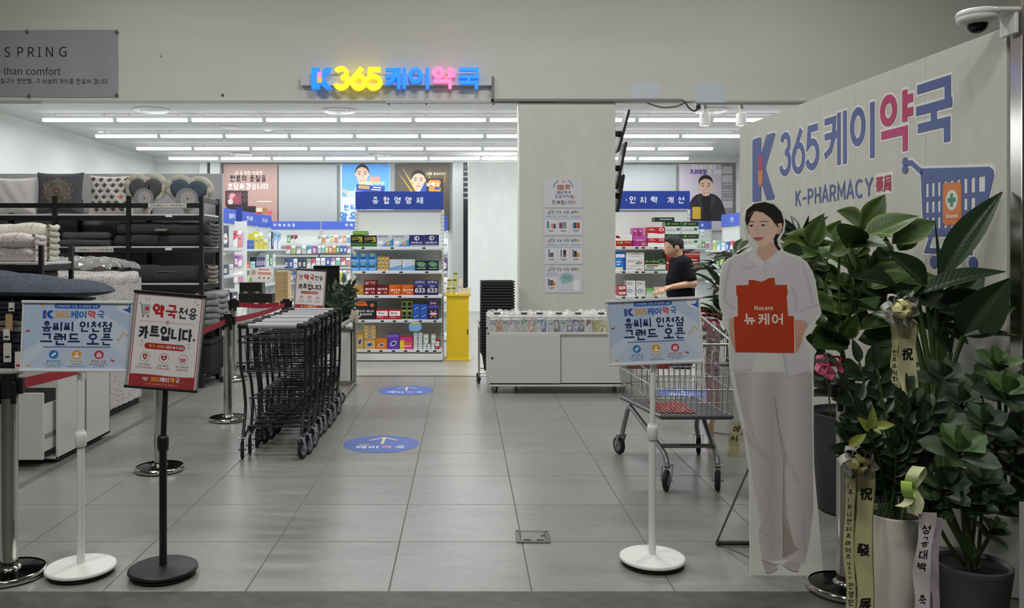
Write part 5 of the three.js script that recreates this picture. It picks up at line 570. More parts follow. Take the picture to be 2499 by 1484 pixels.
// ---------------------------------------------------------------- far wall shelving and side runs
{
  const d = 19.5, seg = [[424, 600], [601.5, 777.5], [779, 955]], blue = '#4a67cf';
  seg.forEach(([a, b], i) => gondola(`far wall shelf unit with blue header 의약부외품, ${['leftmost', 'middle', 'rightmost'][i]} of three`, [XW((a + b) / 2, d), 0, -d], 0, XW(b, d) - XW(a, d), YW(559, d), [[YW(597, d), []], [YW(623, d), []], [YW(652, d), []], [YW(690, d), []], [.35, []]], { sign: '의약부외품', color: blue, size: .44, track: .4, signH: .18, depth: .3, group: 'far wall shelf units' }));
  const row = (x0, x1, n, y0, y1, cols, lab) => { for (let i = 0; i < n; i++) { const w = (x1 - x0) / n; const o = solo('product_pack', pouchGeo('pack' + cols[i % cols.length], w * .86 * d / F, (y1 - y0) * d / F), mAtlas, `small hanging pack, ${ORD[i]} from left, ${lab}`, 'product pack', lab); o.position.set(XW(x0 + (i + .5) * w, d), YW(y1, d) + .004, -d + .02); } };
  row(775, 856, 8, 575, 593, [4, 0, 1, 2, 3, 4, 5, 6], 'upper row right of the far wall seam'); row(775, 856, 9, 600, 618, [18, 15, 2, 5, 0, 20, 11, 11, 13], 'second row right of the far wall seam'); row(770, 856, 7, 630, 648, [12, 12, 11, 13, 15, 16, 3], 'third row right of the far wall seam'); row(826, 856, 3, 660, 684, [21, 6, 19], 'fourth row right of the far wall seam');
  row(700, 727, 3, 574, 593, [20, 10, 10], 'upper row left of the far wall seam'); row(697, 774, 6, 600, 620, [16, 9, 4, 18, 7, 8], 'second row left of the far wall seam'); row(694, 770, 7, 632, 655, [14, 11, 12, 17, 17, 4, 16], 'third row left of the far wall seam'); row(690, 725, 4, 664, 684, [13, 17, 7, 11], 'fourth row left of the far wall seam');
  // left run, facing right
  const X = -4.02, n = 3, d0 = 15.3, L = 1.3;
  for (let i = 0; i < n; i++) gondola(`left aisle shelf unit facing right with blue header, ${['nearest', 'middle', 'farthest'][i]} of three`, [X, 0, -(d0 + (i + .5) * L)], Math.PI / 2, L - .005, 1.93, [[1.44, []], [1.08, []], [.72, []], [.4, []]], { sign: ['알레르기', '핸드·세척', '핸드·세척'][i], color: '#3f5cc8', size: .4, track: .1, signH: .26, depth: .4, group: 'left aisle shelf units' });
  const side = (lab, y, items) => items.forEach(([k, z, w, h], i) => { const o = product(k, w, h, .12, [X - .03, y + .002, -z], `${lab}, ${ORD[i]} from near end`, 'products on the left aisle run', 'product pack', 'product_pack'); o.rotation.y = Math.PI / 2; });
  side('boxed remedy on upper left aisle shelf', 1.44, [['bluebox', 15.45, .13, .17], ['bluebox', 15.6, .13, .17], ['bluebox', 15.75, .13, .17], ['bluebox', 15.9, .13, .17], ['bluebox', 16.05, .13, .17], ['bluebox', 16.2, .13, .17], ['pack21', 16.45, .3, .3], ['pack21', 16.8, .3, .34], ['pack21', 17.2, .34, .2], ['pack18', 17.6, .2, .35], ['pack17', 17.85, .1, .36], ['pack1', 18.1, .3, .38], ['pack1', 18.5, .3, .36]]);
  side('packet on second left aisle shelf', 1.08, [['orange', 15.8, .34, .1], ['pack15', 16.2, .3, .12], ['pack17', 16.5, .12, .2], ['pack14', 16.65, .12, .2], ['pack17', 16.8, .12, .2], ['pack14', 16.95, .12, .2], ['pack17', 17.1, .12, .2], ['pack12', 17.4, .2, .25], ['pack20', 17.7, .2, .25], ['pack12', 18.0, .2, .25]]);
  side('packet on third left aisle shelf', .72, [['pack3', 15.6, .2, .22], ['pack12', 15.9, .2, .22], ['pack1', 16.2, .2, .2], ['pack12', 16.5, .2, .2], ['pack11', 16.8, .2, .22], ['pack10', 17.1, .2, .2]]);
  [[575, 563, 604], [585, 563, 604], [577, 622, 650], [586, 622, 650], [576, 662, 690], [587, 662, 690]].forEach(([x, y0, y1], i) => { const o = solo('product_pack', pouchGeo(['pack16', 'pack3', 'pack8', 'pack13', 'pack19', 'pack3'][i], 11 * 15.2 / F, (y1 - y0) * 15.2 / F), mAtlas, `pink hanging pack on the aisle end cap, ${['top', 'middle', 'bottom'][i >> 1]} row ${i % 2 ? 'right' : 'left'}`, 'product pack', 'hanging packs on the aisle end'); o.position.set(XW(x, 15.2), YW(y1, 15.2), -15.18); });
  { const e = thing('end_panel', 'white end panel of the left aisle shelf run with hooks', 'panel', [XW(588, 15.25), 0, -15.24]); part('board', rb(.22, 1.95, .02, 0, .975, 0, .003), mShelf, e); part('header_sign', rb(.11, .26, .02, -.03, 2.07, 0, .002), mat(0x22389a, .5), e); for (let k = 0; k < 6; k++) part('hook', rod([-.06 + (k % 2) * .08, 1.72 - (k >> 1) * .42, .01], [-.06 + (k % 2) * .08, 1.73 - (k >> 1) * .42, .03], .004), mZinc, e); }
  // near-left white unit behind the rack end, facing right
  gondola('white perforated shelf unit standing behind the black rack end', [-2.78, 0, -10.2], Math.PI / 2, 1.0, 2.06, [[1.46, []], [1.14, []], [.8, []], [.45, []]], { depth: .4, group: 'plain white shelf units' });
  [['pack17', 1.46, 9.9, .28, .26], ['pack17', 1.14, 9.9, .2, .12], ['pack18', 1.14, 10.15, .16, .12], ['pack10', .8, 9.95, .25, .16], ['pack17', .8, 10.3, .25, .12]].forEach(([k, y, z, w, h], i) => { const o = product(k, w, h, .2, [-2.8, y + .002, -z], `dark boxed product, ${ORD[i]} of five on the white unit behind the rack end`, 'boxes on the near left unit'); o.rotation.y = Math.PI / 2; });
  // right run, facing left
  const X2 = 5.3; for (let i = 0; i < 2; i++) gondola(`right aisle shelf unit facing left with blue header, ${['nearest', 'farther'][i]} of two`, [X2, 0, -(15.6 + (i + .5) * 1.5)], -Math.PI / 2, 1.49, 1.93, [[1.42, []], [1.08, []], [.75, []], [.4, []]], { sign: ['진통·근육', '진통'][i], color: '#4a67cf', size: .4, track: .1, signH: .26, depth: .4, group: 'right aisle shelf units' });
  gondola('far right wall shelf unit with blue header beside the smiling man poster', [XW(1718, d), 0, -d], 0, XW(1745, d) - XW(1690, d), YW(559, d), [[YW(605, d), []], [YW(640, d), []], [YW(675, d), []]], { sign: '소화', color: '#4a67cf', signH: .18, depth: .3, group: 'far wall shelf units' });
  [[[['pack12', 15.75], ['orange', 15.95], ['orange', 16.12], ['orange', 16.3], ['pack16', 16.6], ['pack16', 16.85], ['pack11', 17.1], ['pack12', 17.4], ['pack1', 17.7], ['pack9', 18.0]], 1.42, 'upper'], [[['pack14', 15.8], ['pack13', 16.05], ['pack14', 16.3], ['pack12', 16.6], ['pack7', 16.9], ['pack7', 17.15], ['pack9', 17.5], ['pack20', 17.8], ['pack18', 18.1]], 1.08, 'second'], [[['pack12', 15.8], ['pack1', 16.1], ['pack15', 16.5], ['pack12', 16.9], ['pack18', 17.3], ['pack6', 17.7]], .75, 'third']].forEach(([it, y, nm]) => it.forEach(([k, z], i) => { const o = product(k, .17, .14 + .08 * hash(i, y * 100 | 0), .12, [X2 + .03, y + .002, -z], `small boxed remedy on ${nm} right aisle shelf, ${ORD[i]} from near end`, 'products on the right aisle run', 'product pack', 'product_pack'); o.rotation.y = -Math.PI / 2; }));
  [[1702, 575, 'pack18'], [1714, 575, 'pack12'], [1703, 600, 'pack9'], [1716, 600, 'pack20'], [1726, 600, 'pack3']].forEach(([x, y, k], i) => { const o = solo('product_pack', pouchGeo(k, .09, .14), mAtlas, `small pack on the far right wall unit, ${ORD[i]} of five`, 'product pack', 'packs on the far right unit'); o.position.set(XW(x, d), YW(y, d) - .0, -d + .02); if (i > 1) o.position.y = YW(605, d) + .002; });
}
// ---------------------------------------------------------------- wall posters
{
  const poster = (label, x0, x1, y0, y1, tex) => { const d = 20.0, o = thing('wall_poster', label, 'poster', [0, 0, 0]); part('print', new THREE.BoxGeometry(XW(x1, d) - XW(x0, d), YW(y0, d) - YW(y1, d), .01).translate((XW(x0, d) + XW(x1, d)) / 2, (YW(y0, d) + YW(y1, d)) / 2, -20.18), mat(0xffffff, .5, 0, { map: tex }), o); };
  poster('dusty pink wall poster with a microwave oven picture at the back left', 540, 673, 399, 560, canvasTex(532, 644, (g, W, H) => { const q = g.createLinearGradient(0, 0, 0, H); q.addColorStop(0, '#b99c93'); q.addColorStop(1, '#c0958b'); g.fillStyle = q; g.fillRect(0, 0, W, H); ktext(g, '내 몸 위한 식품의', 250, 66, 40, { color: '#efe6e2', weight: .15, sx: .8 }); ktext(g, '원료의 품질을', 245, 108, 66, { color: '#3a3032', weight: .16, sx: .82 }); ktext(g, '보답하겠습니다', 245, 184, 66, { color: '#f1ebe8', weight: .16, sx: .84 }); g.fillStyle = '#c96a66'; g.fillRect(90, 178, 320, 4); g.fillStyle = '#2c2426'; g.fillRect(20, 262, 220, 150); g.fillStyle = '#7c4a58'; g.fillRect(32, 276, 150, 122); for (const [x, y, r, c] of [[90, 320, 34, '#d9a3a0'], [130, 350, 40, '#a34e5c'], [70, 370, 26, '#d6cfd4']]) { g.fillStyle = c; g.beginPath(); g.arc(x, y, r, 0, 7); g.fill(); } g.strokeStyle = '#9a8f90'; g.lineWidth = 4; for (const y of [300, 350]) { g.beginPath(); g.arc(212, y, 16, 0, 7); g.stroke(); } g.fillStyle = '#3d2825'; g.fillRect(30, 412, 290, 66); g.fillStyle = '#2a1a18'; g.fillRect(60, 424, 250, 50); g.fillStyle = '#d08566'; g.fillRect(0, 480, 310, 170); g.fillStyle = '#e7d3bc'; g.fillRect(322, 430, 60, 64); g.fillStyle = '#bb3a3f'; g.fillRect(322, 470, 60, 24); g.fillStyle = '#a37f52'; g.fillRect(384, 430, 50, 60); g.fillStyle = '#d8606e'; g.beginPath(); g.arc(460, 480, 26, 0, 7); g.fill(); g.fillStyle = '#e9dcd8'; g.fillRect(330, 362, 140, 9); }));
  poster('blue wall poster of a smiling woman holding a medicine box', 828, 950, 399, 560, canvasTex(488, 644, (g, W, H) => { g.fillStyle = '#d9e2ee'; g.fillRect(0, 0, W, H); const q = g.createLinearGradient(0, 0, 0, 320); q.addColorStop(0, '#5ba3ea'); q.addColorStop(1, '#74b4f0'); g.fillStyle = q; g.fillRect(14, 0, 470, 322); g.fillStyle = '#bcd6ee'; g.beginPath(); g.moveTo(120, 330); g.bezierCurveTo(150, 180, 200, 160, 250, 165); g.bezierCurveTo(320, 165, 340, 220, 360, 330); g.fill(); g.fillStyle = '#bcd6ee'; g.fillRect(60, 262, 130, 56); g.fillStyle = '#e8b9a8'; g.beginPath(); g.ellipse(52, 270, 34, 18, .5, 0, 7); g.fill(); g.fillStyle = '#e6bda8'; g.fillRect(180, 150, 70, 50); face(g, 215, 88, 165); g.fillStyle = '#d9a08e'; for (let i = 0; i < 4; i++) { g.beginPath(); g.ellipse(300 + i * 26, 150, 13, 34, .2, 0, 7); g.fill(); } g.save(); g.translate(160, 195); g.rotate(.08); g.fillStyle = '#3647a5'; g.fillRect(0, 0, 280, 66); g.fillStyle = '#b8a05c'; g.fillRect(20, 8, 110, 34); g.fillStyle = '#e7e9f2'; g.fillRect(165, 12, 80, 12); g.fillRect(150, 36, 90, 10); g.restore(); ktext(g, '성분을 확인하십시오!', 320, 168, 34, { color: '#f1df5c', weight: .16, sx: .7 }); ktext(g, '판드롭바', 150, 400, 56, { color: '#3f7fd0', weight: .18, sx: 1 }); ktext(g, '앞으로는', 180, 470, 92, { color: '#3f7fd0', weight: .18 }); ktext(g, '내일도', 180, 570, 80, { color: '#3f7fd0', weight: .18 }); }));
  poster('dark gold wall poster of a man in profile with light beams', 962, 1097, 399, 562, canvasTex(540, 652, (g, W, H) => { const q = g.createLinearGradient(0, 0, W, H); q.addColorStop(0, '#5b5450'); q.addColorStop(.5, '#6a5c4a'); q.addColorStop(1, '#3d3632'); g.fillStyle = q; g.fillRect(0, 0, W, H); for (const [a, b, e, c] of [[20, 60, 210, '#e9b92c'], [60, 10, 250, '#ffe45c'], [350, 0, 330, '#d8b43a'], [520, 60, 420, '#e2c044'], [500, 400, 300, '#d99a2f'], [530, 560, 280, '#d9a83b']]) { g.fillStyle = c; g.globalAlpha = .75; g.beginPath(); g.moveTo(a, b); g.lineTo(e - 14, 330); g.lineTo(e + 16, 330); g.fill(); } g.globalAlpha = 1; g.fillStyle = '#3556b6'; g.beginPath(); g.moveTo(180, 340); g.lineTo(290, 190); g.lineTo(380, 340); g.fill(); g.fillStyle = '#eef0f4'; g.beginPath(); g.moveTo(210, 270); g.lineTo(290, 185); g.lineTo(230, 300); g.fill(); face(g, 232, 150, 165, { male: true, smile: false }); g.fillStyle = '#3a2f2a'; g.fillRect(310, 140, 170, 200); g.fillStyle = '#e4973a'; g.beginPath(); g.roundRect(332, 156, 120, 52, 24); g.fill(); g.beginPath(); g.roundRect(336, 216, 116, 70, 26); g.fill(); ktext(g, '비맥스', 380, 176, 50, { color: '#f4efe6', weight: .17, sx: .85 }); g.fillStyle = '#4a4d94'; g.fillRect(390, 226, 54, 24); ktext(g, '고함량 활성비타민', 400, 80, 28, { color: '#f3e8c8', weight: .14, sx: .8 }); }));
  poster('pale lilac wall poster of a smiling man in a dark suit', 1662, 1795, 399, 562, canvasTex(532, 652, (g, W, H) => { const q = g.createLinearGradient(0, 0, W, 0); q.addColorStop(0, '#d5ccd8'); q.addColorStop(1, '#cbbfcc'); g.fillStyle = q; g.fillRect(0, 0, W, H); g.fillStyle = '#8f8a90'; g.fillRect(416, 0, 116, H); g.fillStyle = '#c5c0c6'; for (let i = 0; i < 5; i++) g.fillRect(424, 24 + i * 84, 100, 70); g.fillStyle = '#7c767c'; for (let i = 0; i < 12; i++) g.fillRect(430 + (i % 6) * 16, 200 + (i > 5 ? 84 : 0), 10, 52); ktext(g, '경험해보세요', 240, 0, 50, { color: '#f3f0f4', weight: .15, sx: .8 }); ktext(g, '프리미엄', 190, 48, 56, { color: '#5f3fa5', weight: .16, sx: .72 }); ktext(g, '의 차이', 350, 48, 56, { color: '#f5f2f6', weight: .15, sx: .72 }); g.fillStyle = '#2c2a30'; g.beginPath(); g.moveTo(70, 560); g.bezierCurveTo(80, 380, 130, 300, 210, 290); g.lineTo(320, 290); g.bezierCurveTo(420, 310, 450, 420, 470, 560); g.fill(); g.fillStyle = '#19181c'; g.fillRect(225, 292, 90, 270); g.fillStyle = '#d9ad95'; g.fillRect(228, 250, 70, 60); face(g, 262, 205, 172, { male: true }); g.fillStyle = '#3b3a40'; g.beginPath(); g.moveTo(200, 300); g.lineTo(240, 470); g.lineTo(180, 360); g.moveTo(320, 300); g.lineTo(300, 470); g.lineTo(360, 350); g.fill(); g.fillStyle = '#d9b23a'; g.beginPath(); g.roundRect(130, 420, 82, 120, 10); g.fill(); g.fillStyle = '#4a4088'; g.fillRect(90, 430, 36, 110); }));
  solo('blank_panel', span(XW(676, 20), XW(820, 20), 1.6, YW(400, 20), -20.28, -20.16, .01), mat(lin(.44, .47, .47), .6), 'large blank pale panel on the back wall between pink and blue posters', 'panel'); solo('blank_panel', span(XW(1525, 20), XW(1655, 20), 1.6, YW(400, 20), -20.28, -20.16, .01), mat(lin(.48, .51, .51), .6), 'large blank pale panel on the back wall left of the smiling man poster', 'panel');
}
// ---------------------------------------------------------------- casters shared by carts and counters
function caster(parent, x, z, r = .045, yaw = 0, fork = mZinc, wheelMat = mRubber, w = .022, top = null) {
  const g = new THREE.Group(); g.name = 'caster'; g.position.set(x, 0, z); g.rotation.y = yaw; parent.add(g); const ty = top ?? 2 * r + .03;
  part('wheel', new THREE.TorusGeometry(r - w * .42, w * .42, 8, 22).translate(0, 0, 0).rotateY(Math.PI / 2).translate(0, r, -r * .5), wheelMat, g); part('hub', [cyl(r * .62, r * .62, w * .8, 0, 0, 0, 16).rotateZ(Math.PI / 2).translate(0, r, -r * .5), cyl(.006, .006, w * 1.9, 0, 0, 0, 8).rotateZ(Math.PI / 2).translate(0, r, -r * .5)], mGreyPaint, g);
  const sh = new THREE.Shape([[-.01 - r * .5, -.008], [.008 - r * .5, -.008], [.014, ty - r - .004], [-.018, ty - r - .004]].map(([a, b]) => new THREE.Vector2(a, b))); const plate = (s) => new THREE.ExtrudeGeometry(sh, { depth: .002, bevelEnabled: false }).rotateY(-Math.PI / 2).translate(s * w * .8 + .001, r, 0);
  part('fork', [plate(-1), plate(1), rb(w * 1.9, .006, .036, 0, ty - .003, 0, .002), cyl(.011, .011, .012, 0, ty + .005, 0, 12)], fork, g); return g;
}
// ---------------------------------------------------------------- nested black carts
{
  const tubeM = mat(0x2b2c30, .38, .35), wireM = mat(0x2f3034, .4, .4), grip = mat(0xb6b6be, .35), cap = mat(0x141416, .5);
  const proto = (() => {
    const t = thing('nested_cart', 'x', 'shopping cart', [0, 0, 0], 0, 'nested black carts'), hw = .228;
    part('handle_grip', cyl(.0165, .0165, .34, 0, 0, 0, 14).rotateZ(Math.PI / 2).translate(0, .915, 0), grip, t);
    for (const s of [-1, 1]) { part('handle_cap', [cyl(.0195, .0195, .055, 0, 0, 0, 14).rotateZ(Math.PI / 2).translate(s * .196, .915, 0), new THREE.SphereGeometry(.021, 12, 8).translate(s * .224, .914, 0)], cap, t);
      part('side_frame', [pipe([[s * hw, .905, 0], [s * (hw - .004), .62, -.01], [s * (hw - .014), .50, -.06], [s * .205, .34, -.075], [s * .20, .13, .03]], .011, .05, 7), pipe([[s * (hw - .01), .84, -.02], [s * .205, .83, -.25], [s * .175, .80, -.5]], .008, .05, 6), pipe([[s * .20, .14, .025], [s * .185, .2, -.12], [s * .15, .14, -.46]], .010, .04, 7)], tubeM, t); }
    for (const r of [rod([-.2, .2, -.1], [.2, .2, -.1], .009), rod([-.15, .16, -.44], [.15, .16, -.44], .009), rod([-.22, .6, -.012], [.22, .6, -.012], .006), rod([-.225, .80, -.006], [.225, .80, -.006], .006)]) part('cross_bar', r, tubeM, t);
    const basket = (y0, y1, zb, zf, wb, wf, name, nx, ny) => { const L = []; const wy = (y) => (y - y0) / (y1 - y0); const cor = (s, z, y) => { const k = (z - zb) / (zf - zb), w = lerp(wb, wf, k) * (.9 + .1 * wy(y)) / 2; return [s * w, y, z]; };
      for (let j = 0; j <= ny; j++) { const y = lerp(y0, y1, j / ny), r = j === ny ? .006 : .0032; L.push(rod(cor(-1, zb, y), cor(1, zb, y), r, 5), rod(cor(-1, zf, y), cor(1, zf, y), r, 5), rod(cor(-1, zb, y), cor(-1, zf, y), r, 5), rod(cor(1, zb, y), cor(1, zf, y), r, 5)); }
      for (let i = 0; i <= nx; i++) { const k = i / nx, f = (z, y) => { const a = cor(-1, z, y), b = cor(1, z, y); return [lerp(a[0], b[0], k), y, z]; }; L.push(rod(f(zf, y0), f(zf, y1), .0028, 5), rod(f(zb, y0), f(zf, y0), .0028, 5)); if (i % 2 === 0) L.push(rod(f(zb, y0), f(zb, y1), .0028, 5)); }
      for (let i = 1; i < 5; i++) { const z = lerp(zb, zf, i / 5); for (const s of [-1, 1]) L.push(rod(cor(s, z, y0), cor(s, z, y1), .0028, 5)); } return part(name, L, wireM, t); };
    basket(.58, .83, -.04, -.52, .41, .33, 'upper_basket', 4, 3); basket(.24, .40, -.10, -.54, .37, .30, 'lower_basket', 4, 2);
    caster(t, -.2, .04, .062, .25, mZinc, mRubber, .03, .15); caster(t, .2, .04, .062, -.3, mZinc, mRubber, .03, .15); caster(t, -.145, -.44, .06, .9, mZinc, mRubber, .028, .148); caster(t, .145, -.44, .06, -.6, mZinc, mRubber, .028, .148);
    return t;
  })();
  const spots = [0, .13, .33, .45, .68, .8, 1.02, 1.26, 1.54];
  spots.forEach((z, i) => { const lab = i === 0 ? 'black wire shopping cart with pale grip, nearest of the nested row' : i === 8 ? 'black wire shopping cart, farthest of the nested row' : `black wire shopping cart, ${ORD[i]} from the front of the nested row`; const o = i ? copy(proto, lab, [-1.325 + hash(i, 5) * .02, 0, -5.84 - z]) : proto; if (!i) { o.userData.label = lab; o.position.set(-1.325, 0, -5.84); } });
}
// ---------------------------------------------------------------- steel guard rail and planter
{
  const o = thing('guard_rail', 'stainless steel hoop guard rail along the right side of the nested carts', 'rail', [-1.165, 0, -7.5]);
  part('hoop', pipe([[0, 0, 0], [0, .72, 0], [0, .72, -1.47], [0, 0, -1.47]], .0215, .07, 12), mSteel, o); part('lower_bar', pipe([[0, .03, 0], [0, .03, -1.47]], .016, .02, 10), mSteel, o); for (const z of [0, -1.47]) part('foot_plate', rb(.11, .008, .08, -.01, .004, z, .002), mSteel, o);
  const p = thing('square_planter', 'tall square pale grey planter behind the guard rail', 'planter', [-1.33, 0, -9.05]); const mp = mat(0xc9cbc8, .45); part('body', [span(-.15, .15, .05, .6, .125, .15, .006), span(-.15, .15, .05, .6, -.15, -.125, .006), span(-.15, -.125, .05, .6, -.15, .15, .006), span(.125, .15, .05, .6, -.15, .15, .006)], mp, p); part('rim_band', [span(-.155, .155, .575, .605, .15, .157), span(-.155, .155, .575, .605, -.157, -.15), span(-.157, -.15, .575, .605, -.157, .157), span(.15, .157, .575, .605, -.157, .157)], mSteel, p); part('foot', rb(.28, .05, .28, 0, .025, 0, .004), mSteel, p); part('soil', bx(.25, .02, .25, 0, .56, 0), mat(0x2a211a, .95), p);
}
// ---------------------------------------------------------------- white display counters on casters
function counter(label, x0, d, w, bins) {
  const t = thing('display_counter', label, 'display counter', [x0 + w / 2, 0, -d], 0, 'white display counters'), h = .612, dp = .62, m = mat(lin(.60, .60, .585), .45), wire = mat(0xdcdcda, .4);
  part('body', [rb(w, .02, dp, 0, h - .01, -dp / 2, .004), rb(w, .02, dp, 0, .085, -dp / 2, .004), rb(.02, h - .08, dp, -w / 2 + .01, (h + .08) / 2, -dp / 2, .004), rb(.02, h - .08, dp, w / 2 - .01, (h + .08) / 2, -dp / 2, .004), rb(w, h - .08, .015, 0, (h + .08) / 2, -dp + .01, .003)], m, t);
  for (const s of [-1, 1]) { const k = part('sliding_door', rb(w / 2 - .012, h - .125, .016, s * (w / 4 - .003), (h + .08) / 2 + .006, s < 0 ? -.006 : -.022, .003), m, t); part('finger_hole', cyl(.012, .012, .004, 0, 0, 0, 16).rotateX(Math.PI / 2).translate(s * (w / 2 - .045), .36, s < 0 ? .003 : -.013), mBlack, k); }
  for (const [x, z] of [[-1, 0], [1, 0], [-1, 1], [1, 1]]) caster(t, x * (w / 2 - .09), -.08 - z * (dp - .16), .03, .8, mZinc, mBlack, .02, .073);
  const y0 = h, y1 = .765; part('tray_rim', [rb(w, .018, .014, 0, y1, -.007, .004), rb(w, .018, .014, 0, y1, -dp + .007, .004), rb(.014, .018, dp, -w / 2 + .007, y1, -dp / 2, .004), rb(.014, .018, dp, w / 2 - .007, y1, -dp / 2, .004), ...[[-1, 0], [1, 0], [-1, 1], [1, 1]].map(([a, b]) => rb(.016, y1 - y0, .016, a * (w / 2 - .008), (y0 + y1) / 2, b ? -dp + .008 : -.008, .003))], m, t);
  const n = Math.round(w / .058), L = []; for (let i = 0; i < n; i++) { const a = -w / 2 + i * w / n, b = a + w / n; L.push(rod([a, i % 2 ? y0 : y1, -.006], [b, i % 2 ? y1 : y0, -.006], .003, 5)); } part('zigzag_wire', L, wire, t);
  for (const x of bins) { const k = part('tag_holder', rb(.075, .032, .004, x, y1 + .04, .0, .001), mTagHolder, t); part('tag_screen', bx(.06, .016, .001, x, y1 + .04, .003), mTag, k); part('tag_stem', rb(.03, .025, .004, x, y1 + .018, -.001, .001), mTagHolder, k); }
  return t;
}
{
  const w = 1.46, x0 = .233, film = mat(0xf4f6f6, .12, 0, { transmission: .75, thickness: 0, side: THREE.DoubleSide });
  counter('white sliding door display counter on casters in front of the pillar', x0, 8.41, w, [90, 258, 355, 475, 595, 740].map((v) => XW(1160 + v * .391 + 18, 8.41) - x0 - w / 2));
  const cols = ['pack18', 'pack0', 'pack12', 'pack13', 'pack18', 'pack7', 'pack5', 'pack1', 'pack11', 'pack18', 'pack17', 'pack12', 'pack14', 'pack11', 'pack17', 'pack10', 'pack21', 'pack2', 'pack21', 'pack2', 'pack17', 'pack12'];
  cols.forEach((k, i) => { const x = x0 + .05 + i * (w - .1) / (cols.length - 1); const o = thing('bagged_product', `${['grey', 'mixed', 'coloured'][i % 3]} bagged product, ${ORD[i]} from left in the counter tray before the pillar`, 'product', [x, .613, -8.47 - (i % 3) * .03], (hash(i, 9) - .5) * .5, 'bagged products in the counter tray'); const a = part('pouch', pouchGeo(k, .062, .15 + .02 * hash(i, 2)), mAtlas, o); a.rotation.x = -.12;
    part('clear_bag', sheet(8, 8, (u, v) => { return [(u - .5) * .085 + .02 * (fbm(v * 4 + i, u * 2, 2) - .5) * v, v * (.19 + .035 * fbm(u * 5 + i * 3.1, 1.5, 2)), .012 + .02 * Math.sin(u * Math.PI) + .03 * (fbm(u * 6 + i, v * 6, 2) - .5) - .05 * v * v]; }), film, o); });
  // film top sheets bulging over the tray
  for (let j = 0; j < 7; j++) { const o = solo('clear_bag', sheet(30, 12, (u, v) => [(u - .5) * .215, .74 + .075 * v + .06 * (fbm(u * 9 + j * 3.3, v * 2, 3) - .4) * v, .02 + .07 * (fbm(u * 8 + j * 5.1, v * 5, 3) - .5) - v * .16]), mat(0xf2f4f4, .1, 0, { transmission: .55, thickness: 0, side: THREE.DoubleSide }), `crumpled clear plastic bag top over the counter tray, ${ORD[j]} from left`, 'bag', 'clear bags in the counter tray'); o.position.set(x0 + .11 + j * .206, 0, -8.46); }
}
{
  const x0 = -2.705, w = 1.2; counter('white sliding door display counter behind the nested carts', x0, 9.95, w, []);
  const y = .775; const tray = thing('counter_board', 'white board lying on the counter behind the nested carts', 'board', [x0 + w / 2, y, -10.2]); part('board', rb(w - .02, .014, .5, 0, .007, 0, .003), mWhitePlastic, tray);
  const Y0 = y + .0145; [[.1, 0], [.235, 0], [.37, 0], [.11, 1], [.25, 1]].forEach(([x, l], i) => product('clearblack', .128, .13, .16, [x0 + x, Y0 + l * .131, -9.98], `black windowed gift box, ${['left', 'middle', 'right', 'left', 'right'][i]} in ${l ? 'upper' : 'lower'} row on the far counter`, 'windowed gift boxes on the far counter', 'box', 'gift_box'));
  for (let i = 0; i < 4; i++) product('carton', .15, .098, .2, [x0 + .54, Y0 + i * .099, -10.0], `small brown carton, ${['lowest', 'second lowest', 'second highest', 'topmost'][i]} in the stack on the far counter`, 'brown cartons on the far counter', 'box', 'carton');
  const tex = canvasTex(256, 150, (g, W, H) => { g.fillStyle = '#eeeeea'; g.fillRect(0, 0, W, H); g.fillStyle = '#d06a52'; g.fillRect(90, 10, 120, 12); g.fillRect(90, 44, 140, 10); g.fillRect(90, 60, 140, 10); g.fillStyle = '#c9a7a0'; g.beginPath(); g.arc(44, 50, 26, 0, 7); g.fill(); for (let i = 0; i < 3; i++) { g.fillStyle = '#cf5d58'; g.beginPath(); g.arc(110 + i * 48, 104, 11, 0, 7); g.fill(); } g.fillStyle = '#b8cf4a'; g.fillRect(0, 110, 34, 40); });
  const s = solo('notice_card', new THREE.BoxGeometry(.29, .17, .004), mat(0xffffff, .5, 0, { map: tex }), 'white printed notice card leaning on the windowed gift boxes', 'card'); s.position.set(x0 + .28, Y0 + .262 + .083, -10.09); s.rotation.x = -.12; s.rotation.z = -.05;
}
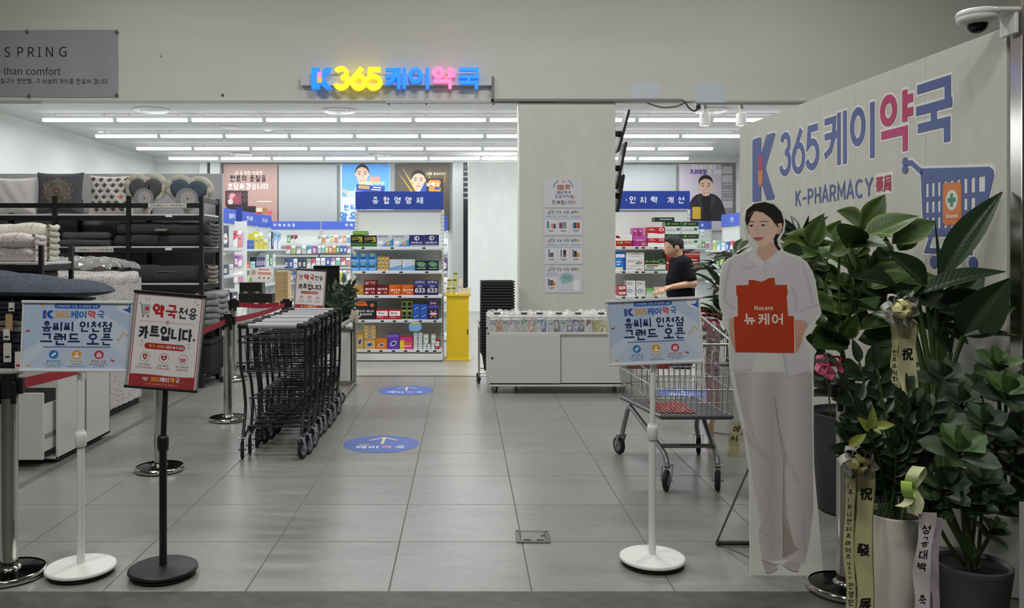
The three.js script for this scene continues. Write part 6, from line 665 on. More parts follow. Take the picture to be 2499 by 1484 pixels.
// ---------------------------------------------------------------- stacked black shopping baskets
{
  const d = 9.17, cx = XW(1218, 9.2) - .02; const t = thing('basket_trolley', 'chrome wheeled trolley carrying the stack of black shopping baskets', 'trolley', [cx, 0, -d - .05]); part('frame', [pipe([[-.2, .05, .17], [-.2, .62, .17], [-.2, .66, .1], [-.2, .66, -.14], [-.2, .05, -.17]], .009, .04, 8), pipe([[.2, .05, .17], [.2, .5, .17]], .009, .03, 8), rod([-.2, .12, .17], [.2, .12, .17], .009, 8), rod([-.2, .12, -.17], [.2, .12, -.17], .009, 8), rod([-.2, .12, -.17], [-.2, .12, .17], .009, 8), rod([.2, .12, -.17], [.2, .12, .17], .009, 8)], mChrome, t); for (const [a, b] of [[-1, -1], [1, -1], [-1, 1], [1, 1]]) caster(t, a * .2, b * .17, .028, .6, mBlack, mBlack, .02, .066);
  const bm = mat(0x232426, .5); let b0; const n = 26; for (let i = 0; i < n; i++) { const lab = i === n - 1 ? 'black plastic shopping basket, topmost of the stack left of the pillar' : `black plastic shopping basket, ${i < 13 ? ORD[12 - i] + ' below the middle' : ORD[n - 2 - i] + ' below the topmost'} of the stack left of pillar`; const y = .132 + i * .0305; if (!b0) { b0 = thing('shopping_basket', lab, 'basket', [cx, y, -d - .05], 0, 'stacked shopping baskets'); const w = .34, l = .24; const rim = (yy, ww, ll, r) => [rod([-ww / 2, yy, ll / 2], [ww / 2, yy, ll / 2], r), rod([-ww / 2, yy, -ll / 2], [ww / 2, yy, -ll / 2], r), rod([-ww / 2, yy, -ll / 2], [-ww / 2, yy, ll / 2], r), rod([ww / 2, yy, -ll / 2], [ww / 2, yy, ll / 2], r)]; part('rim', [...rim(.2, w + .02, l + .02, .009), ...rim(.178, w, l, .006)], bm, b0); const wl = (s, z) => sheet(4, 2, (u, v) => z ? [(u - .5) * lerp(w * .84, w, v), v * .19, s * lerp(l * .84, l, v) / 2] : [s * lerp(w * .84, w, v) / 2, v * .19, (u - .5) * lerp(l * .84, l, v)]); part('body', [wl(1, 1), wl(-1, 1), wl(1, 0), wl(-1, 0), bx(w * .84, .004, l * .84, 0, .002, 0)], mat(0x232426, .55, 0, { side: THREE.DoubleSide }), b0); part('handle', [pipe([[-w / 2 + .01, .205, .02], [-w / 2 + .03, .213, l / 2 - .01], [w / 2 - .03, .213, l / 2 - .01], [w / 2 - .01, .205, .02]], .005, .03, 6)], mat(0x3a3b3d, .5), b0); } else copy(b0, lab, [cx, y, -d - .05]); }
}
// ---------------------------------------------------------------- notices on the pillar
{
  const d = 9.4, sheetOn = (label, x0, x1, y0, y1, tex, gloss) => { const o = thing('pillar_notice', label, 'notice', [(XW(x0, d) + XW(x1, d)) / 2, (YW(y0, d) + YW(y1, d)) / 2, -9.396], 0, 'notices on the pillar'); const w = XW(x1, d) - XW(x0, d), h = YW(y0, d) - YW(y1, d); part('paper', new THREE.BoxGeometry(w, h, .002), mat(0xffffff, .5, 0, { map: tex }), o); if (gloss) part('laminate_film', sheet(24, 20, (u, v) => [(u - .5) * w * 1.03, (v - .5) * h * 1.03, .006 + .0035 * Math.sin(u * 26 + Math.sin(v * 9) * 2) * Math.cos(v * 31 + u * 5) * (Math.abs(u - .5) + Math.abs(v - .5))]), mat(0xffffff, .06, 0, { transmission: .95, thickness: 0, side: THREE.DoubleSide }), o); };
  const prod = (g, x, y, cols) => cols.forEach(([dx, w, h, c]) => { g.fillStyle = c; g.fillRect(x + dx, y - h, w, h); });
  sheetOn('shiny laminated notice with heart and building drawing, topmost on the pillar', 1327, 1422, 436, 507, canvasTex(480, 360, (g, W, H) => { g.fillStyle = '#d5d3da'; g.fillRect(0, 0, W, H); g.strokeStyle = '#7f97c8'; g.lineWidth = 18; g.beginPath(); g.arc(240, 130, 120, 3.3, 4.2); g.stroke(); g.beginPath(); g.arc(240, 130, 120, 5.2, 6.1); g.stroke(); g.fillStyle = '#a85b46'; g.beginPath(); g.roundRect(168, 80, 80, 60, 20); g.fill(); g.beginPath(); g.roundRect(264, 76, 60, 56, 14); g.fill(); g.fillStyle = '#d9d4da'; for (const x of [190, 216, 280, 300]) g.fillRect(x, 96, 9, 26); g.fillStyle = '#c0503f'; g.fillRect(226, 30, 30, 14); ktext(g, '케이약국', 248, 150, 46, { color: '#35343c', weight: .12, sx: .95 }); ktext(g, '동물의약품', 250, 200, 46, { color: '#5066a8', weight: .14, sx: .95 }); ktext(g, '판매합니다!', 246, 268, 52, { color: '#35343c', weight: .13, sx: 1 }); g.strokeStyle = '#c24a55'; g.lineWidth = 5; g.beginPath(); for (let i = 0; i < 11; i++) { const t = i / 10 * Math.PI * 2 - 1.57, r = i % 2 ? 9 : 22; g.lineTo(362 + r * Math.cos(t), 232 + r * Math.sin(t)); } g.stroke(); }), true);
  const set = (n) => canvasTex(480, 350, (g, W, H) => { g.fillStyle = '#cfcfd8'; g.fillRect(0, 0, W, H); ktext(g, '건강 기능 식품 세트', 232, 26, 44, { color: '#43606a', weight: .13, sx: .82 }); g.fillStyle = '#a33c3c'; g.beginPath(); g.moveTo(48, 70); g.lineTo(62, 44); g.lineTo(76, 70); g.fill(); g.strokeStyle = '#50626a'; g.lineWidth = 4; for (const [a, b] of [[74, 30], [90, 16], [104, 30]]) { g.beginPath(); g.moveTo(a, b); g.lineTo(a + 6, b - 12); g.stroke(); } g.fillStyle = '#9cba7e'; g.fillRect(392, 30, 44, 32); g.fillStyle = '#b6c4d0'; g.fillRect(10, 116, n === 3 ? 180 : 460, 26); for (let i = 0; i < (n === 3 ? 1 : 3); i++) { const x = 24 + i * 152; g.fillStyle = '#8d939c'; g.fillRect(x + 6, 96, 124, 9); g.fillStyle = '#dcdce2'; g.fillRect(x, 148, 132, 172); g.fillStyle = '#6f747e'; g.fillRect(x + 24, 278, 84, 8); g.fillRect(x + 34, 294, 64, 8); prod(g, x + 14, 258, n === 1 ? [[[0, 26, 96, '#3f8f8c'], [30, 22, 70, '#c9ccd2'], [56, 20, 66, '#c98a5e'], [80, 30, 60, '#5e4560']], [[0, 30, 74, '#7c3f44'], [30, 60, 84, '#8f9298']], [[4, 14, 70, '#9ea4aa'], [24, 36, 78, '#2a4c86'], [64, 38, 76, '#b2492f']]][i] : n === 2 ? [[[14, 14, 100, '#44557c'], [32, 46, 56, '#5a6472']], [[14, 14, 96, '#44557c'], [48, 34, 90, '#2d2328'], [52, 26, 40, '#a23d4c']], [[10, 14, 96, '#44557c'], [28, 36, 78, '#3d2d28'], [66, 34, 50, '#c8893c']]][i] : [[8, 14, 92, '#44557c'], [26, 50, 72, '#7a5144'], [72, 30, 46, '#c9963c']]); } if (n === 3) { g.fillStyle = '#8fb3b8'; g.beginPath(); g.ellipse(280, 160, 84, 66, 0, 0, 7); g.fill(); g.beginPath(); g.moveTo(216, 196); g.lineTo(228, 246); g.lineTo(262, 214); g.fill(); g.fillStyle = '#5f8890'; g.fillRect(236, 138, 90, 9); g.fillRect(236, 162, 96, 9); g.fillStyle = '#e4e6e8'; g.beginPath(); g.roundRect(364, 190, 80, 130, 34); g.fill(); } });
  sheetOn('printed health food set notice, second from top on the pillar', 1327, 1422, 509, 575, set(1)); sheetOn('printed health food set notice, third from top on the pillar', 1328, 1422, 578, 645, set(2)); sheetOn('printed health food set notice with teal speech bubble, lowest on the pillar', 1328, 1422, 648, 715, set(3));
}
// ---------------------------------------------------------------- silver shopping cart by the cardboard figure
{
  const o = thing('shopping_cart', 'large silver wire shopping cart with red trim behind the right sign stand', 'shopping cart', [0, 0, 0]), wire = mat(0xb3b5b6, .3, .85), frame = mat(0x8d9194, .4, .5), dark = mat(0x45484b, .5), redM = mat(0xa53a2c, .5);
  const zf = -6.0, zn = -5.0, yb = (z) => lerp(.40, .46, (z - zf) / (zn - zf)), yt = (z) => lerp(.98, .88, (z - zf) / (zn - zf)), hw = (z, y) => lerp(.29, .235, (z - zf) / (zn - zf)) * (.88 + .12 * (y - .4) / .5), cx = 1.375;
  const c = (s, z, k) => { const y = lerp(yb(z), yt(z), k); return [cx + s * hw(z, y), y, z]; };
  const W = []; for (const k of [0, .18, .36, .55, .74, 1]) { const r = k === 1 ? .008 : k === .36 || k === 0 ? .005 : .0028; for (const s of [-1, 1]) W.push(rod(c(s, zf, k), c(s, zn, k), r, 6)); W.push(rod(c(-1, zn, k), c(1, zn, k), r, 6)); if (k < .8) W.push(rod(c(-1, zf, k), c(1, zf, k), r, 6)); }
  part('basket_rims', W, wire, o);
  const V = []; for (let i = 0; i <= 24; i++) { const z = lerp(zf, zn, i / 24); for (const s of [-1, 1]) V.push(rod(c(s, z, 0), c(s, z, 1), .0024, 5)); } for (let i = 1; i < 14; i++) { const s = -1 + i / 7; V.push(rod(c(s, zn, 0), c(s, zn, 1), .0024, 5), rod(c(s, zf, 0), c(s, zf, .74), .0024, 5), rod(c(s, zf, 0), c(s, zn, 0), .0024, 5)); }
  part('basket_wires', V, wire, o); part('basket_tray', sheet(8, 8, (u, v) => { const z = lerp(zf, zn, v); return [cx + (u - .5) * 2 * hw(z, yb(z)) * .97, yb(z) - .012 - .008 * Math.sin(u * Math.PI), z]; }), mat(0x4a4d50, .55, 0, { side: THREE.DoubleSide }), o);
  part('tray_edge', [rod(c(-1, zn, -.02), c(1, zn, -.02), .014, 8), rod(c(-1, zf, -.02), c(-1, zn, -.02), .012, 8), rod(c(1, zf, -.02), c(1, zn, -.02), .012, 8)], dark, o);
  for (const s of [-1, 1]) part('leg_frame', [pipe([[cx + s * .27, .13, -5.93], [cx + s * .255, .2, -5.93], [cx + s * .24, .375, -5.82], [cx + s * .2, .30, -5.5], [cx + s * .155, .2, -5.12], [cx + s * .152, .13, -5.08]], .0165, .07, 10), rod([cx + s * .24, .36, -5.8], [cx + s * .235, .405, -5.75], .012)], frame, o);
  part('cross_tube', rod([cx - .17, .235, -5.2], [cx + .17, .235, -5.2], .013, 10), frame, o);
  for (const [x, z, a] of [[-.27, -5.93, .4], [.27, -5.93, -.3], [-.152, -5.08, 2.7], [.152, -5.08, 2.8]]) caster(o, cx + x, z, .064, a, mZinc, mRubber, .038, .15);
  part('handle_bar', [rod([cx - .28, 1.01, -6.08], [cx + .28, 1.01, -6.08], .015, 12), rod(c(-1, zf, 1), [cx - .28, 1.01, -6.08], .012), rod(c(1, zf, 1), [cx + .28, 1.01, -6.08], .012)], redM, o); part('child_seat_flap', rb(.3, .09, .012, cx - .1, .66, -5.86, .006), redM, o);
  const b = thing('red_tray', 'flat red slatted plate lying in the silver shopping cart', 'tray', [cx - .06, .44, -5.36]); for (let i = 0; i < 9; i++) { const k = part('slat', rb(.018, .008, .26, -.1 + i * .025, 0, 0, .002), redM, b); } for (const z of [.13, -.13]) part('rim', rb(.24, .012, .014, 0, .002, z, .003), redM, b); b.rotation.x = .05;
}
// ---------------------------------------------------------------- bedding department at the left
const fabric = (f, n = 256) => dataTex(n, n, f, true);
const heather = fabric((u, v, x, y) => { const k = 150 + (hash(x, y) - .5) * 120 + (pfbm(u, v, 30, 6, 3) - .5) * 60; return [k, k, k]; });
const mCharcoal = mat(lin(.14, .142, .155), .95, 0, { map: rep(heather, 3, 3) }), mGreyHeather = mat(lin(.26, .265, .28), .95, 0, { map: rep(heather, 3, 3) }), mNavy = mat(lin(.075, .095, .145), .9, 0, { map: rep(heather, 2, 2) }), mDark = mat(lin(.05, .052, .068), .9, 0, { map: rep(heather, 2, 2) }), mCream = mat(lin(.62, .57, .46), .95, 0, { map: rep(heather, 2, 2) }), mBeige = mat(lin(.32, .28, .2), .95, 0, { map: rep(heather, 2, 2) }), mTowel = mat(lin(.72, .74, .74), .95, 0, { map: rep(heather, 4, 4) });
const herring = fabric((u, v, x, y) => { const z = (Math.floor(x / 16) % 2 ? x + y : x - y + 512) % 12; const k = z < 5 ? 215 : 120; return [k, k * .97, k * .96]; });
const mHerring = mat(lin(.5, .49, .49), .95, 0, { map: rep(herring, 3, 3) });
const floral = (bg, spots, n = 260) => canvasTex(512, 512, (g, W) => { g.fillStyle = bg; g.fillRect(0, 0, W, W); for (let i = 0; i < n; i++) { g.fillStyle = spots[Math.floor(hash(i, 3) * spots.length)]; const x = hash(i, 1) * W, y = hash(i, 2) * W, r = 3 + 7 * hash(i, 4); for (const dx of [0, -W, W]) for (const dy of [0, -W, W]) { g.beginPath(); g.ellipse(x + dx, y + dy, r, r * .6, hash(i, 5) * 6, 0, 7); g.fill(); } } });
const wrapTex = (t) => { t.wrapS = t.wrapT = THREE.RepeatWrapping; return t; };
const mPinkFloral = mat(0xffffff, .95, 0, { map: wrapTex(floral('#d8d0cd', ['#b98d90', '#a56a72', '#c7a9a4', '#8e9a86', '#c9b9b4'], 620)) }), mGreenFloral = mat(0xffffff, .95, 0, { map: wrapTex(floral('#cfd0c2', ['#9fae92', '#c7a9a0', '#8b9a80', '#c08d8a', '#b8bda6'], 300)) });
const mSpeckle = mat(0xffffff, .8, 0, { map: wrapTex(floral('#d6d3d3', ['#a3a0a4', '#8d8a90', '#b9b3b4', '#bfb7b6'], 900)) });
const clearFilm = mat(0xf6f8f8, .1, 0, { transmission: .8, thickness: 0, side: THREE.DoubleSide });
// slab of soft cloth, rounded and uneven
function soft(w, h, d, x, y, z, o = {}) { const { n = 9, amp = .012, r = .45, s = 1, uvs = 2 } = o; const g = new THREE.BoxGeometry(w, h, d, 16, 4, 10); const p = g.attributes.position, uv = g.attributes.uv; const R = h * r;
  for (let i = 0; i < p.count; i++) { let a = p.getX(i), b = p.getY(i), c = p.getZ(i); const ex = Math.max(0, Math.abs(a) - (w / 2 - R)), ey = Math.max(0, Math.abs(b) - (h / 2 - R)), ez = Math.max(0, Math.abs(c) - (d / 2 - R)); const e = Math.hypot(ex, ey, ez); if (e > R) { const k = R / e; a = Math.sign(a) * (w / 2 - R + ex * k) * (ex ? 1 : 0) + (ex ? 0 : a); b = ey ? Math.sign(b) * (h / 2 - R + ey * k) : b; c = ez ? Math.sign(c) * (d / 2 - R + ez * k) : c; }
    uv.setXY(i, (a + c * .3) * uvs + s, (b + c) * uvs); const q = (fbm(a * n + s * 7, c * n + b * 9 + s, 3) - .5) * 2 * amp; p.setXYZ(i, a + q * .6, b + q * (b > 0 ? 1 : .2), c + q); }
  g.computeVertexNormals(); return g.translate(x, y, z); }
function blanket(name, label, m, w, h, d, pos, o = {}) { const t = thing(name, label, o.cat || 'bedding', pos, 0, o.group), L = o.layers || 2, lh = h / L; const gs = []; for (let i = 0; i < L; i++) gs.push(soft(w - (i % 2) * .03, lh * 1.12, d, (i % 2) * .012, lh * (i + .5), 0, { s: i + pos[0], amp: o.amp ?? .01, uvs: o.uvs || 2 })); part('folded_cover', gs, m, t); if (o.end) { const es = []; for (let i = 0; i < (o.folds || 4); i++) { const y = h * (i + .5) / (o.folds || 4); es.push(tube([[w / 2 - .05, y, -d * .4], [w / 2 - .012, y + .01 * Math.sin(i * 3), -d * .2], [w / 2 - .004, y - .008, d * .1], [w / 2 - .03, y + .006, d * .4]], h / (o.folds || 4) * .5, 7, 20)); } part('folded_edge', es, o.end, t); } if (o.tag) { const k = part('sewn_label', rb(o.tag[2] || .14, .004, .07, o.tag[0], h + .012, o.tag[1], .002), mCream, t); k.rotation.x = .35; k.position.z = .02; } return t; }
// ------ black racks
function rack(label, xs, d0, d1, top, shelves, o = {}) {
  const t = thing('metal_rack', label, 'rack', [0, 0, 0], 0, 'black bedding racks'), s = o.s || .042;
  for (const x of xs) for (const d of [d0, d1]) part('post', rb(s, top, s, x - s / 2, top / 2, -d, .004), mRackBlack, t);
  const x0 = Math.min(...xs) - s, x1 = Math.max(...xs); for (const y of shelves) { const k = part('shelf', rb(x1 - x0 - .01, .018, d1 - d0 - .04, (x0 + x1) / 2, y - .009, -(d0 + d1) / 2, .003), mat(0xdededb, .5), t); part('front_beam', rb(x1 - x0 - .004, .05, .03, (x0 + x1) / 2, y - .045, -d0, .003), mRackBlack, k); part('side_beam', rb(.03, .045, d1 - d0, x1 - .02, y - .045, -(d0 + d1) / 2, .003), mRackBlack, k); }
  return t;
}
{
  const A = rack('long black metal rack with cushions and dark quilts against the grey panel', [-2.717, -3.477, -4.246, -5.01, -5.77], 8.8, 9.38, 2.0, [1.813, 1.476, 1.09, .64, .14]);
  part('guard_rail', rb(3.08, .05, .022, -4.26, 1.9, -8.8, .003), mRackBlack, A); part('side_rail', rb(.022, .05, .58, -2.735, 1.96, -9.09, .003), mRackBlack, A);
  const strip = (txt) => canvasTex(512, 64, (g) => { g.fillStyle = '#d4d3d0'; g.fillRect(0, 0, 512, 64); ktext(g, '고객님께서는', 120, 16, 34, { color: '#3a3a3e', weight: .12, sx: .85 }); ktext(g, '교환 환불', 280, 16, 34, { color: '#b98a3c', weight: .12, sx: .85 }); ktext(g, '이 불가합니다', 410, 16, 34, { color: '#3a3a3e', weight: .12, sx: .8 }); }); const st1 = mat(0xffffff, .5, 0, { map: strip() });
  const ls = solo('shelf_label', new THREE.BoxGeometry(.40, .045, .003), st1, 'white printed strip label on the rack guard rail below the heart cushions', 'label'); ls.position.set(XW(408, 8.78), 1.9, -8.786); const l2 = solo('shelf_label', new THREE.BoxGeometry(.40, .045, .003), st1, 'white printed strip label on the middle rack shelf beam', 'label'); l2.position.set(XW(230, 8.78), 1.437, -8.78);
  for (const [x, y, n] of [[412, 527, 'upper'], [411, 608, 'middle']]) { const k = solo('price_tag', rb(.07, .024, .003, 0, 0, 0, .001), mTagHolder, `small white price tag on the ${n} rack beam at right`, 'tag'); k.position.set(XW(x, 8.78), YW(y, 8.78), -8.782); }
  // grey backing boards
  const bp = thing('backing_panel', 'grey backing boards standing behind the black rack', 'panel', [0, 0, 0]); for (const [a, b] of [[-5.9, XW(10, 9.5)], [XW(11.5, 9.5), XW(281, 9.5)], [XW(283, 9.5), XW(546, 9.5)]]) part('board', span(a, b, .02, 2.29, -9.5, -9.44, .004), mat(lin(.42, .42, .44), .6), bp); part('joint_strip', [span(XW(9.5, 9.5), XW(12, 9.5), .0, 2.29, -9.52, -9.45)], mWhiteMetal, bp); part('joint_strip', [span(XW(280.5, 9.5), XW(283.5, 9.5), .0, 2.29, -9.52, -9.45)], mWhiteMetal, bp);
  // cushions on the top shelf
  const pillow = (w, h, t) => { const f = (s) => sheet(18, 18, (u, v) => { if (s < 0) u = 1 - u; const a = u * 2 - 1, b = v * 2 - 1; const k = Math.pow((1 - a * a) * (1 - b * b), .42); const pin = 1 - .1 * (1 - a * a * .0) * Math.abs(b) * (1 - Math.abs(a)) ; return [a * w / 2 * (1 - .07 * (1 - b * b)), h / 2 + b * h / 2 * (1 - .09 * (1 - a * a)), s * t / 2 * k + .006 * Math.sin(a * 9 + b * 5) * k]; }, (u, v) => [s < 0 ? 1 - u : u, v]); return [f(1), f(-1)]; };
  const mandala = (bg, line, dot) => canvasTex(512, 512, (g, W) => { g.fillStyle = bg; g.fillRect(0, 0, W, W); g.strokeStyle = line; for (const [r, n, a, lw] of [[150, 12, 22, 9], [122, 16, 10, 5], [92, 20, 8, 6], [66, 24, 4, 9], [46, 16, 4, 5]]) { g.lineWidth = lw; g.beginPath(); for (let i = 0; i <= 240; i++) { const t = i / 240 * Math.PI * 2, q = r + a * Math.cos(n * t); g.lineTo(256 + q * 1.05 * Math.cos(t), 236 + q * Math.sin(t)); } g.stroke(); } for (let i = 0; i < 24; i++) { const t = i / 24 * 6.283; g.lineWidth = 4; g.beginPath(); g.arc(256 + 135 * Math.cos(t), 236 + 130 * Math.sin(t), 14, 0, 7); g.stroke(); } g.fillStyle = dot; for (let i = 0; i < 7; i++) { g.beginPath(); g.arc(256 + 14 * Math.cos(i), 236 + 14 * Math.sin(i), 11, 0, 7); g.fill(); } });
  const cactus = canvasTex(512, 512, (g, W) => { g.fillStyle = '#cfcbc4'; g.fillRect(0, 0, W, W); let n = 0; for (let r = 0; r < 6; r++) for (let c = 0; c < 5; c++) { const x = 56 + c * 98 + (r % 2) * 48, y = 50 + r * 82; if (x > 490) continue; g.fillStyle = g.strokeStyle = (r === 3 && c === 3) ? '#bf6a58' : '#3b3b40'; g.beginPath(); g.roundRect(x - 11, y - 32, 22, 62, 11); g.fill(); g.lineWidth = 13; g.lineCap = 'round'; g.beginPath(); g.moveTo(x - 24, y - 10); g.quadraticCurveTo(x - 24, y + 14, x, y + 14); g.quadraticCurveTo(x + 24, y + 12, x + 24, y - 14); g.stroke(); } });
  const cush = (label, x0, x1, y0, m, d = 9.05, turn = 0) => { const w = XW(x1, d) - XW(x0, d), h = YW(y0, d) - 1.815; const o = thing('cushion', label, 'cushion', [(XW(x0, d) + XW(x1, d)) / 2, 1.815, -d], turn, 'cushions on the rack'); const [a, b] = pillow(w, h, .17); part('cover', [a, b], m, o); o.rotation.x = -.06; return o; };
  cush('plain pale cushion with a small embroidered motif at the left picture edge', -22, 88, 432, mat(0xffffff, .95, 0, { map: canvasTex(256, 256, (g) => { g.fillStyle = '#d8d5d4'; g.fillRect(0, 0, 256, 256); g.fillStyle = '#a3524f'; g.beginPath(); g.arc(128, 200, 7, 0, 7); g.fill(); g.fillStyle = '#6f6a55'; g.beginPath(); g.ellipse(140, 208, 9, 4, .5, 0, 7); g.ellipse(118, 208, 9, 4, -.5, 0, 7); g.fill(); }) }));
  cush('dark grey square cushion with a gold mandala embroidery', 88, 203, 420, mat(0xffffff, .95, 0, { map: mandala('#54545c', '#8f8560', '#a8695f') })); cush('white square cushion with dark cactus pattern', 216, 326, 427, mat(0xffffff, .95, 0, { map: cactus }));
  const heart = (label, x0, x1, y0, inner, turn, roll) => { const d = 9.02, w = XW(x1, d) - XW(x0, d), h = YW(y0, d) - 1.80, o = thing('heart_cushion', label, 'cushion', [(XW(x0, d) + XW(x1, d)) / 2, 1.815, -d], turn, 'cushions on the rack'); const hp = (k) => { const a = []; for (let i = 0; i < 48; i++) { const t = i / 48 * Math.PI * 2; const x = 16 * Math.sin(t) ** 3, y = 13 * Math.cos(t) - 5 * Math.cos(2 * t) - 2 * Math.cos(3 * t) - Math.cos(4 * t); a.push(new THREE.Vector2(x / 32 * w * k, (y + 3) / 29 * h * k)); } return a; };
    const g1 = new THREE.ExtrudeGeometry(new THREE.Shape(hp(.72)), { depth: .03, bevelEnabled: true, bevelThickness: .06, bevelSize: .05, bevelOffset: -.03, bevelSegments: 5 }); part('cover', g1.translate(0, h * .52, -.01), inner, o); const ru = hp(.88).map((p, i) => [p.x, p.y + h * .52, .015 * Math.sin(i * 2.1)]); part('fur_ruffle', [tube(ru.map(([a, b, c], i) => [a, b, c * .4]), .042, 8, 220, true), tube(ru.map(([a, b, c], i) => [a * 1.05, b + .006 * Math.sin(i * 5), c * .3 + .006 * Math.cos(i * 3.3)]), .034, 6, 260, true)], mat(lin(.62, .60, .52), 1, 0, { bumpMap: heather, bumpScale: .01 }), o); part('lace_medallion', cyl(w * .24, w * .24, .006, 0, 0, 0, 40).rotateX(Math.PI / 2).translate(0, h * .42, .082), mat(0xffffff, .95, 0, { map: medal }), o); o.rotation.z = roll; return o; };
  const medal = mandala('#8f8f96', '#d6d3cc', '#a8695f'); heart('heart-shaped dark grey cushion with cream fur ruffle', 308, 408, 434, mat(lin(.09, .088, .095), .95), .0, 0); heart('heart-shaped slate blue cushion with cream fur ruffle', 402, 512, 438, mat(lin(.07, .10, .14), .95), .1, -.08);
  // quilts on the rack
  const q = (label, m, x0, x1, y0, shelf, o = {}) => { const d = o.d || 9.05, w = XW(x1, d) - XW(x0, d), h = YW(y0, d) - shelf - .002; return blanket(o.name || 'folded_quilt', label, m, w, h, .5, [(XW(x0, d) + XW(x1, d)) / 2, shelf + .001, -d], { group: 'quilts on the black rack', ...o }); };
  q('charcoal folded quilt on the second rack shelf at right', mCharcoal, 297, 528, 546, 1.476, { layers: 2, end: mGreyHeather, folds: 6, tag: [.02, .2, .12] }); q('charcoal quilted bolster roll with label on the third rack shelf', mCharcoal, 297, 524, 648, 1.09, { layers: 1, end: mCream, folds: 4, tag: [.06, .14, .2], amp: .02 }); q('grey patterned blanket folded flat on the second rack shelf', mGreyHeather, 168, 290, 568, 1.476, { layers: 2, end: mNavy, folds: 2 }); q('beige quilt rolled up on the third rack shelf', mBeige, 160, 294, 640, 1.09, { layers: 1, end: mCream, folds: 3, amp: .02 }); q('dark quilt folded on the second rack shelf at far left', mCharcoal, -10, 160, 575, 1.476, { layers: 2 });
  q('white folded towels piled on the lower rack shelf', mTowel, 490, 546, 712, .64, { layers: 5, end: mTowel, folds: 6, name: 'towel_pile', cat: 'towels', amp: .014 }); q('navy folded blanket under the rack beside the white towels', mNavy, 330, 465, 730, .64, { layers: 3, end: mNavy, folds: 3 });
  const bb = thing('storage_box', 'black storage box on the bottom rack shelf at right', 'box', [XW(455, 9.05), .141, -9.05]); part('body', rb(.66, .3, .5, 0, .15, 0, .02), mBlackMat, bb); part('lid', rb(.68, .05, .52, 0, .325, 0, .015), mBlackMat, bb);
}
{ // low rack with comforters
  rack('small black rack holding two floral comforters at the left', [-3.28, -4.3, -5.3], 6.58, 7.08, 1.478, [1.345, 1.12, .6], { s: .034 });
  const xr = -3.17; const B = (label, m, x0, x1, h, y, d, dp, o) => blanket('comforter', label, m, x1 - x0, h, dp, [(x0 + x1) / 2, y, -d], { group: 'comforters on the small rack', uvs: 3, amp: .03, ...o });
  B('pink floral folded comforter on the small rack at front', mPinkFloral, -4.25, -3.36, .215, 1.346, 6.73, .22, { layers: 2, end: mPinkFloral, folds: 5 }); B('pale green floral folded comforter on the small rack behind the pink one', mGreenFloral, -4.25, -3.36, .3, 1.346, 6.95, .2, { layers: 2, end: mGreenFloral, folds: 6 }); B('lavender grey folded comforter on the lower shelf of the small rack', mat(lin(.24, .245, .31), .95, 0, { map: rep(heather, 3, 3) }), -4.25, -3.36, .16, 1.121, 6.83, .42, { layers: 1, amp: .02, end: mGreyHeather, folds: 2 });
}
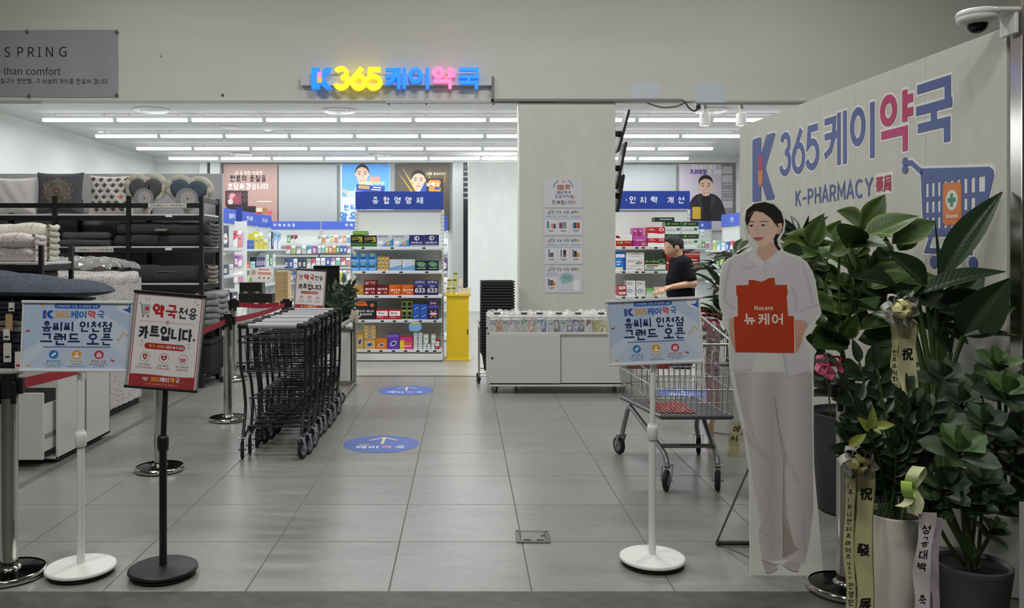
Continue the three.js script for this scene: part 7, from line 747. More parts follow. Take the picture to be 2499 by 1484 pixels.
{ // white drawer cabinets
  const m = mat(lin(.66, .66, .65), .5), cab = (label, d0, d1, open) => { const o = thing('drawer_cabinet', label, 'cabinet', [0, 0, 0], 0, 'white drawer cabinets'); const x0 = -4.3, x1 = -2.735, h = .64; part('carcass', [span(x0, x1, h - .13, h, -d1, -d0, .004), span(x1 - .02, x1, .03, h - .13, -d1, -d0, .004), span(x0, x0 + .02, .03, h - .13, -d1, -d0, .004), span(x0, x1, .03, .05, -d1, -d0, .004), span(x0, x1, .03, h - .13, -d1, -d1 + .015, .003)], m, o); part('plinth', span(x0 + .03, x1 - .06, 0, .03, -d1 + .02, -d0 - .04), mBlackMat, o); if (open) { const k = part('drawer', [span(-3.5, -2.77, .06, .5, -d0 + .12, -d0 + .14, .004), span(-2.79, -2.772, .1, .42, -d0 - .3, -d0 + .12, .003), span(-3.5, -3.482, .1, .42, -d0 - .3, -d0 + .12, .003), span(-3.5, -2.772, .1, .112, -d0 - .3, -d0 + .12, .003)], m, o); part('drawer_slide', span(-2.772, -2.764, .2, .225, -d0 - .1, -d0 + .11, .001), mZinc, k); part('drawer', span(-4.27, -3.52, .06, .5, -d0 - .0, -d0 + .018, .004), m, o); } return o; };
  cab('white drawer cabinet with one drawer pulled open at lower left', 5.69, 6.1, true); cab('white drawer cabinet standing behind the one with the open drawer', 6.115, 6.52, false);
  // folded mats on the cabinets
  const pad = (label, mt, h, y, x1, o = {}) => blanket('folded_mat', label, mt, x1 + 4.1, h, .62, [(x1 - 4.1) / 2, y, -6.02], { group: 'folded mats piled on the cabinet', amp: .012, layers: o.layers || 2, ...o });
  let y = .641; const pile = [['dark grey folded mat, lowest of the pile on the cabinet', mDark, .09, -2.86], ['black folded mat, second lowest of the pile on the cabinet', mDark, .075, -2.84], ['navy folded mat, third lowest of the pile on the cabinet', mNavy, .07, -2.86], ['pale herringbone folded mat in the middle of the pile', mHerring, .085, -2.85], ['dark folded mat above the herringbone one in the pile', mDark, .065, -2.84], ['navy folded mat under the puffy navy pad', mNavy, .06, -2.75]]; for (const [l, mt, h, x1] of pile) { pad(l, mt, h, y, x1, { end: mt, folds: 2, uvs: mt === mHerring ? 1 : 2 }); y += h + .002; }
  const pd = thing('quilted_pad', 'puffy navy quilted seat pad on top of the pile of mats', 'pad', [-3.2, y, -5.98]); const pf = (s) => sheet(60, 18, (u, v) => { const a = u * 2 - 1, b = v * 2 - 1, taper = Math.pow(Math.max(0, 1 - Math.pow(Math.max(0, a), 3.2)), .6); const th = Math.sqrt(Math.max(0, 1 - Math.pow(Math.abs(a), 5))) * Math.sqrt(Math.max(0, 1 - b * b)); const tuft = .6 + .4 * Math.pow(Math.abs(Math.sin(u * 13 + b * 1.2)), .6); const lift = .05 * Math.exp(-(((a + .15) / .45) ** 2)); return [a * .68 + .0, .05 + (s > 0 ? (.085 * tuft + lift) * th : -.045 * th) + .03 * (1 - u), b * .34 * (.35 + .65 * taper)]; }, (u, v) => [u * 3, v * 1.5]); part('cushion_cover', [pf(1), pf(-1)], mat(lin(.15, .195, .275), .85, 0, { map: rep(heather, 2, 2), side: THREE.DoubleSide }), pd);
  const tags = [[28, 736, 760, 0xe6e3dd, 'white barcode tag at the top of the mat pile'], [22, 762, 806, 0xc4a273, 'kraft paper tag hanging on the mat pile'], [16, 800, 830, 0xe4e2de, 'small white tag hanging under the kraft tag'], [18, 832, 884, 0xd8d3c8, 'long cream price tag hanging on the mat pile'], [45, 853, 905, 0xdfdcda, 'white and red tag beside the left sign board']]; tags.forEach(([x, y0, y1, c, l], i) => { const o = thing('hang_tag', l, 'tag', P(x, y1, 5.66).toArray(), .1 * (i - 2), 'hang tags on the mats'); const h = (y1 - y0) * 5.66 / F; part('card', rb(.045 + .006 * (i % 2), h * .9, .002, 0, h * .45, 0, .001), mat(c, .7), o); part('string', rod([0, h * .9, 0], [0, h + .02, -.01], .0012), mCream, o); if (i !== 1) part('print', bx(.03, .014, .001, 0, h * .25, .0016), i === 4 ? mat(0xb0252c, .6) : mTag, o); });
}
{ // draped bed with wrapped comforter
  const o = thing('draped_bed', 'display bed draped to the floor with a speckled grey white cover', 'bed', [-3.47, 0, -7.6]); const w = .84, dp = .72, h = 1.18;
  const ringPts = (y, k, i0) => { const a = []; const N = 80; for (let i = 0; i < N; i++) { const t = i / N * 4, s = Math.floor(t), f = t - s; let x, z; if (s === 0) { x = -w / 2 + f * w; z = dp / 2; } else if (s === 1) { x = w / 2; z = dp / 2 - f * dp; } else if (s === 2) { x = w / 2 - f * w; z = -dp / 2; } else { x = -w / 2; z = -dp / 2 + f * dp; } const rip = 1 + k * (.05 * Math.sin(i * 1.9) + .03 * Math.sin(i * 4.3)); const fl = 1 + .0 * k; a.push([x * rip * fl, y, z * rip * fl]); } return a; };
  const rings = []; for (let j = 0; j <= 14; j++) { const v = j / 14, k = v < .1 ? .2 : .2 + (1 - Math.abs(.5 - v)) * .25; rings.push(ringPts(h - v * (h - .06), k * (1 - v * .2))); } part('cover', sheet(80, 14, (u, v) => { const r = rings[Math.round(v * 14)]; return r[Math.round(u * 80) % 80]; }, (u, v) => [u * 6, v * 3]), mat(0xffffff, .85, 0, { map: mSpeckle.map, side: THREE.DoubleSide }), o); part('top_cover', soft(w * 1.02, .12, dp * 1.02, 0, h - .01, 0, { amp: .03, uvs: 3 }), mSpeckle, o); part('floor_strip', span(-w / 2 + .03, w / 2 - .01, 0, .05, -dp / 2 + .02, dp / 2 - .01), mBlackMat, o);
  const p = solo('plastic_wrap', sheet(40, 24, (u, v) => { const a = (u - .5), b = (v - .5); return [a * .84 + .02 * Math.sin(v * 20), .11 + .09 * Math.pow(Math.max(0, 1 - 4 * a * a), .3) * Math.pow(Math.max(0, 1 - 4 * b * b), .3) + .035 * (fbm(u * 14, v * 11, 3) - .5) * 2, b * .7]; }), clearFilm, 'crumpled clear plastic wrap over the comforter on the draped bed', 'plastic wrap'); p.position.set(-3.47, 1.17, -7.6);
}
// ---------------------------------------------------------------- plants
function leafGeo(o) {                                        // base at the origin, length 1 along +y, normal +z
  const { w = .45, nu = 4, nv = 7, wide = .45, tip = 1.0, fold = .12, droop = .15, wave = 0, colors, rim = .16 } = o; const pos = [], col = [], idx = [], uv = [];
  const c = colors.map((k) => new THREE.Color().setRGB(...k));
  for (let j = 0; j <= nv; j++) { const v = j / nv, q = v < wide ? Math.sin(v / wide * Math.PI / 2) : Math.cos((v - wide) / (1 - wide) * Math.PI / 2); const hw = w / 2 * Math.pow(Math.max(0, q), v < wide ? .8 : tip) + .006;
    for (let i = 0; i <= nu; i++) { const a = i / nu * 2 - 1; pos.push(a * hw, v, fold * Math.abs(a) * hw * 2 - droop * v * v + wave * Math.sin(v * 14 + i) * .05); uv.push(i / nu, v); const k = Math.abs(a); const cc = c.length > 1 && k > 1 - rim ? c[1] : c.length > 2 && k < .1 ? c[2] : c[0]; col.push(cc.r, cc.g, cc.b); } }
  for (let j = 0; j < nv; j++) for (let i = 0; i < nu; i++) { const a = j * (nu + 1) + i, b = a + 1, d = a + nu + 1, e = d + 1; idx.push(a, b, d, b, e, d); }
  const g = new THREE.BufferGeometry(); g.setAttribute('position', new THREE.Float32BufferAttribute(pos, 3)); g.setAttribute('color', new THREE.Float32BufferAttribute(col, 3)); g.setAttribute('uv', new THREE.Float32BufferAttribute(uv, 2)); g.setIndex(idx); g.computeVertexNormals(); return g;
}
const veins = dataTex(64, 256, (u, v) => { const s = Math.abs(((v * 15 - Math.abs(u - .5) * 5) % 1 + 1) % 1 - .5); return 128 + (s < .1 ? -50 : 0) + (Math.abs(u - .5) < .03 ? -90 : 0); });
const mLeaf = mat(0xffffff, .36, 0, { vertexColors: true, side: THREE.DoubleSide, bumpMap: veins, bumpScale: .002 }), mLeafMatte = mat(0xffffff, .5, 0, { vertexColors: true, side: THREE.DoubleSide });
const mSoil = mat(0x1f1813, .95), mStem = mat(lin(.06, .10, .025), .6), mWood = mat(lin(.12, .09, .05), .8);
function leaf(parent, geo, base, tip, up, wscale = 1, m = mLeaf) { const o = shade(new THREE.Mesh(geo, m)); o.name = 'leaf'; const y = tip.clone().sub(base), L = y.length(); y.normalize(); let z = up.clone().sub(y.clone().multiplyScalar(up.dot(y))); if (z.lengthSq() < 1e-6) z.set(1, 0, 0); z.normalize(); const x = y.clone().cross(z); o.matrix.makeBasis(x, y, z); o.quaternion.setFromRotationMatrix(o.matrix); o.position.copy(base); o.scale.set(L * wscale, L, L); parent.add(o); return o; }
const jit = (a) => V3((rnd() - .5) * a, (rnd() - .5) * a, (rnd() - .5) * a);
const pot = (name, label, pos, prof, m, soilY, soilR, cat = 'pot', n = 48) => { const o = thing(name, label, cat, pos); part('body', lathe(prof, n), m, o); part('soil', cyl(soilR, soilR, .01, 0, soilY, 0, 32), mSoil, o); return o; };
{ // variegated rubber plant in the dark pot behind the standee
  const c = [2.17, 0, -4.68]; pot('plant_pot', 'large dark slate plant pot behind the cardboard figure', c, [[0, .01], [.19, .0], [.205, .02], [.245, .53], [.25, .545], [.238, .545], [.225, .5], [0, .48]], mat(lin(.035, .038, .045), .5), .5, .228);
  const o = thing('rubber_plant', 'large rubber plant with variegated broad leaves in front of the panel wall', 'plant', c), b = V3(...c); const q = (x, y, d) => P(1900 + x * .3505, 440 + y * .3505, d).sub(b);
  const G = [leafGeo({ w: .5, nu: 6, nv: 8, fold: .22, droop: .18, rim: .2, colors: [[.075, .15, .03], [.30, .36, .09], [.18, .26, .06]] }), leafGeo({ w: .52, nu: 6, nv: 8, fold: .2, droop: .22, rim: .2, colors: [[.05, .11, .025], [.20, .26, .06], [.12, .18, .04]] }), leafGeo({ w: .5, nu: 4, nv: 7, fold: .2, droop: .2, colors: [[.035, .075, .02]] })];
  const L = [[280, 480, 65, 395, 0], [295, 460, 435, 285, 0], [215, 455, 300, 262, 1], [355, 510, 535, 410, 1], [590, 320, 742, 108, 1], [590, 330, 455, 198, 0], [680, 330, 815, 225, 0], [600, 470, 640, 240, 1], [840, 490, 960, 325, 0], [700, 420, 810, 520, 0], [600, 605, 392, 512, 0], [640, 625, 680, 500, 0], [440, 690, 240, 605, 0], [530, 790, 268, 705, 1], [440, 640, 510, 780, 1], [555, 885, 308, 850, 0], [425, 1110, 550, 955, 0], [415, 1015, 225, 1110, 1], [440, 1200, 385, 1085, 0], [360, 600, 215, 570, 1], [520, 480, 560, 330, 2], [700, 560, 760, 420, 1], [480, 930, 340, 1000, 2], [560, 1020, 600, 900, 2], [300, 560, 150, 480, 2], [640, 740, 500, 700, 1], [180, 540, 60, 470, 2], [610, 860, 690, 740, 2], [520, 1100, 480, 980, 2], [400, 800, 330, 720, 2]];
  L.forEach(([a, e, f, h, k], i) => { const d = 4.55 + hash(i, 7) * .3, s = q(a, e, d + .05), t = q(f, h, d - .08 + hash(i, 8) * .1); leaf(o, G[k], s, t, V3(-.25 + hash(i, 1) * .5, .45, .9), 1.18); });
  for (let i = 0; i < 84; i++) { const y = rr(.62, 1.5), a = rr(0, 6.28), r = rr(.05, .26), s = V3(-.06 + Math.cos(a) * r, y, Math.sin(a) * r * .6), dir = V3(Math.cos(a) + rr(-.3, .3), rr(-.1, .7), Math.sin(a) * .7).normalize(); leaf(o, G[1 + (i % 2)], s, s.clone().add(dir.multiplyScalar(rr(.2, .31))), V3(0, .8, .7).add(jit(.6)), 1.1); }
  for (const [a, e] of [[250, 700], [420, 620], [600, 700], [500, 900], [330, 800]]) part('stem', tube([[rr(-.05, .05), .49, rr(-.05, .05)], q(440, 1150, 4.7).toArray(), q(a, e, 4.68).toArray(), q(a + 20, e - 160, 4.65).toArray()], .007, 6, 24), mStem, o);
}
{ // bird of paradise plant
  const c = [2.36, 0, -4.2]; pot('plant_pot', 'white tall plant pot hidden behind the front leafy plants', c, [[0, .01], [.13, 0], [.14, .02], [.165, .36], [.17, .37], [.16, .37], [.15, .34], [0, .33]], mat(lin(.62, .61, .58), .5), .345, .152);
  const o = thing('paradise_plant', 'tall plant with huge dark paddle leaves beside the steel column', 'plant', c), b = V3(...c), q = (x, y, d) => P(1900 + x * .3505, 440 + y * .3505, d).sub(b);
  const big = leafGeo({ w: .42, nu: 8, nv: 12, fold: .35, droop: .12, wide: .4, wave: .06, colors: [[.020, .042, .018], [.020, .042, .018], [.05, .085, .03]], rim: 0 }), long = leafGeo({ w: .26, nu: 6, nv: 12, fold: .4, droop: .1, wide: .45, colors: [[.022, .05, .02]] }), spike = leafGeo({ w: .1, nu: 2, nv: 8, fold: .5, droop: .02, wide: .3, colors: [[.03, .06, .025]] });
  const L = [[long, 1125, 690, 1540, 62, 4.25, 4.15, [-.7, .25, .7], 1.05], [big, 1025, 745, 775, 478, 4.05, 4.0, [.3, .35, .9], 1.0], [big, 835, 765, 508, 640, 4.15, 4.05, [.1, .75, .6], .85], [long, 965, 800, 1580, 595, 4.05, 3.95, [-.2, .8, .55], 1.0], [big, 1285, 1080, 1600, 700, 4.05, 3.85, [-.25, .4, .9], 1.35], [long, 1280, 1090, 1680, 1060, 4.0, 3.9, [0, .9, .4], .8], [big, 1150, 790, 950, 830, 4.15, 4.0, [-.2, .2, .95], 1.3], [spike, 1110, 720, 1090, 275, 4.15, 4.1, [0, 0, 1], .55], [spike, 1140, 620, 1160, 465, 4.3, 4.25, [.3, 0, 1], .7], [long, 1200, 1200, 1100, 1060, 4.1, 4.0, [0, .3, 1], 1.2], [big, 1280, 760, 1140, 1000, 4.3, 4.2, [0, .2, 1], 1.2], [big, 1100, 900, 1480, 790, 4.12, 4.02, [-.1, .35, .9], 1.25], [big, 1180, 820, 1560, 900, 4.2, 4.05, [-.1, .3, .95], 1.2], [big, 1080, 930, 1250, 720, 4.25, 4.15, [-.2, .2, 1], 1.15], [big, 900, 900, 1080, 1050, 4.25, 4.15, [0, .3, 1], 1.0], [big, 940, 760, 720, 820, 4.22, 4.15, [.1, .5, .8], .9], [big, 1200, 880, 1440, 640, 4.28, 4.2, [-.2, .3, .95], 1.3], [big, 1330, 1000, 1640, 880, 4.15, 4.0, [-.1, .4, .9], 1.25], [big, 1000, 1010, 1200, 870, 4.2, 4.1, [0, .3, .95], 1.2], [big, 1120, 1000, 1330, 1130, 4.2, 4.1, [0, .4, .9], 1.1]];
  for (const [g, a, e, f, h, d0, d1, u, ws] of L) { const s = q(a, e, d0), t = q(f, h, d1); leaf(o, g, s, t, V3(...u), ws); part('stem', tube([[rr(-.05, .05), .345, rr(-.05, .05)], lerp3([0, .6, 0], s.toArray(), .45), s.toArray()], .010, 6, 20), mStem, o); }
}
function lerp3(a, b, t) { return [lerp(a[0], b[0], t), lerp(a[1], b[1], t), lerp(a[2], b[2], t)]; }
// leafy stems with paired leaflets
function zz(label, c, y0, stems, n, G, o2 = {}) { const o = thing('zz_plant', label, 'plant', c); stems.forEach(([x, y, z, bend], i) => { const root = V3(rr(-.05, .05), y0, rr(-.05, .05)), tip = V3(x, y, z), mid = V3(x * (bend ?? .45), lerp(y0, y, .55), z * .45); const cv = new THREE.QuadraticBezierCurve3(root, mid, tip); part('stem', sweep(cv.getPoints(10), .006 * (o2.k || 1), 6), mStem, o); for (let j = 0; j < n; j++) { const t = .36 + .64 * j / (n - 1), p = cv.getPoint(Math.min(1, t)), tg = cv.getTangent(Math.min(1, t)), side = tg.clone().cross(V3(.3, .2, 1)).normalize(); for (const s of j === n - 1 ? [0] : [-1, 1]) { const dir = side.clone().multiplyScalar(s).add(tg.clone().multiplyScalar(s ? .75 : 1.5)).add(jit(.25)).normalize(); leaf(o, G[Math.floor(rnd() * G.length)], p, p.clone().add(dir.multiplyScalar((o2.len || .085) * rr(.8, 1.15))), V3(0, .35, 1).add(jit(.5)), 1); } } }); return o; }
const zzG = [leafGeo({ w: .42, nu: 2, nv: 5, fold: .25, droop: .1, wide: .4, colors: [[.014, .030, .014]] }), leafGeo({ w: .4, nu: 2, nv: 5, fold: .25, droop: .15, wide: .4, colors: [[.020, .045, .018]] })], zzY = leafGeo({ w: .42, nu: 2, nv: 5, fold: .25, droop: .2, wide: .4, colors: [[.26, .30, .05]] });
{
  const c = [XW(2184, 3.3), 0, -3.3]; pot('plant_pot', 'tall off-white tapered plant pot beside the ribbon sash', c, [[0, .004], [.084, 0], [.09, .01], [.106, .413], [.109, .42], [.101, .42], [.096, .39], [0, .38]], mat(lin(.66, .64, .57), .45), .395, .097);
  const S = []; for (let i = 0; i < 16; i++) { const a = i / 16 * 6.28; S.push([Math.cos(a) * rr(.08, .2) - .03, rr(.62, .9), Math.sin(a) * .13, .4]); } S.push([-.13, 1.0, -.02], [-.07, .98, .0], [-.2, .9, .04], [-.16, .8, .08]); const o = zz('dense dark zz plant in the tall off-white pot', c, .385, S, 7, zzG, { len: .1 });
  const b = V3(...c); for (const [x0, y0, x1, y1] of [[2122, 1048, 2134, 1000], [2132, 1040, 2184, 1035], [2130, 1045, 2152, 1058], [2122, 1052, 2100, 1020], [2120, 1060, 2124, 1052], [2070, 1088, 2114, 1060]]) leaf(o, zzY, P(x0, y0, 3.1).sub(b), P(x1, y1, 3.07).sub(b), V3(0, .4, 1), 1.1);
}
{ const S = []; for (let i = 0; i < 13; i++) { const a = i / 13 * 6.28; S.push([Math.cos(a) * rr(.08, .2), rr(.8, 1.12), Math.sin(a) * .1, .4]); } zz('dark zz plant growing in the square grey planter', [-1.33, 0, -9.05], .565, S, 6, zzG, { len: .11 });
  const o = thing('paper_flower', 'pale green and pink flower tucked beside the square planter plant', 'flower', P(866, 772, 8.9).toArray()); for (let i = 0; i < 6; i++) { const a = i / 6 * 6.28; leaf(o, leafGeo({ w: .7, nu: 2, nv: 4, droop: .3, colors: [i % 2 ? [.6, .62, .42] : [.62, .4, .42]] }), V3(0, 0, 0), V3(Math.cos(a) * .06, Math.sin(a) * .08, .02), V3(0, 0, 1)).name = 'petal'; } part('stalk', rod([0, 0, 0], [-.03, -.18, -.04], .004), mStem, o); }
// rosette plants with round leathery leaves
function rosettes(label, c, y0, list, o2 = {}) { const o = thing('clusia_plant', label, 'plant', c), b = V3(...c); const G = [leafGeo({ w: .66, nu: 4, nv: 6, fold: .16, droop: .08, wide: .58, tip: .55, colors: [[.026, .055, .022], [.026, .055, .022], [.06, .10, .035]], rim: 0 }), leafGeo({ w: .64, nu: 4, nv: 6, fold: .14, droop: .1, wide: .58, tip: .55, colors: [[.018, .038, .018]] }), leafGeo({ w: .66, nu: 4, nv: 6, fold: .2, droop: .05, wide: .58, tip: .55, colors: [[.05, .115, .028], [.05, .115, .028], [.10, .17, .05]], rim: 0 })];
  list.forEach(([x, y, d, s, br, lean]) => { const p = P(x, y, d).sub(b); const root = V3(rr(-.03, .03), y0, rr(-.03, .03)); part('stem', tube([root.toArray(), lerp3(root.toArray(), p.toArray(), .5).map((v, i) => v + (i === 1 ? -.02 : 0)), p.toArray()], .0075, 6, 16), mStem, o); const ax = V3((lean || 0), 1, .35).normalize(); const e1 = ax.clone().cross(V3(0, 0, 1)).normalize(), e2 = ax.clone().cross(e1); let k0 = rr(0, 6); for (let r = 0; r < 3; r++) for (let i = 0; i < [4, 4, 2][r]; i++) { const a = k0 + i * 6.283 / [4, 4, 2][r] + r * .8, up = [.25, .7, 2.2][r], dir = e1.clone().multiplyScalar(Math.cos(a)).add(e2.clone().multiplyScalar(Math.sin(a))).add(ax.clone().multiplyScalar(up)).add(jit(.2)).normalize(); const base = p.clone().add(ax.clone().multiplyScalar((r - 1) * .02)); leaf(o, r === 2 ? G[br ? 2 : 0] : G[br && r === 1 ? 2 : Math.floor(rnd() * 2)], base, base.clone().add(dir.multiplyScalar(s * [1.1, .95, .7][r])), ax.clone().multiplyScalar(1).add(V3(0, 0, .4)), 1, mLeafMatte); } });
  return o; }
{
  const c = [XW(2372, 3.22), 0, -3.22]; pot('plant_pot', 'grey ribbed plant pot at the bottom right corner', c, [[0, .004], [.10, 0], ...[...Array(24)].flatMap((_, i) => { const y = .01 + i * .0098, r = .105 + .03 * i / 24; return [[r + .003, y], [r, y + .006]]; }), [.137, .25], [.134, .255], [.126, .255], [.12, .235], [0, .225]], mat(lin(.075, .078, .085), .6), .235, .122);
  rosettes('rosette leaved clusia plant in the grey ribbed pot', c, .235, [[2230, 995, 3.4, .1, 0], [2215, 1060, 3.35, .1, 0], [2340, 1105, 3.05, .125, 1], [2300, 1195, 3.1, .11, 0], [2400, 1180, 3.2, .1, 0], [2420, 1300, 3.1, .07, 0, .5], [2400, 1040, 3.3, .11, 0], [2300, 1040, 3.4, .1, 0], [2365, 1230, 3.15, .09, 0], [2268, 1240, 3.1, .08, 0]]);
  const c2 = [XW(2450, 3.62), 0, -3.62]; pot('plant_pot', 'wide white plant pot at the right picture edge', c2, [[0, .004], [.13, 0], [.14, .01], [.162, .335], [.165, .345], [.155, .345], [.148, .315], [0, .305]], mat(lin(.52, .51, .49), .45), .32, .15);
  rosettes('taller clusia plant with bright green tips at the right edge', c2, .32, [[2300, 925, 3.7, .115, 0], [2432, 900, 3.55, .115, 1], [2455, 965, 3.4, .125, 1], [2345, 985, 3.5, .11, 0], [2480, 1060, 3.4, .12, 0], [2390, 950, 3.75, .1, 0], [2495, 1150, 3.45, .12, 0], [2430, 1090, 3.45, .11, 0], [2350, 1050, 3.6, .1, 0], [2470, 1220, 3.5, .1, 0]]);
}
function spiky(name, label, c, n, G, f) { const o = thing(name, label, 'plant', c); for (let i = 0; i < n; i++) { const [s, t, u] = f(i); leaf(o, G[i % G.length], s, t, u, 1); } return o; }
{ // plants behind the cart
  const lanc = [leafGeo({ w: .24, nu: 4, nv: 6, fold: .25, droop: .3, wide: .4, rim: .3, colors: [[.028, .05, .018], [.16, .17, .035]] }), leafGeo({ w: .24, nu: 2, nv: 6, fold: .25, droop: .3, wide: .4, colors: [[.02, .036, .016]] })];
  const c = [XW(1775, 6.7), 0, -6.7]; pot('plant_pot', 'tall pale plant pot behind the silver shopping cart', c, [[0, .004], [.12, 0], [.13, .01], [.15, .52], [.155, .53], [.145, .53], [.135, .5], [0, .49]], mat(lin(.6, .6, .58), .5), .505, .14);
  const o = spiky('croton_plant', 'dark narrow leaved plant with yellow edges behind the silver cart', c, 88, lanc, (i) => { const tier = Math.floor(i / 11), y = .74 + tier * .095 + rr(-.03, .03), a = rr(0, 6.28), off = tier % 2 ? .05 : -.04, s = V3(off + Math.cos(a) * .04, y, Math.sin(a) * .04); return [s, s.clone().add(V3(Math.cos(a) * 1.1, rr(-.25, 1.0), Math.sin(a) * .9).normalize().multiplyScalar(rr(.15, .29))), V3(0, 1, .4).add(jit(1.2))]; }); part('stem', tube([[0, .5, 0], [.01, .9, 0], [0, 1.42, 0]], .014, 8, 12), mWood, o);
  const c3 = [XW(1950, 5.3), 0, -5.3]; pot('plant_pot', 'dark plant pot hidden behind the rubber plant', c3, [[0, .004], [.11, 0], [.13, .4], [.12, .4], [.115, .38], [0, .37]], mat(lin(.05, .05, .05), .5), .385, .116);
  const dr = [leafGeo({ w: .2, nu: 2, nv: 6, fold: .3, droop: .25, wide: .4, colors: [[.012, .026, .014]] })]; const o3 = spiky('dracaena_plant', 'dark spiky leaved plant rising behind the cardboard figure head', c3, 60, dr, (i) => { const y = 1.15 + .4 * (i / 60), a = i * 2.4, s = V3(.02 * Math.cos(a), y, .02 * Math.sin(a)); return [s, s.clone().add(V3(Math.cos(a), .6 + hash(i, 4) * .8, Math.sin(a)).normalize().multiplyScalar(.16 + .06 * hash(i, 5))), V3(0, .6, .8)]; }); part('stem', tube([[0, .38, 0], [.01, .8, 0], [0, 1.55, 0]], .014, 8, 12), mWood, o3);
}
// ---------------------------------------------------------------- ribbons and bows
const stripeTex = canvasTex(64, 128, (g) => { g.fillStyle = '#e9e6da'; g.fillRect(0, 0, 64, 128); g.fillStyle = '#1f2020'; for (let i = 0; i < 7; i++) g.fillRect(0, 4 + i * 18, 64, 11); });
const mStripe = mat(0xffffff, .45, 0, { map: stripeTex, side: THREE.DoubleSide });
const ribbon = (pts, w, wd = [0, 0, 1]) => { const cv = new THREE.CatmullRomCurve3(pts.map((p) => V3(...p))); const W = V3(...wd).normalize(); return sheet(24, 1, (u, v) => { const p = cv.getPoint(u); return [p.x + W.x * w * (v - .5), p.y + W.y * w * (v - .5), p.z + W.z * w * (v - .5)]; }, (u, v) => [u, v]); };
function bow(label, pos, s, mLoop, mCenter, n = 6) { const o = thing('congratulation_ribbon', label, 'ribbon', pos.toArray()); for (let i = 0; i < n; i++) { const a = i / n * 6.283 + .5, L = s * (.85 + .3 * hash(i, s * 1000 | 0)), c = Math.cos(a), q = Math.sin(a), px = -q, py = c, k = .34; part('loop', ribbon([[0, 0, 0], [c * L * .5 + px * L * k, q * L * .5 + py * L * k, .02], [c * L, q * L, .03], [c * L * .55 - px * L * k, q * L * .55 - py * L * k, .035], [0, 0, .012]], s * .62, [px * .35 + c * .1, py * .35 + q * .1, .93]), mLoop, o); }
  if (mCenter) for (let i = 0; i < 10; i++) { const a = i / 10 * 6.283, r = s * (.42 + .12 * (i % 2)), c = Math.cos(a) * r, q = Math.sin(a) * r; part('center_loop', ribbon([[-.3 * s, .05 * s, .06], [c * .4 - .3 * s, q * .4 + .05 * s, .11], [c - .3 * s, q + .05 * s, .095], [c * .8 - .3 * s, q * .8 + .05 * s, .065], [-.3 * s, .05 * s, .06]], s * .3, [-Math.sin(a), Math.cos(a), .2]), mCenter, o); } part('knot', new THREE.SphereGeometry(s * .16, 12, 8).translate(0, 0, .025), mLoop, o); return o; }
function sash(parent, x0, x1, y0, y1, d, bg, chars, o2 = {}) { const w = (x1 - x0) * d / F, h = (y1 - y0) * d / F, W = 128, H = Math.min(2048, Math.round(W * h / w)); const tex = canvasTex(W, H, (g) => { g.fillStyle = bg; g.fillRect(0, 0, W, H); if (o2.edge) { g.fillStyle = o2.edge; g.fillRect(0, 0, 6, H); g.fillRect(W - 6, 0, 6, H); } for (const [t, fy, s, col] of chars) ktext(g, t, W / 2 + (o2.dx || 0), fy * H, s * W, { vertical: true, weight: o2.weight || .14, color: col || '#1d1b1a', track: .12 }); }); const p0 = P((x0 + x1) / 2, y0, d); if (typeof parent === 'string') parent = thing('congratulation_ribbon', parent, 'ribbon', p0.toArray()); const q = p0.sub(parent.position), sl = (o2.slant || 0) * d / F; return part('sash', sheet(4, 28, (u, v) => [q.x + (u - .5) * w + sl * (1 - v) + .006 * Math.sin(v * 9), q.y - (1 - v) * h, q.z + .006 * Math.sin(v * 12 + u * 2) + (o2.curve || 0) * Math.sin((1 - v) * Math.PI)]), mat(0xffffff, .55, 0, { map: tex, side: THREE.DoubleSide }), parent); }
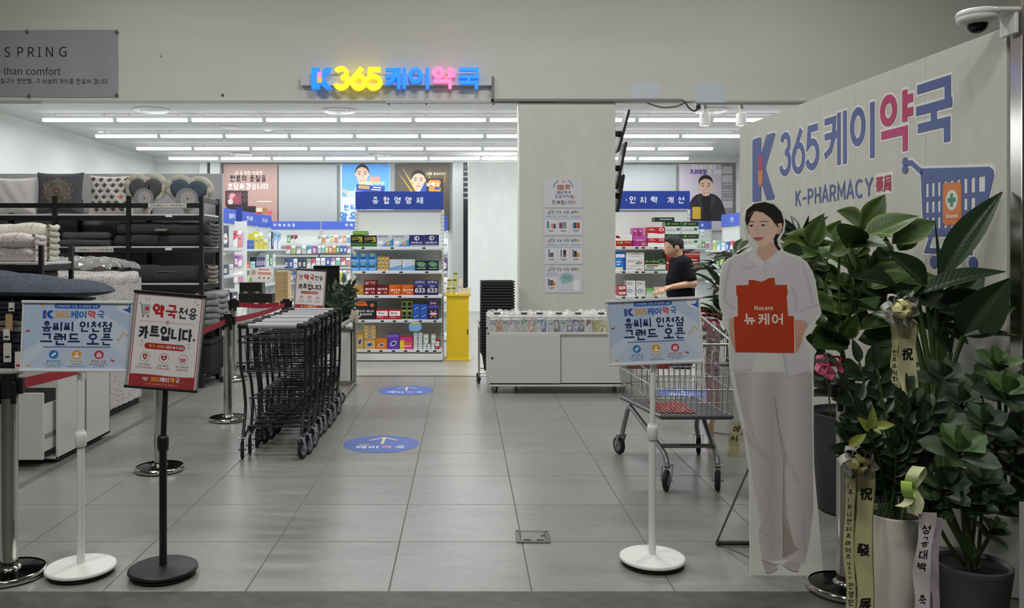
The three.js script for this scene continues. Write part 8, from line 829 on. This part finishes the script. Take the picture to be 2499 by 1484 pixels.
{
  const yel = mat(lin(.72, .66, .32), .35, 0, { side: THREE.DoubleSide }), olive = mat(lin(.20, .19, .06), .3, 0, { side: THREE.DoubleSide });
  const b1 = bow('striped bow with pale yellow rosette and cream 祝 sash on the upper plants', P(2188, 752, 3.4), .07, mStripe, yel, 7), b2 = bow('striped bow with olive centre and 祝 發 展 sash at lower right', P(2085, 1122, 3.2), .068, mStripe, olive, 7);
  sash(b1, 2188, 2232, 790, 1000, 3.41, '#dfdcae', [['祝', .28, .72]], { slant: 12 }); sash(b1, 2172, 2190, 790, 1005, 3.42, '#dad7aa', [['원트주식회사', .3, .75]], { slant: 8 });
  sash(b2, 2088, 2134, 1150, 1500, 3.19, '#c9c796', [['祝', .115, .72], ['發', .5, .72], ['展', .88, .72]], { slant: -3, edge: '#5c6a2e' }); sash(b2, 2060, 2086, 1150, 1500, 3.19, '#cbc99a', [['(주)하나엔터프라이즈', .08, .56], ['대표이사', .635, .36], ['권영민', .78, .62]], { slant: 0, edge: '#6c7a3e' });
  const pale = mat(lin(.60, .64, .36), .6, 0, { side: THREE.DoubleSide }), lim = mat(lin(.42, .62, .12), .5, 0, { side: THREE.DoubleSide });
  const b3 = (() => { const o = thing('congratulation_ribbon', 'pale lime green bow with white lettered sash on the front plants', 'ribbon', P(2222, 1190, 3.0).toArray()); for (const [pts, w, m] of [[[[0, 0, 0], [-.01, .05, .03], [.02, .08, .02], [.035, .05, .0], [0, 0, 0]], .045, pale], [[[0, 0, 0], [-.03, .03, .03], [-.032, .0, .035], [-.015, -.03, .02], [0, 0, 0]], .04, lim], [[[0, 0, 0], [.01, -.04, .03], [.005, -.085, .02]], .045, pale], [[[0, 0, 0], [-.02, -.045, .02], [-.045, -.065, .01]], .035, pale]]) part('loop', ribbon(pts, w, [.55, .1, .8]), m, o); return o; })();
  sash(b3, 2242, 2282, 1250, 1510, 2.98, '#d9d3d6', [['성공대박', .12, .62], ['축하', .78, .62]], { slant: -18 }); sash(b3, 2276, 2296, 1262, 1510, 2.99, '#b9abb4', [], { slant: -6 });
  // pink wraps and ribbons
  const pinkT = wrapTex(floral('#c9577c', ['#d8a8bd', '#8a3f78', '#d9b45a', '#e4d3da', '#a33a5c'], 160)), mPinkWrap = mat(0xffffff, .4, 0, { map: pinkT, side: THREE.DoubleSide }); { const k = bow('pink flowered ribbon bow behind the cardboard figure', P(2015, 888, 4.4), .07, mPinkWrap, null, 6); part('stake', rod([0, 0, 0], [.1, -.335, -.16], .004), mStem, k); } const b5 = bow('pink flowered bow with two pink lettered sashes behind the silver cart', P(1728, 780, 6.36), .08, mPinkWrap, null, 6); part('stake', rod([0, 0, 0], [.16, -.42, -.34], .004), mStem, b5);
  sash(b5, 1722, 1738, 795, 1010, 6.33, '#d295ad', [['축개업번창하세요', .1, .7]], {}); sash(b5, 1742, 1757, 795, 1010, 6.34, '#d099b0', [['인천점임직원일동', .12, .7]], {}); sash('cream ribbon end with brush characters 에서 behind the silver cart', 1786, 1812, 1030, 1112, 5.9, '#cfcd9c', [['에서', .1, .7]], { slant: -12 }); sash('peach ribbon end touching the floor behind the silver cart', 1734, 1748, 1000, 1096, 6.1, '#cfae86', [], { slant: -10 }); sash('pink and yellow ribbon with one character among the front plants', 2358, 2392, 1195, 1300, 3.35, '#c894a8', [['도', .1, .7], ['대', .6, .7]], { slant: -14 });
  const sg = solo('white_placard', span(XW(2488, 3.1), XW(2530, 3.1), -.0 + .001, YW(1225, 3.1), -3.102, -3.1), mat(lin(.5, .5, .52), .6), 'white paper placard cut by the right picture edge', 'placard');
}
// ---------------------------------------------------------------- shopper
{
  const N = 150, half = .95, o = thing('person', 'man in a black polo shirt looking down at the shelf', 'person', [XW(1662, 10.3), 0, -10.3]);
  const cap = (p, a, b, ra, rb2) => { const ab = [b[0] - a[0], b[1] - a[1], b[2] - a[2]], ap = [p[0] - a[0], p[1] - a[1], p[2] - a[2]]; const L = ab[0] ** 2 + ab[1] ** 2 + ab[2] ** 2, t = Math.min(1, Math.max(0, (ap[0] * ab[0] + ap[1] * ab[1] + ap[2] * ab[2]) / L)); return Math.hypot(ap[0] - ab[0] * t, ap[1] - ab[1] * t, ap[2] - ab[2] * t) - lerp(ra, rb2, t); };
  const ell = (p, c, r) => { const k = Math.hypot((p[0] - c[0]) / r[0], (p[1] - c[1]) / r[1], (p[2] - c[2]) / r[2]); return (k - 1) * Math.min(...r); };
  const smin = (a, b, k) => { const h = Math.max(0, k - Math.abs(a - b)) / k; return Math.min(a, b) - h * h * k * .25; };
  function fieldGeo(f, c, hs, n) { const mc = new MarchingCubes(n, mat(0xffffff), false, false, 400000); const fld = mc.field, s = 2 * hs / n; for (let z = 0; z < n; z++) for (let y = 0; y < n; y++) for (let x = 0; x < n; x++) { const p = [c[0] + (x - n / 2) * s, c[1] + (y - n / 2) * s, c[2] + (z - n / 2) * s]; fld[x + y * n + z * n * n] = -f(p); } mc.isolation = 0; mc.update(); const k = mc.count, pos = new Float32Array(mc.positionArray.slice(0, k * 3)), g = new THREE.BufferGeometry(); for (let i = 0; i < pos.length; i += 3) { pos[i] = c[0] + pos[i] * hs; pos[i + 1] = c[1] + pos[i + 1] * hs; pos[i + 2] = c[2] + pos[i + 2] * hs; } g.setAttribute('position', new THREE.BufferAttribute(pos, 3)); const e = s * .5, nor = new Float32Array(pos.length); for (let i = 0; i < pos.length; i += 3) { const p = [pos[i], pos[i + 1], pos[i + 2]]; const v = [0, 1, 2].map((q) => { const a = [...p], b = [...p]; a[q] += e; b[q] -= e; return f(a) - f(b); }); const l = Math.hypot(...v) || 1; nor[i] = v[0] / l; nor[i + 1] = v[1] / l; nor[i + 2] = v[2] / l; } g.setAttribute('normal', new THREE.BufferAttribute(nor, 3)); g.setAttribute('uv', new THREE.BufferAttribute(new Float32Array(k * 2), 2)); return g; }
  const meshField = (f, c, hs, n, m, name, parent) => part(name, fieldGeo(f, c, hs, n), m, parent);
  // facing -x; near side is +z
  const J = { hip: [0.02, .88, 0], waist: [.01, 1.0, 0], chest: [-.0, 1.2, 0], neck: [-.02, 1.345, 0], head: [-.095, 1.475, 0], sN: [.0, 1.275, .19], eN: [.075, 1.035, .25], wN: [-.16, .995, .21], sF: [-.01, 1.275, -.19], eF: [.04, 1.03, -.23], wF: [-.17, .96, -.08] };
  const torso = (p) => { let d = smin(cap(p, [0.0, .98, -.07], [-.0, 1.2, -.09], .125, .125), cap(p, [0.0, .98, .07], [-.0, 1.2, .09], .125, .125), .09); d = smin(d, ell(p, [-.035, 1.04, 0], [.145, .17, .17]), .08); d = smin(d, cap(p, J.sF, J.sN, .07, .07), .08); d = smin(d, cap(p, [.0, .9, -.06], [.0, .9, .06], .13, .13), .08); return d; };
  const head = (p) => { let d = ell(p, [-.09, 1.49, 0], [.098, .112, .078]); d = smin(d, ell(p, [-.128, 1.43, 0], [.062, .07, .055]), .04); d = smin(d, cap(p, [-.175, 1.455, 0], [-.197, 1.432, 0], .014, .017), .02); d = smin(d, cap(p, [-.02, 1.34, 0], [-.07, 1.44, 0], .06, .058), .04); for (const s of [-1, 1]) d = smin(d, ell(p, [-.072, 1.465, s * .08], [.022, .034, .012]), .008); d = smin(d, cap(p, [-.178, 1.395, -.014], [-.178, 1.395, .014], .014, .014), .018); return d; };
  const arm = (p, e, w) => cap(p, e, w, .047, .03);
  const hand = (p, w, dir) => { let d = 9; const [x, y, z] = w; d = Math.min(d, cap(p, w, [x - .07, y - .02 * dir, z - .01], .027, .03)); [[-.02, .075], [-.007, .085], [.006, .08], [.019, .065]].forEach(([k, L], i) => { d = smin(d, cap(p, [x - .07, y - .018 * dir, z + k], [x - .07 - L * .6, y - .03 - .01 * i, z + k * 1.2], .009, .009), .008); d = smin(d, cap(p, [x - .07 - L * .6, y - .03 - .01 * i, z + k * 1.2], [x - .07 - L, y - .055 - .01 * i, z + k * 1.2], .009, .008), .006); }); d = smin(d, cap(p, [x - .03, y - .005, z + .025], [x - .085, y - .03, z + .045], .012, .009), .012); return d; };
  const legs = (p) => Math.min(smin(cap(p, [.02, .88, -.09], [.015, .48, -.1], .095, .068), cap(p, [.015, .48, -.1], [.03, .1, -.1], .066, .05), .03), smin(cap(p, [.02, .88, .09], [.015, .48, .1], .095, .068), cap(p, [.015, .48, .1], [.03, .1, .1], .066, .05), .03));
  const limb = (p) => { let d = torso(p) + .012; for (const [s, e, w] of [[J.sN, J.eN, J.wN], [J.sF, J.eF, J.wF]]) d = smin(d, smin(cap(p, s, e, .052, .044), arm(p, e, w), .03), .02); d = smin(d, legs(p) + .012, .04); for (const s of [-1, 1]) d = smin(d, cap(p, [.05, .05, s * .1], [-.09, .045, s * .1], .04, .03), .03); return d; };
  const bits = [fieldGeo(limb, [0, .7, 0], .72, 96), fieldGeo(head, [-.1, 1.45, 0], .15, 72)]; for (const w of [J.wN, J.wF]) bits.push(fieldGeo((p) => hand(p, w, 1), [w[0] - .07, w[1] - .03, w[2]], .11, 60)); part('body', bits, mat(lin(.50, .29, .185), .55), o);
  const shirt = (p) => { let d = torso(p); for (const [s, e] of [[J.sN, J.eN], [J.sF, J.eF]]) { const m = lerp3(s, e, .72); d = smin(d, cap(p, s, m, .075, .072), .05); } d = smin(d, cap(p, [0, .87, -.08], [0, .87, .08], .125, .125), .06); d = smin(d, cap(p, [-.01, 1.31, 0], [-.04, 1.365, 0], .075, .066), .04); d = Math.max(d, p[1] - 1.362 - (p[0] + .03) * .5); d = Math.max(d, .80 - p[1]); return d + .002 * Math.sin(p[1] * 60 + p[0] * 25) * (p[1] < 1.15 ? 1 : 0); };
  meshField(shirt, [.02, 1.08, 0], .36, 84, mat(lin(.006, .0065, .010), .95, 0, { specularIntensity: .3 }), 'polo_shirt', o);
  meshField((p) => Math.max(smin(legs(p) - .012, cap(p, [.01, .88, -.07], [.01, .88, .07], .118, .118), .05), p[1] - .9, .06 - p[1]), [.02, .48, 0], .5, 64, mat(lin(.022, .02, .02), .85), 'trousers', o);
  meshField((p) => { const d = Math.min(...[-1, 1].map((s) => smin(cap(p, [.06, .05, s * .1], [-.1, .042, s * .1], .052, .042), cap(p, [.05, .09, s * .1], [.05, .05, s * .1], .05, .05), .03))); return Math.max(d, .002 - p[1]); }, [0, .08, 0], .22, 44, mat(0x1a1817, .5), 'shoes', o);
  const hair = (p) => { let d = ell(p, [-.078, 1.508, 0], [.108, .108, .09]); d = smin(d, ell(p, [-.13, 1.56, 0], [.06, .045, .07]), .03); d = Math.max(d, -(ell(p, [-.17, 1.44, 0], [.085, .105, .1]))); d = Math.max(d, 1.42 - p[1] + (p[0] + .05) * -.4); d = Math.max(d, -ell(p, [-.06, 1.455, .09], [.035, .045, .04])); d = Math.max(d, -ell(p, [-.06, 1.455, -.09], [.035, .045, .04])); return d + .003 * Math.sin(p[0] * 140 + p[2] * 90); };
  meshField(hair, [-.08, 1.5, 0], .15, 60, mat(lin(.012, .011, .011), .75), 'hair', o);
  const gl = []; for (const s of [-1, 1]) { gl.push(tube([...Array(12)].map((_, i) => { const t = i / 12 * 6.283; return [-.188 - .004 * Math.sin(t), 1.474 + .018 * Math.sin(t), s * .034 + .024 * Math.cos(t)]; }), .0022, 5, 36, true), rod([-.185, 1.478, s * .058], [-.075, 1.486, s * .084], .002)); } gl.push(rod([-.19, 1.478, -.012], [-.19, 1.478, .012], .002)); part('eyeglasses', gl, mat(0x8d8f95, .3, .8), o);
  for (const s of [-1, 1]) part('eye', new THREE.SphereGeometry(.009, 10, 8).translate(-.165, 1.472, s * .032), mat(0x1a1412, .3), o); part('mouth', rod([-.19, 1.402, -.018], [-.19, 1.402, .018], .004), mat(0x8a4a42, .6), o); part('shoulder_strap', pipe([[.13, .82, .14], [.15, .95, .12], [.12, .86, .2]], .006, .03, 6), mat(0xd8d8d6, .5), o);
}
renderer.render(scene, camera);
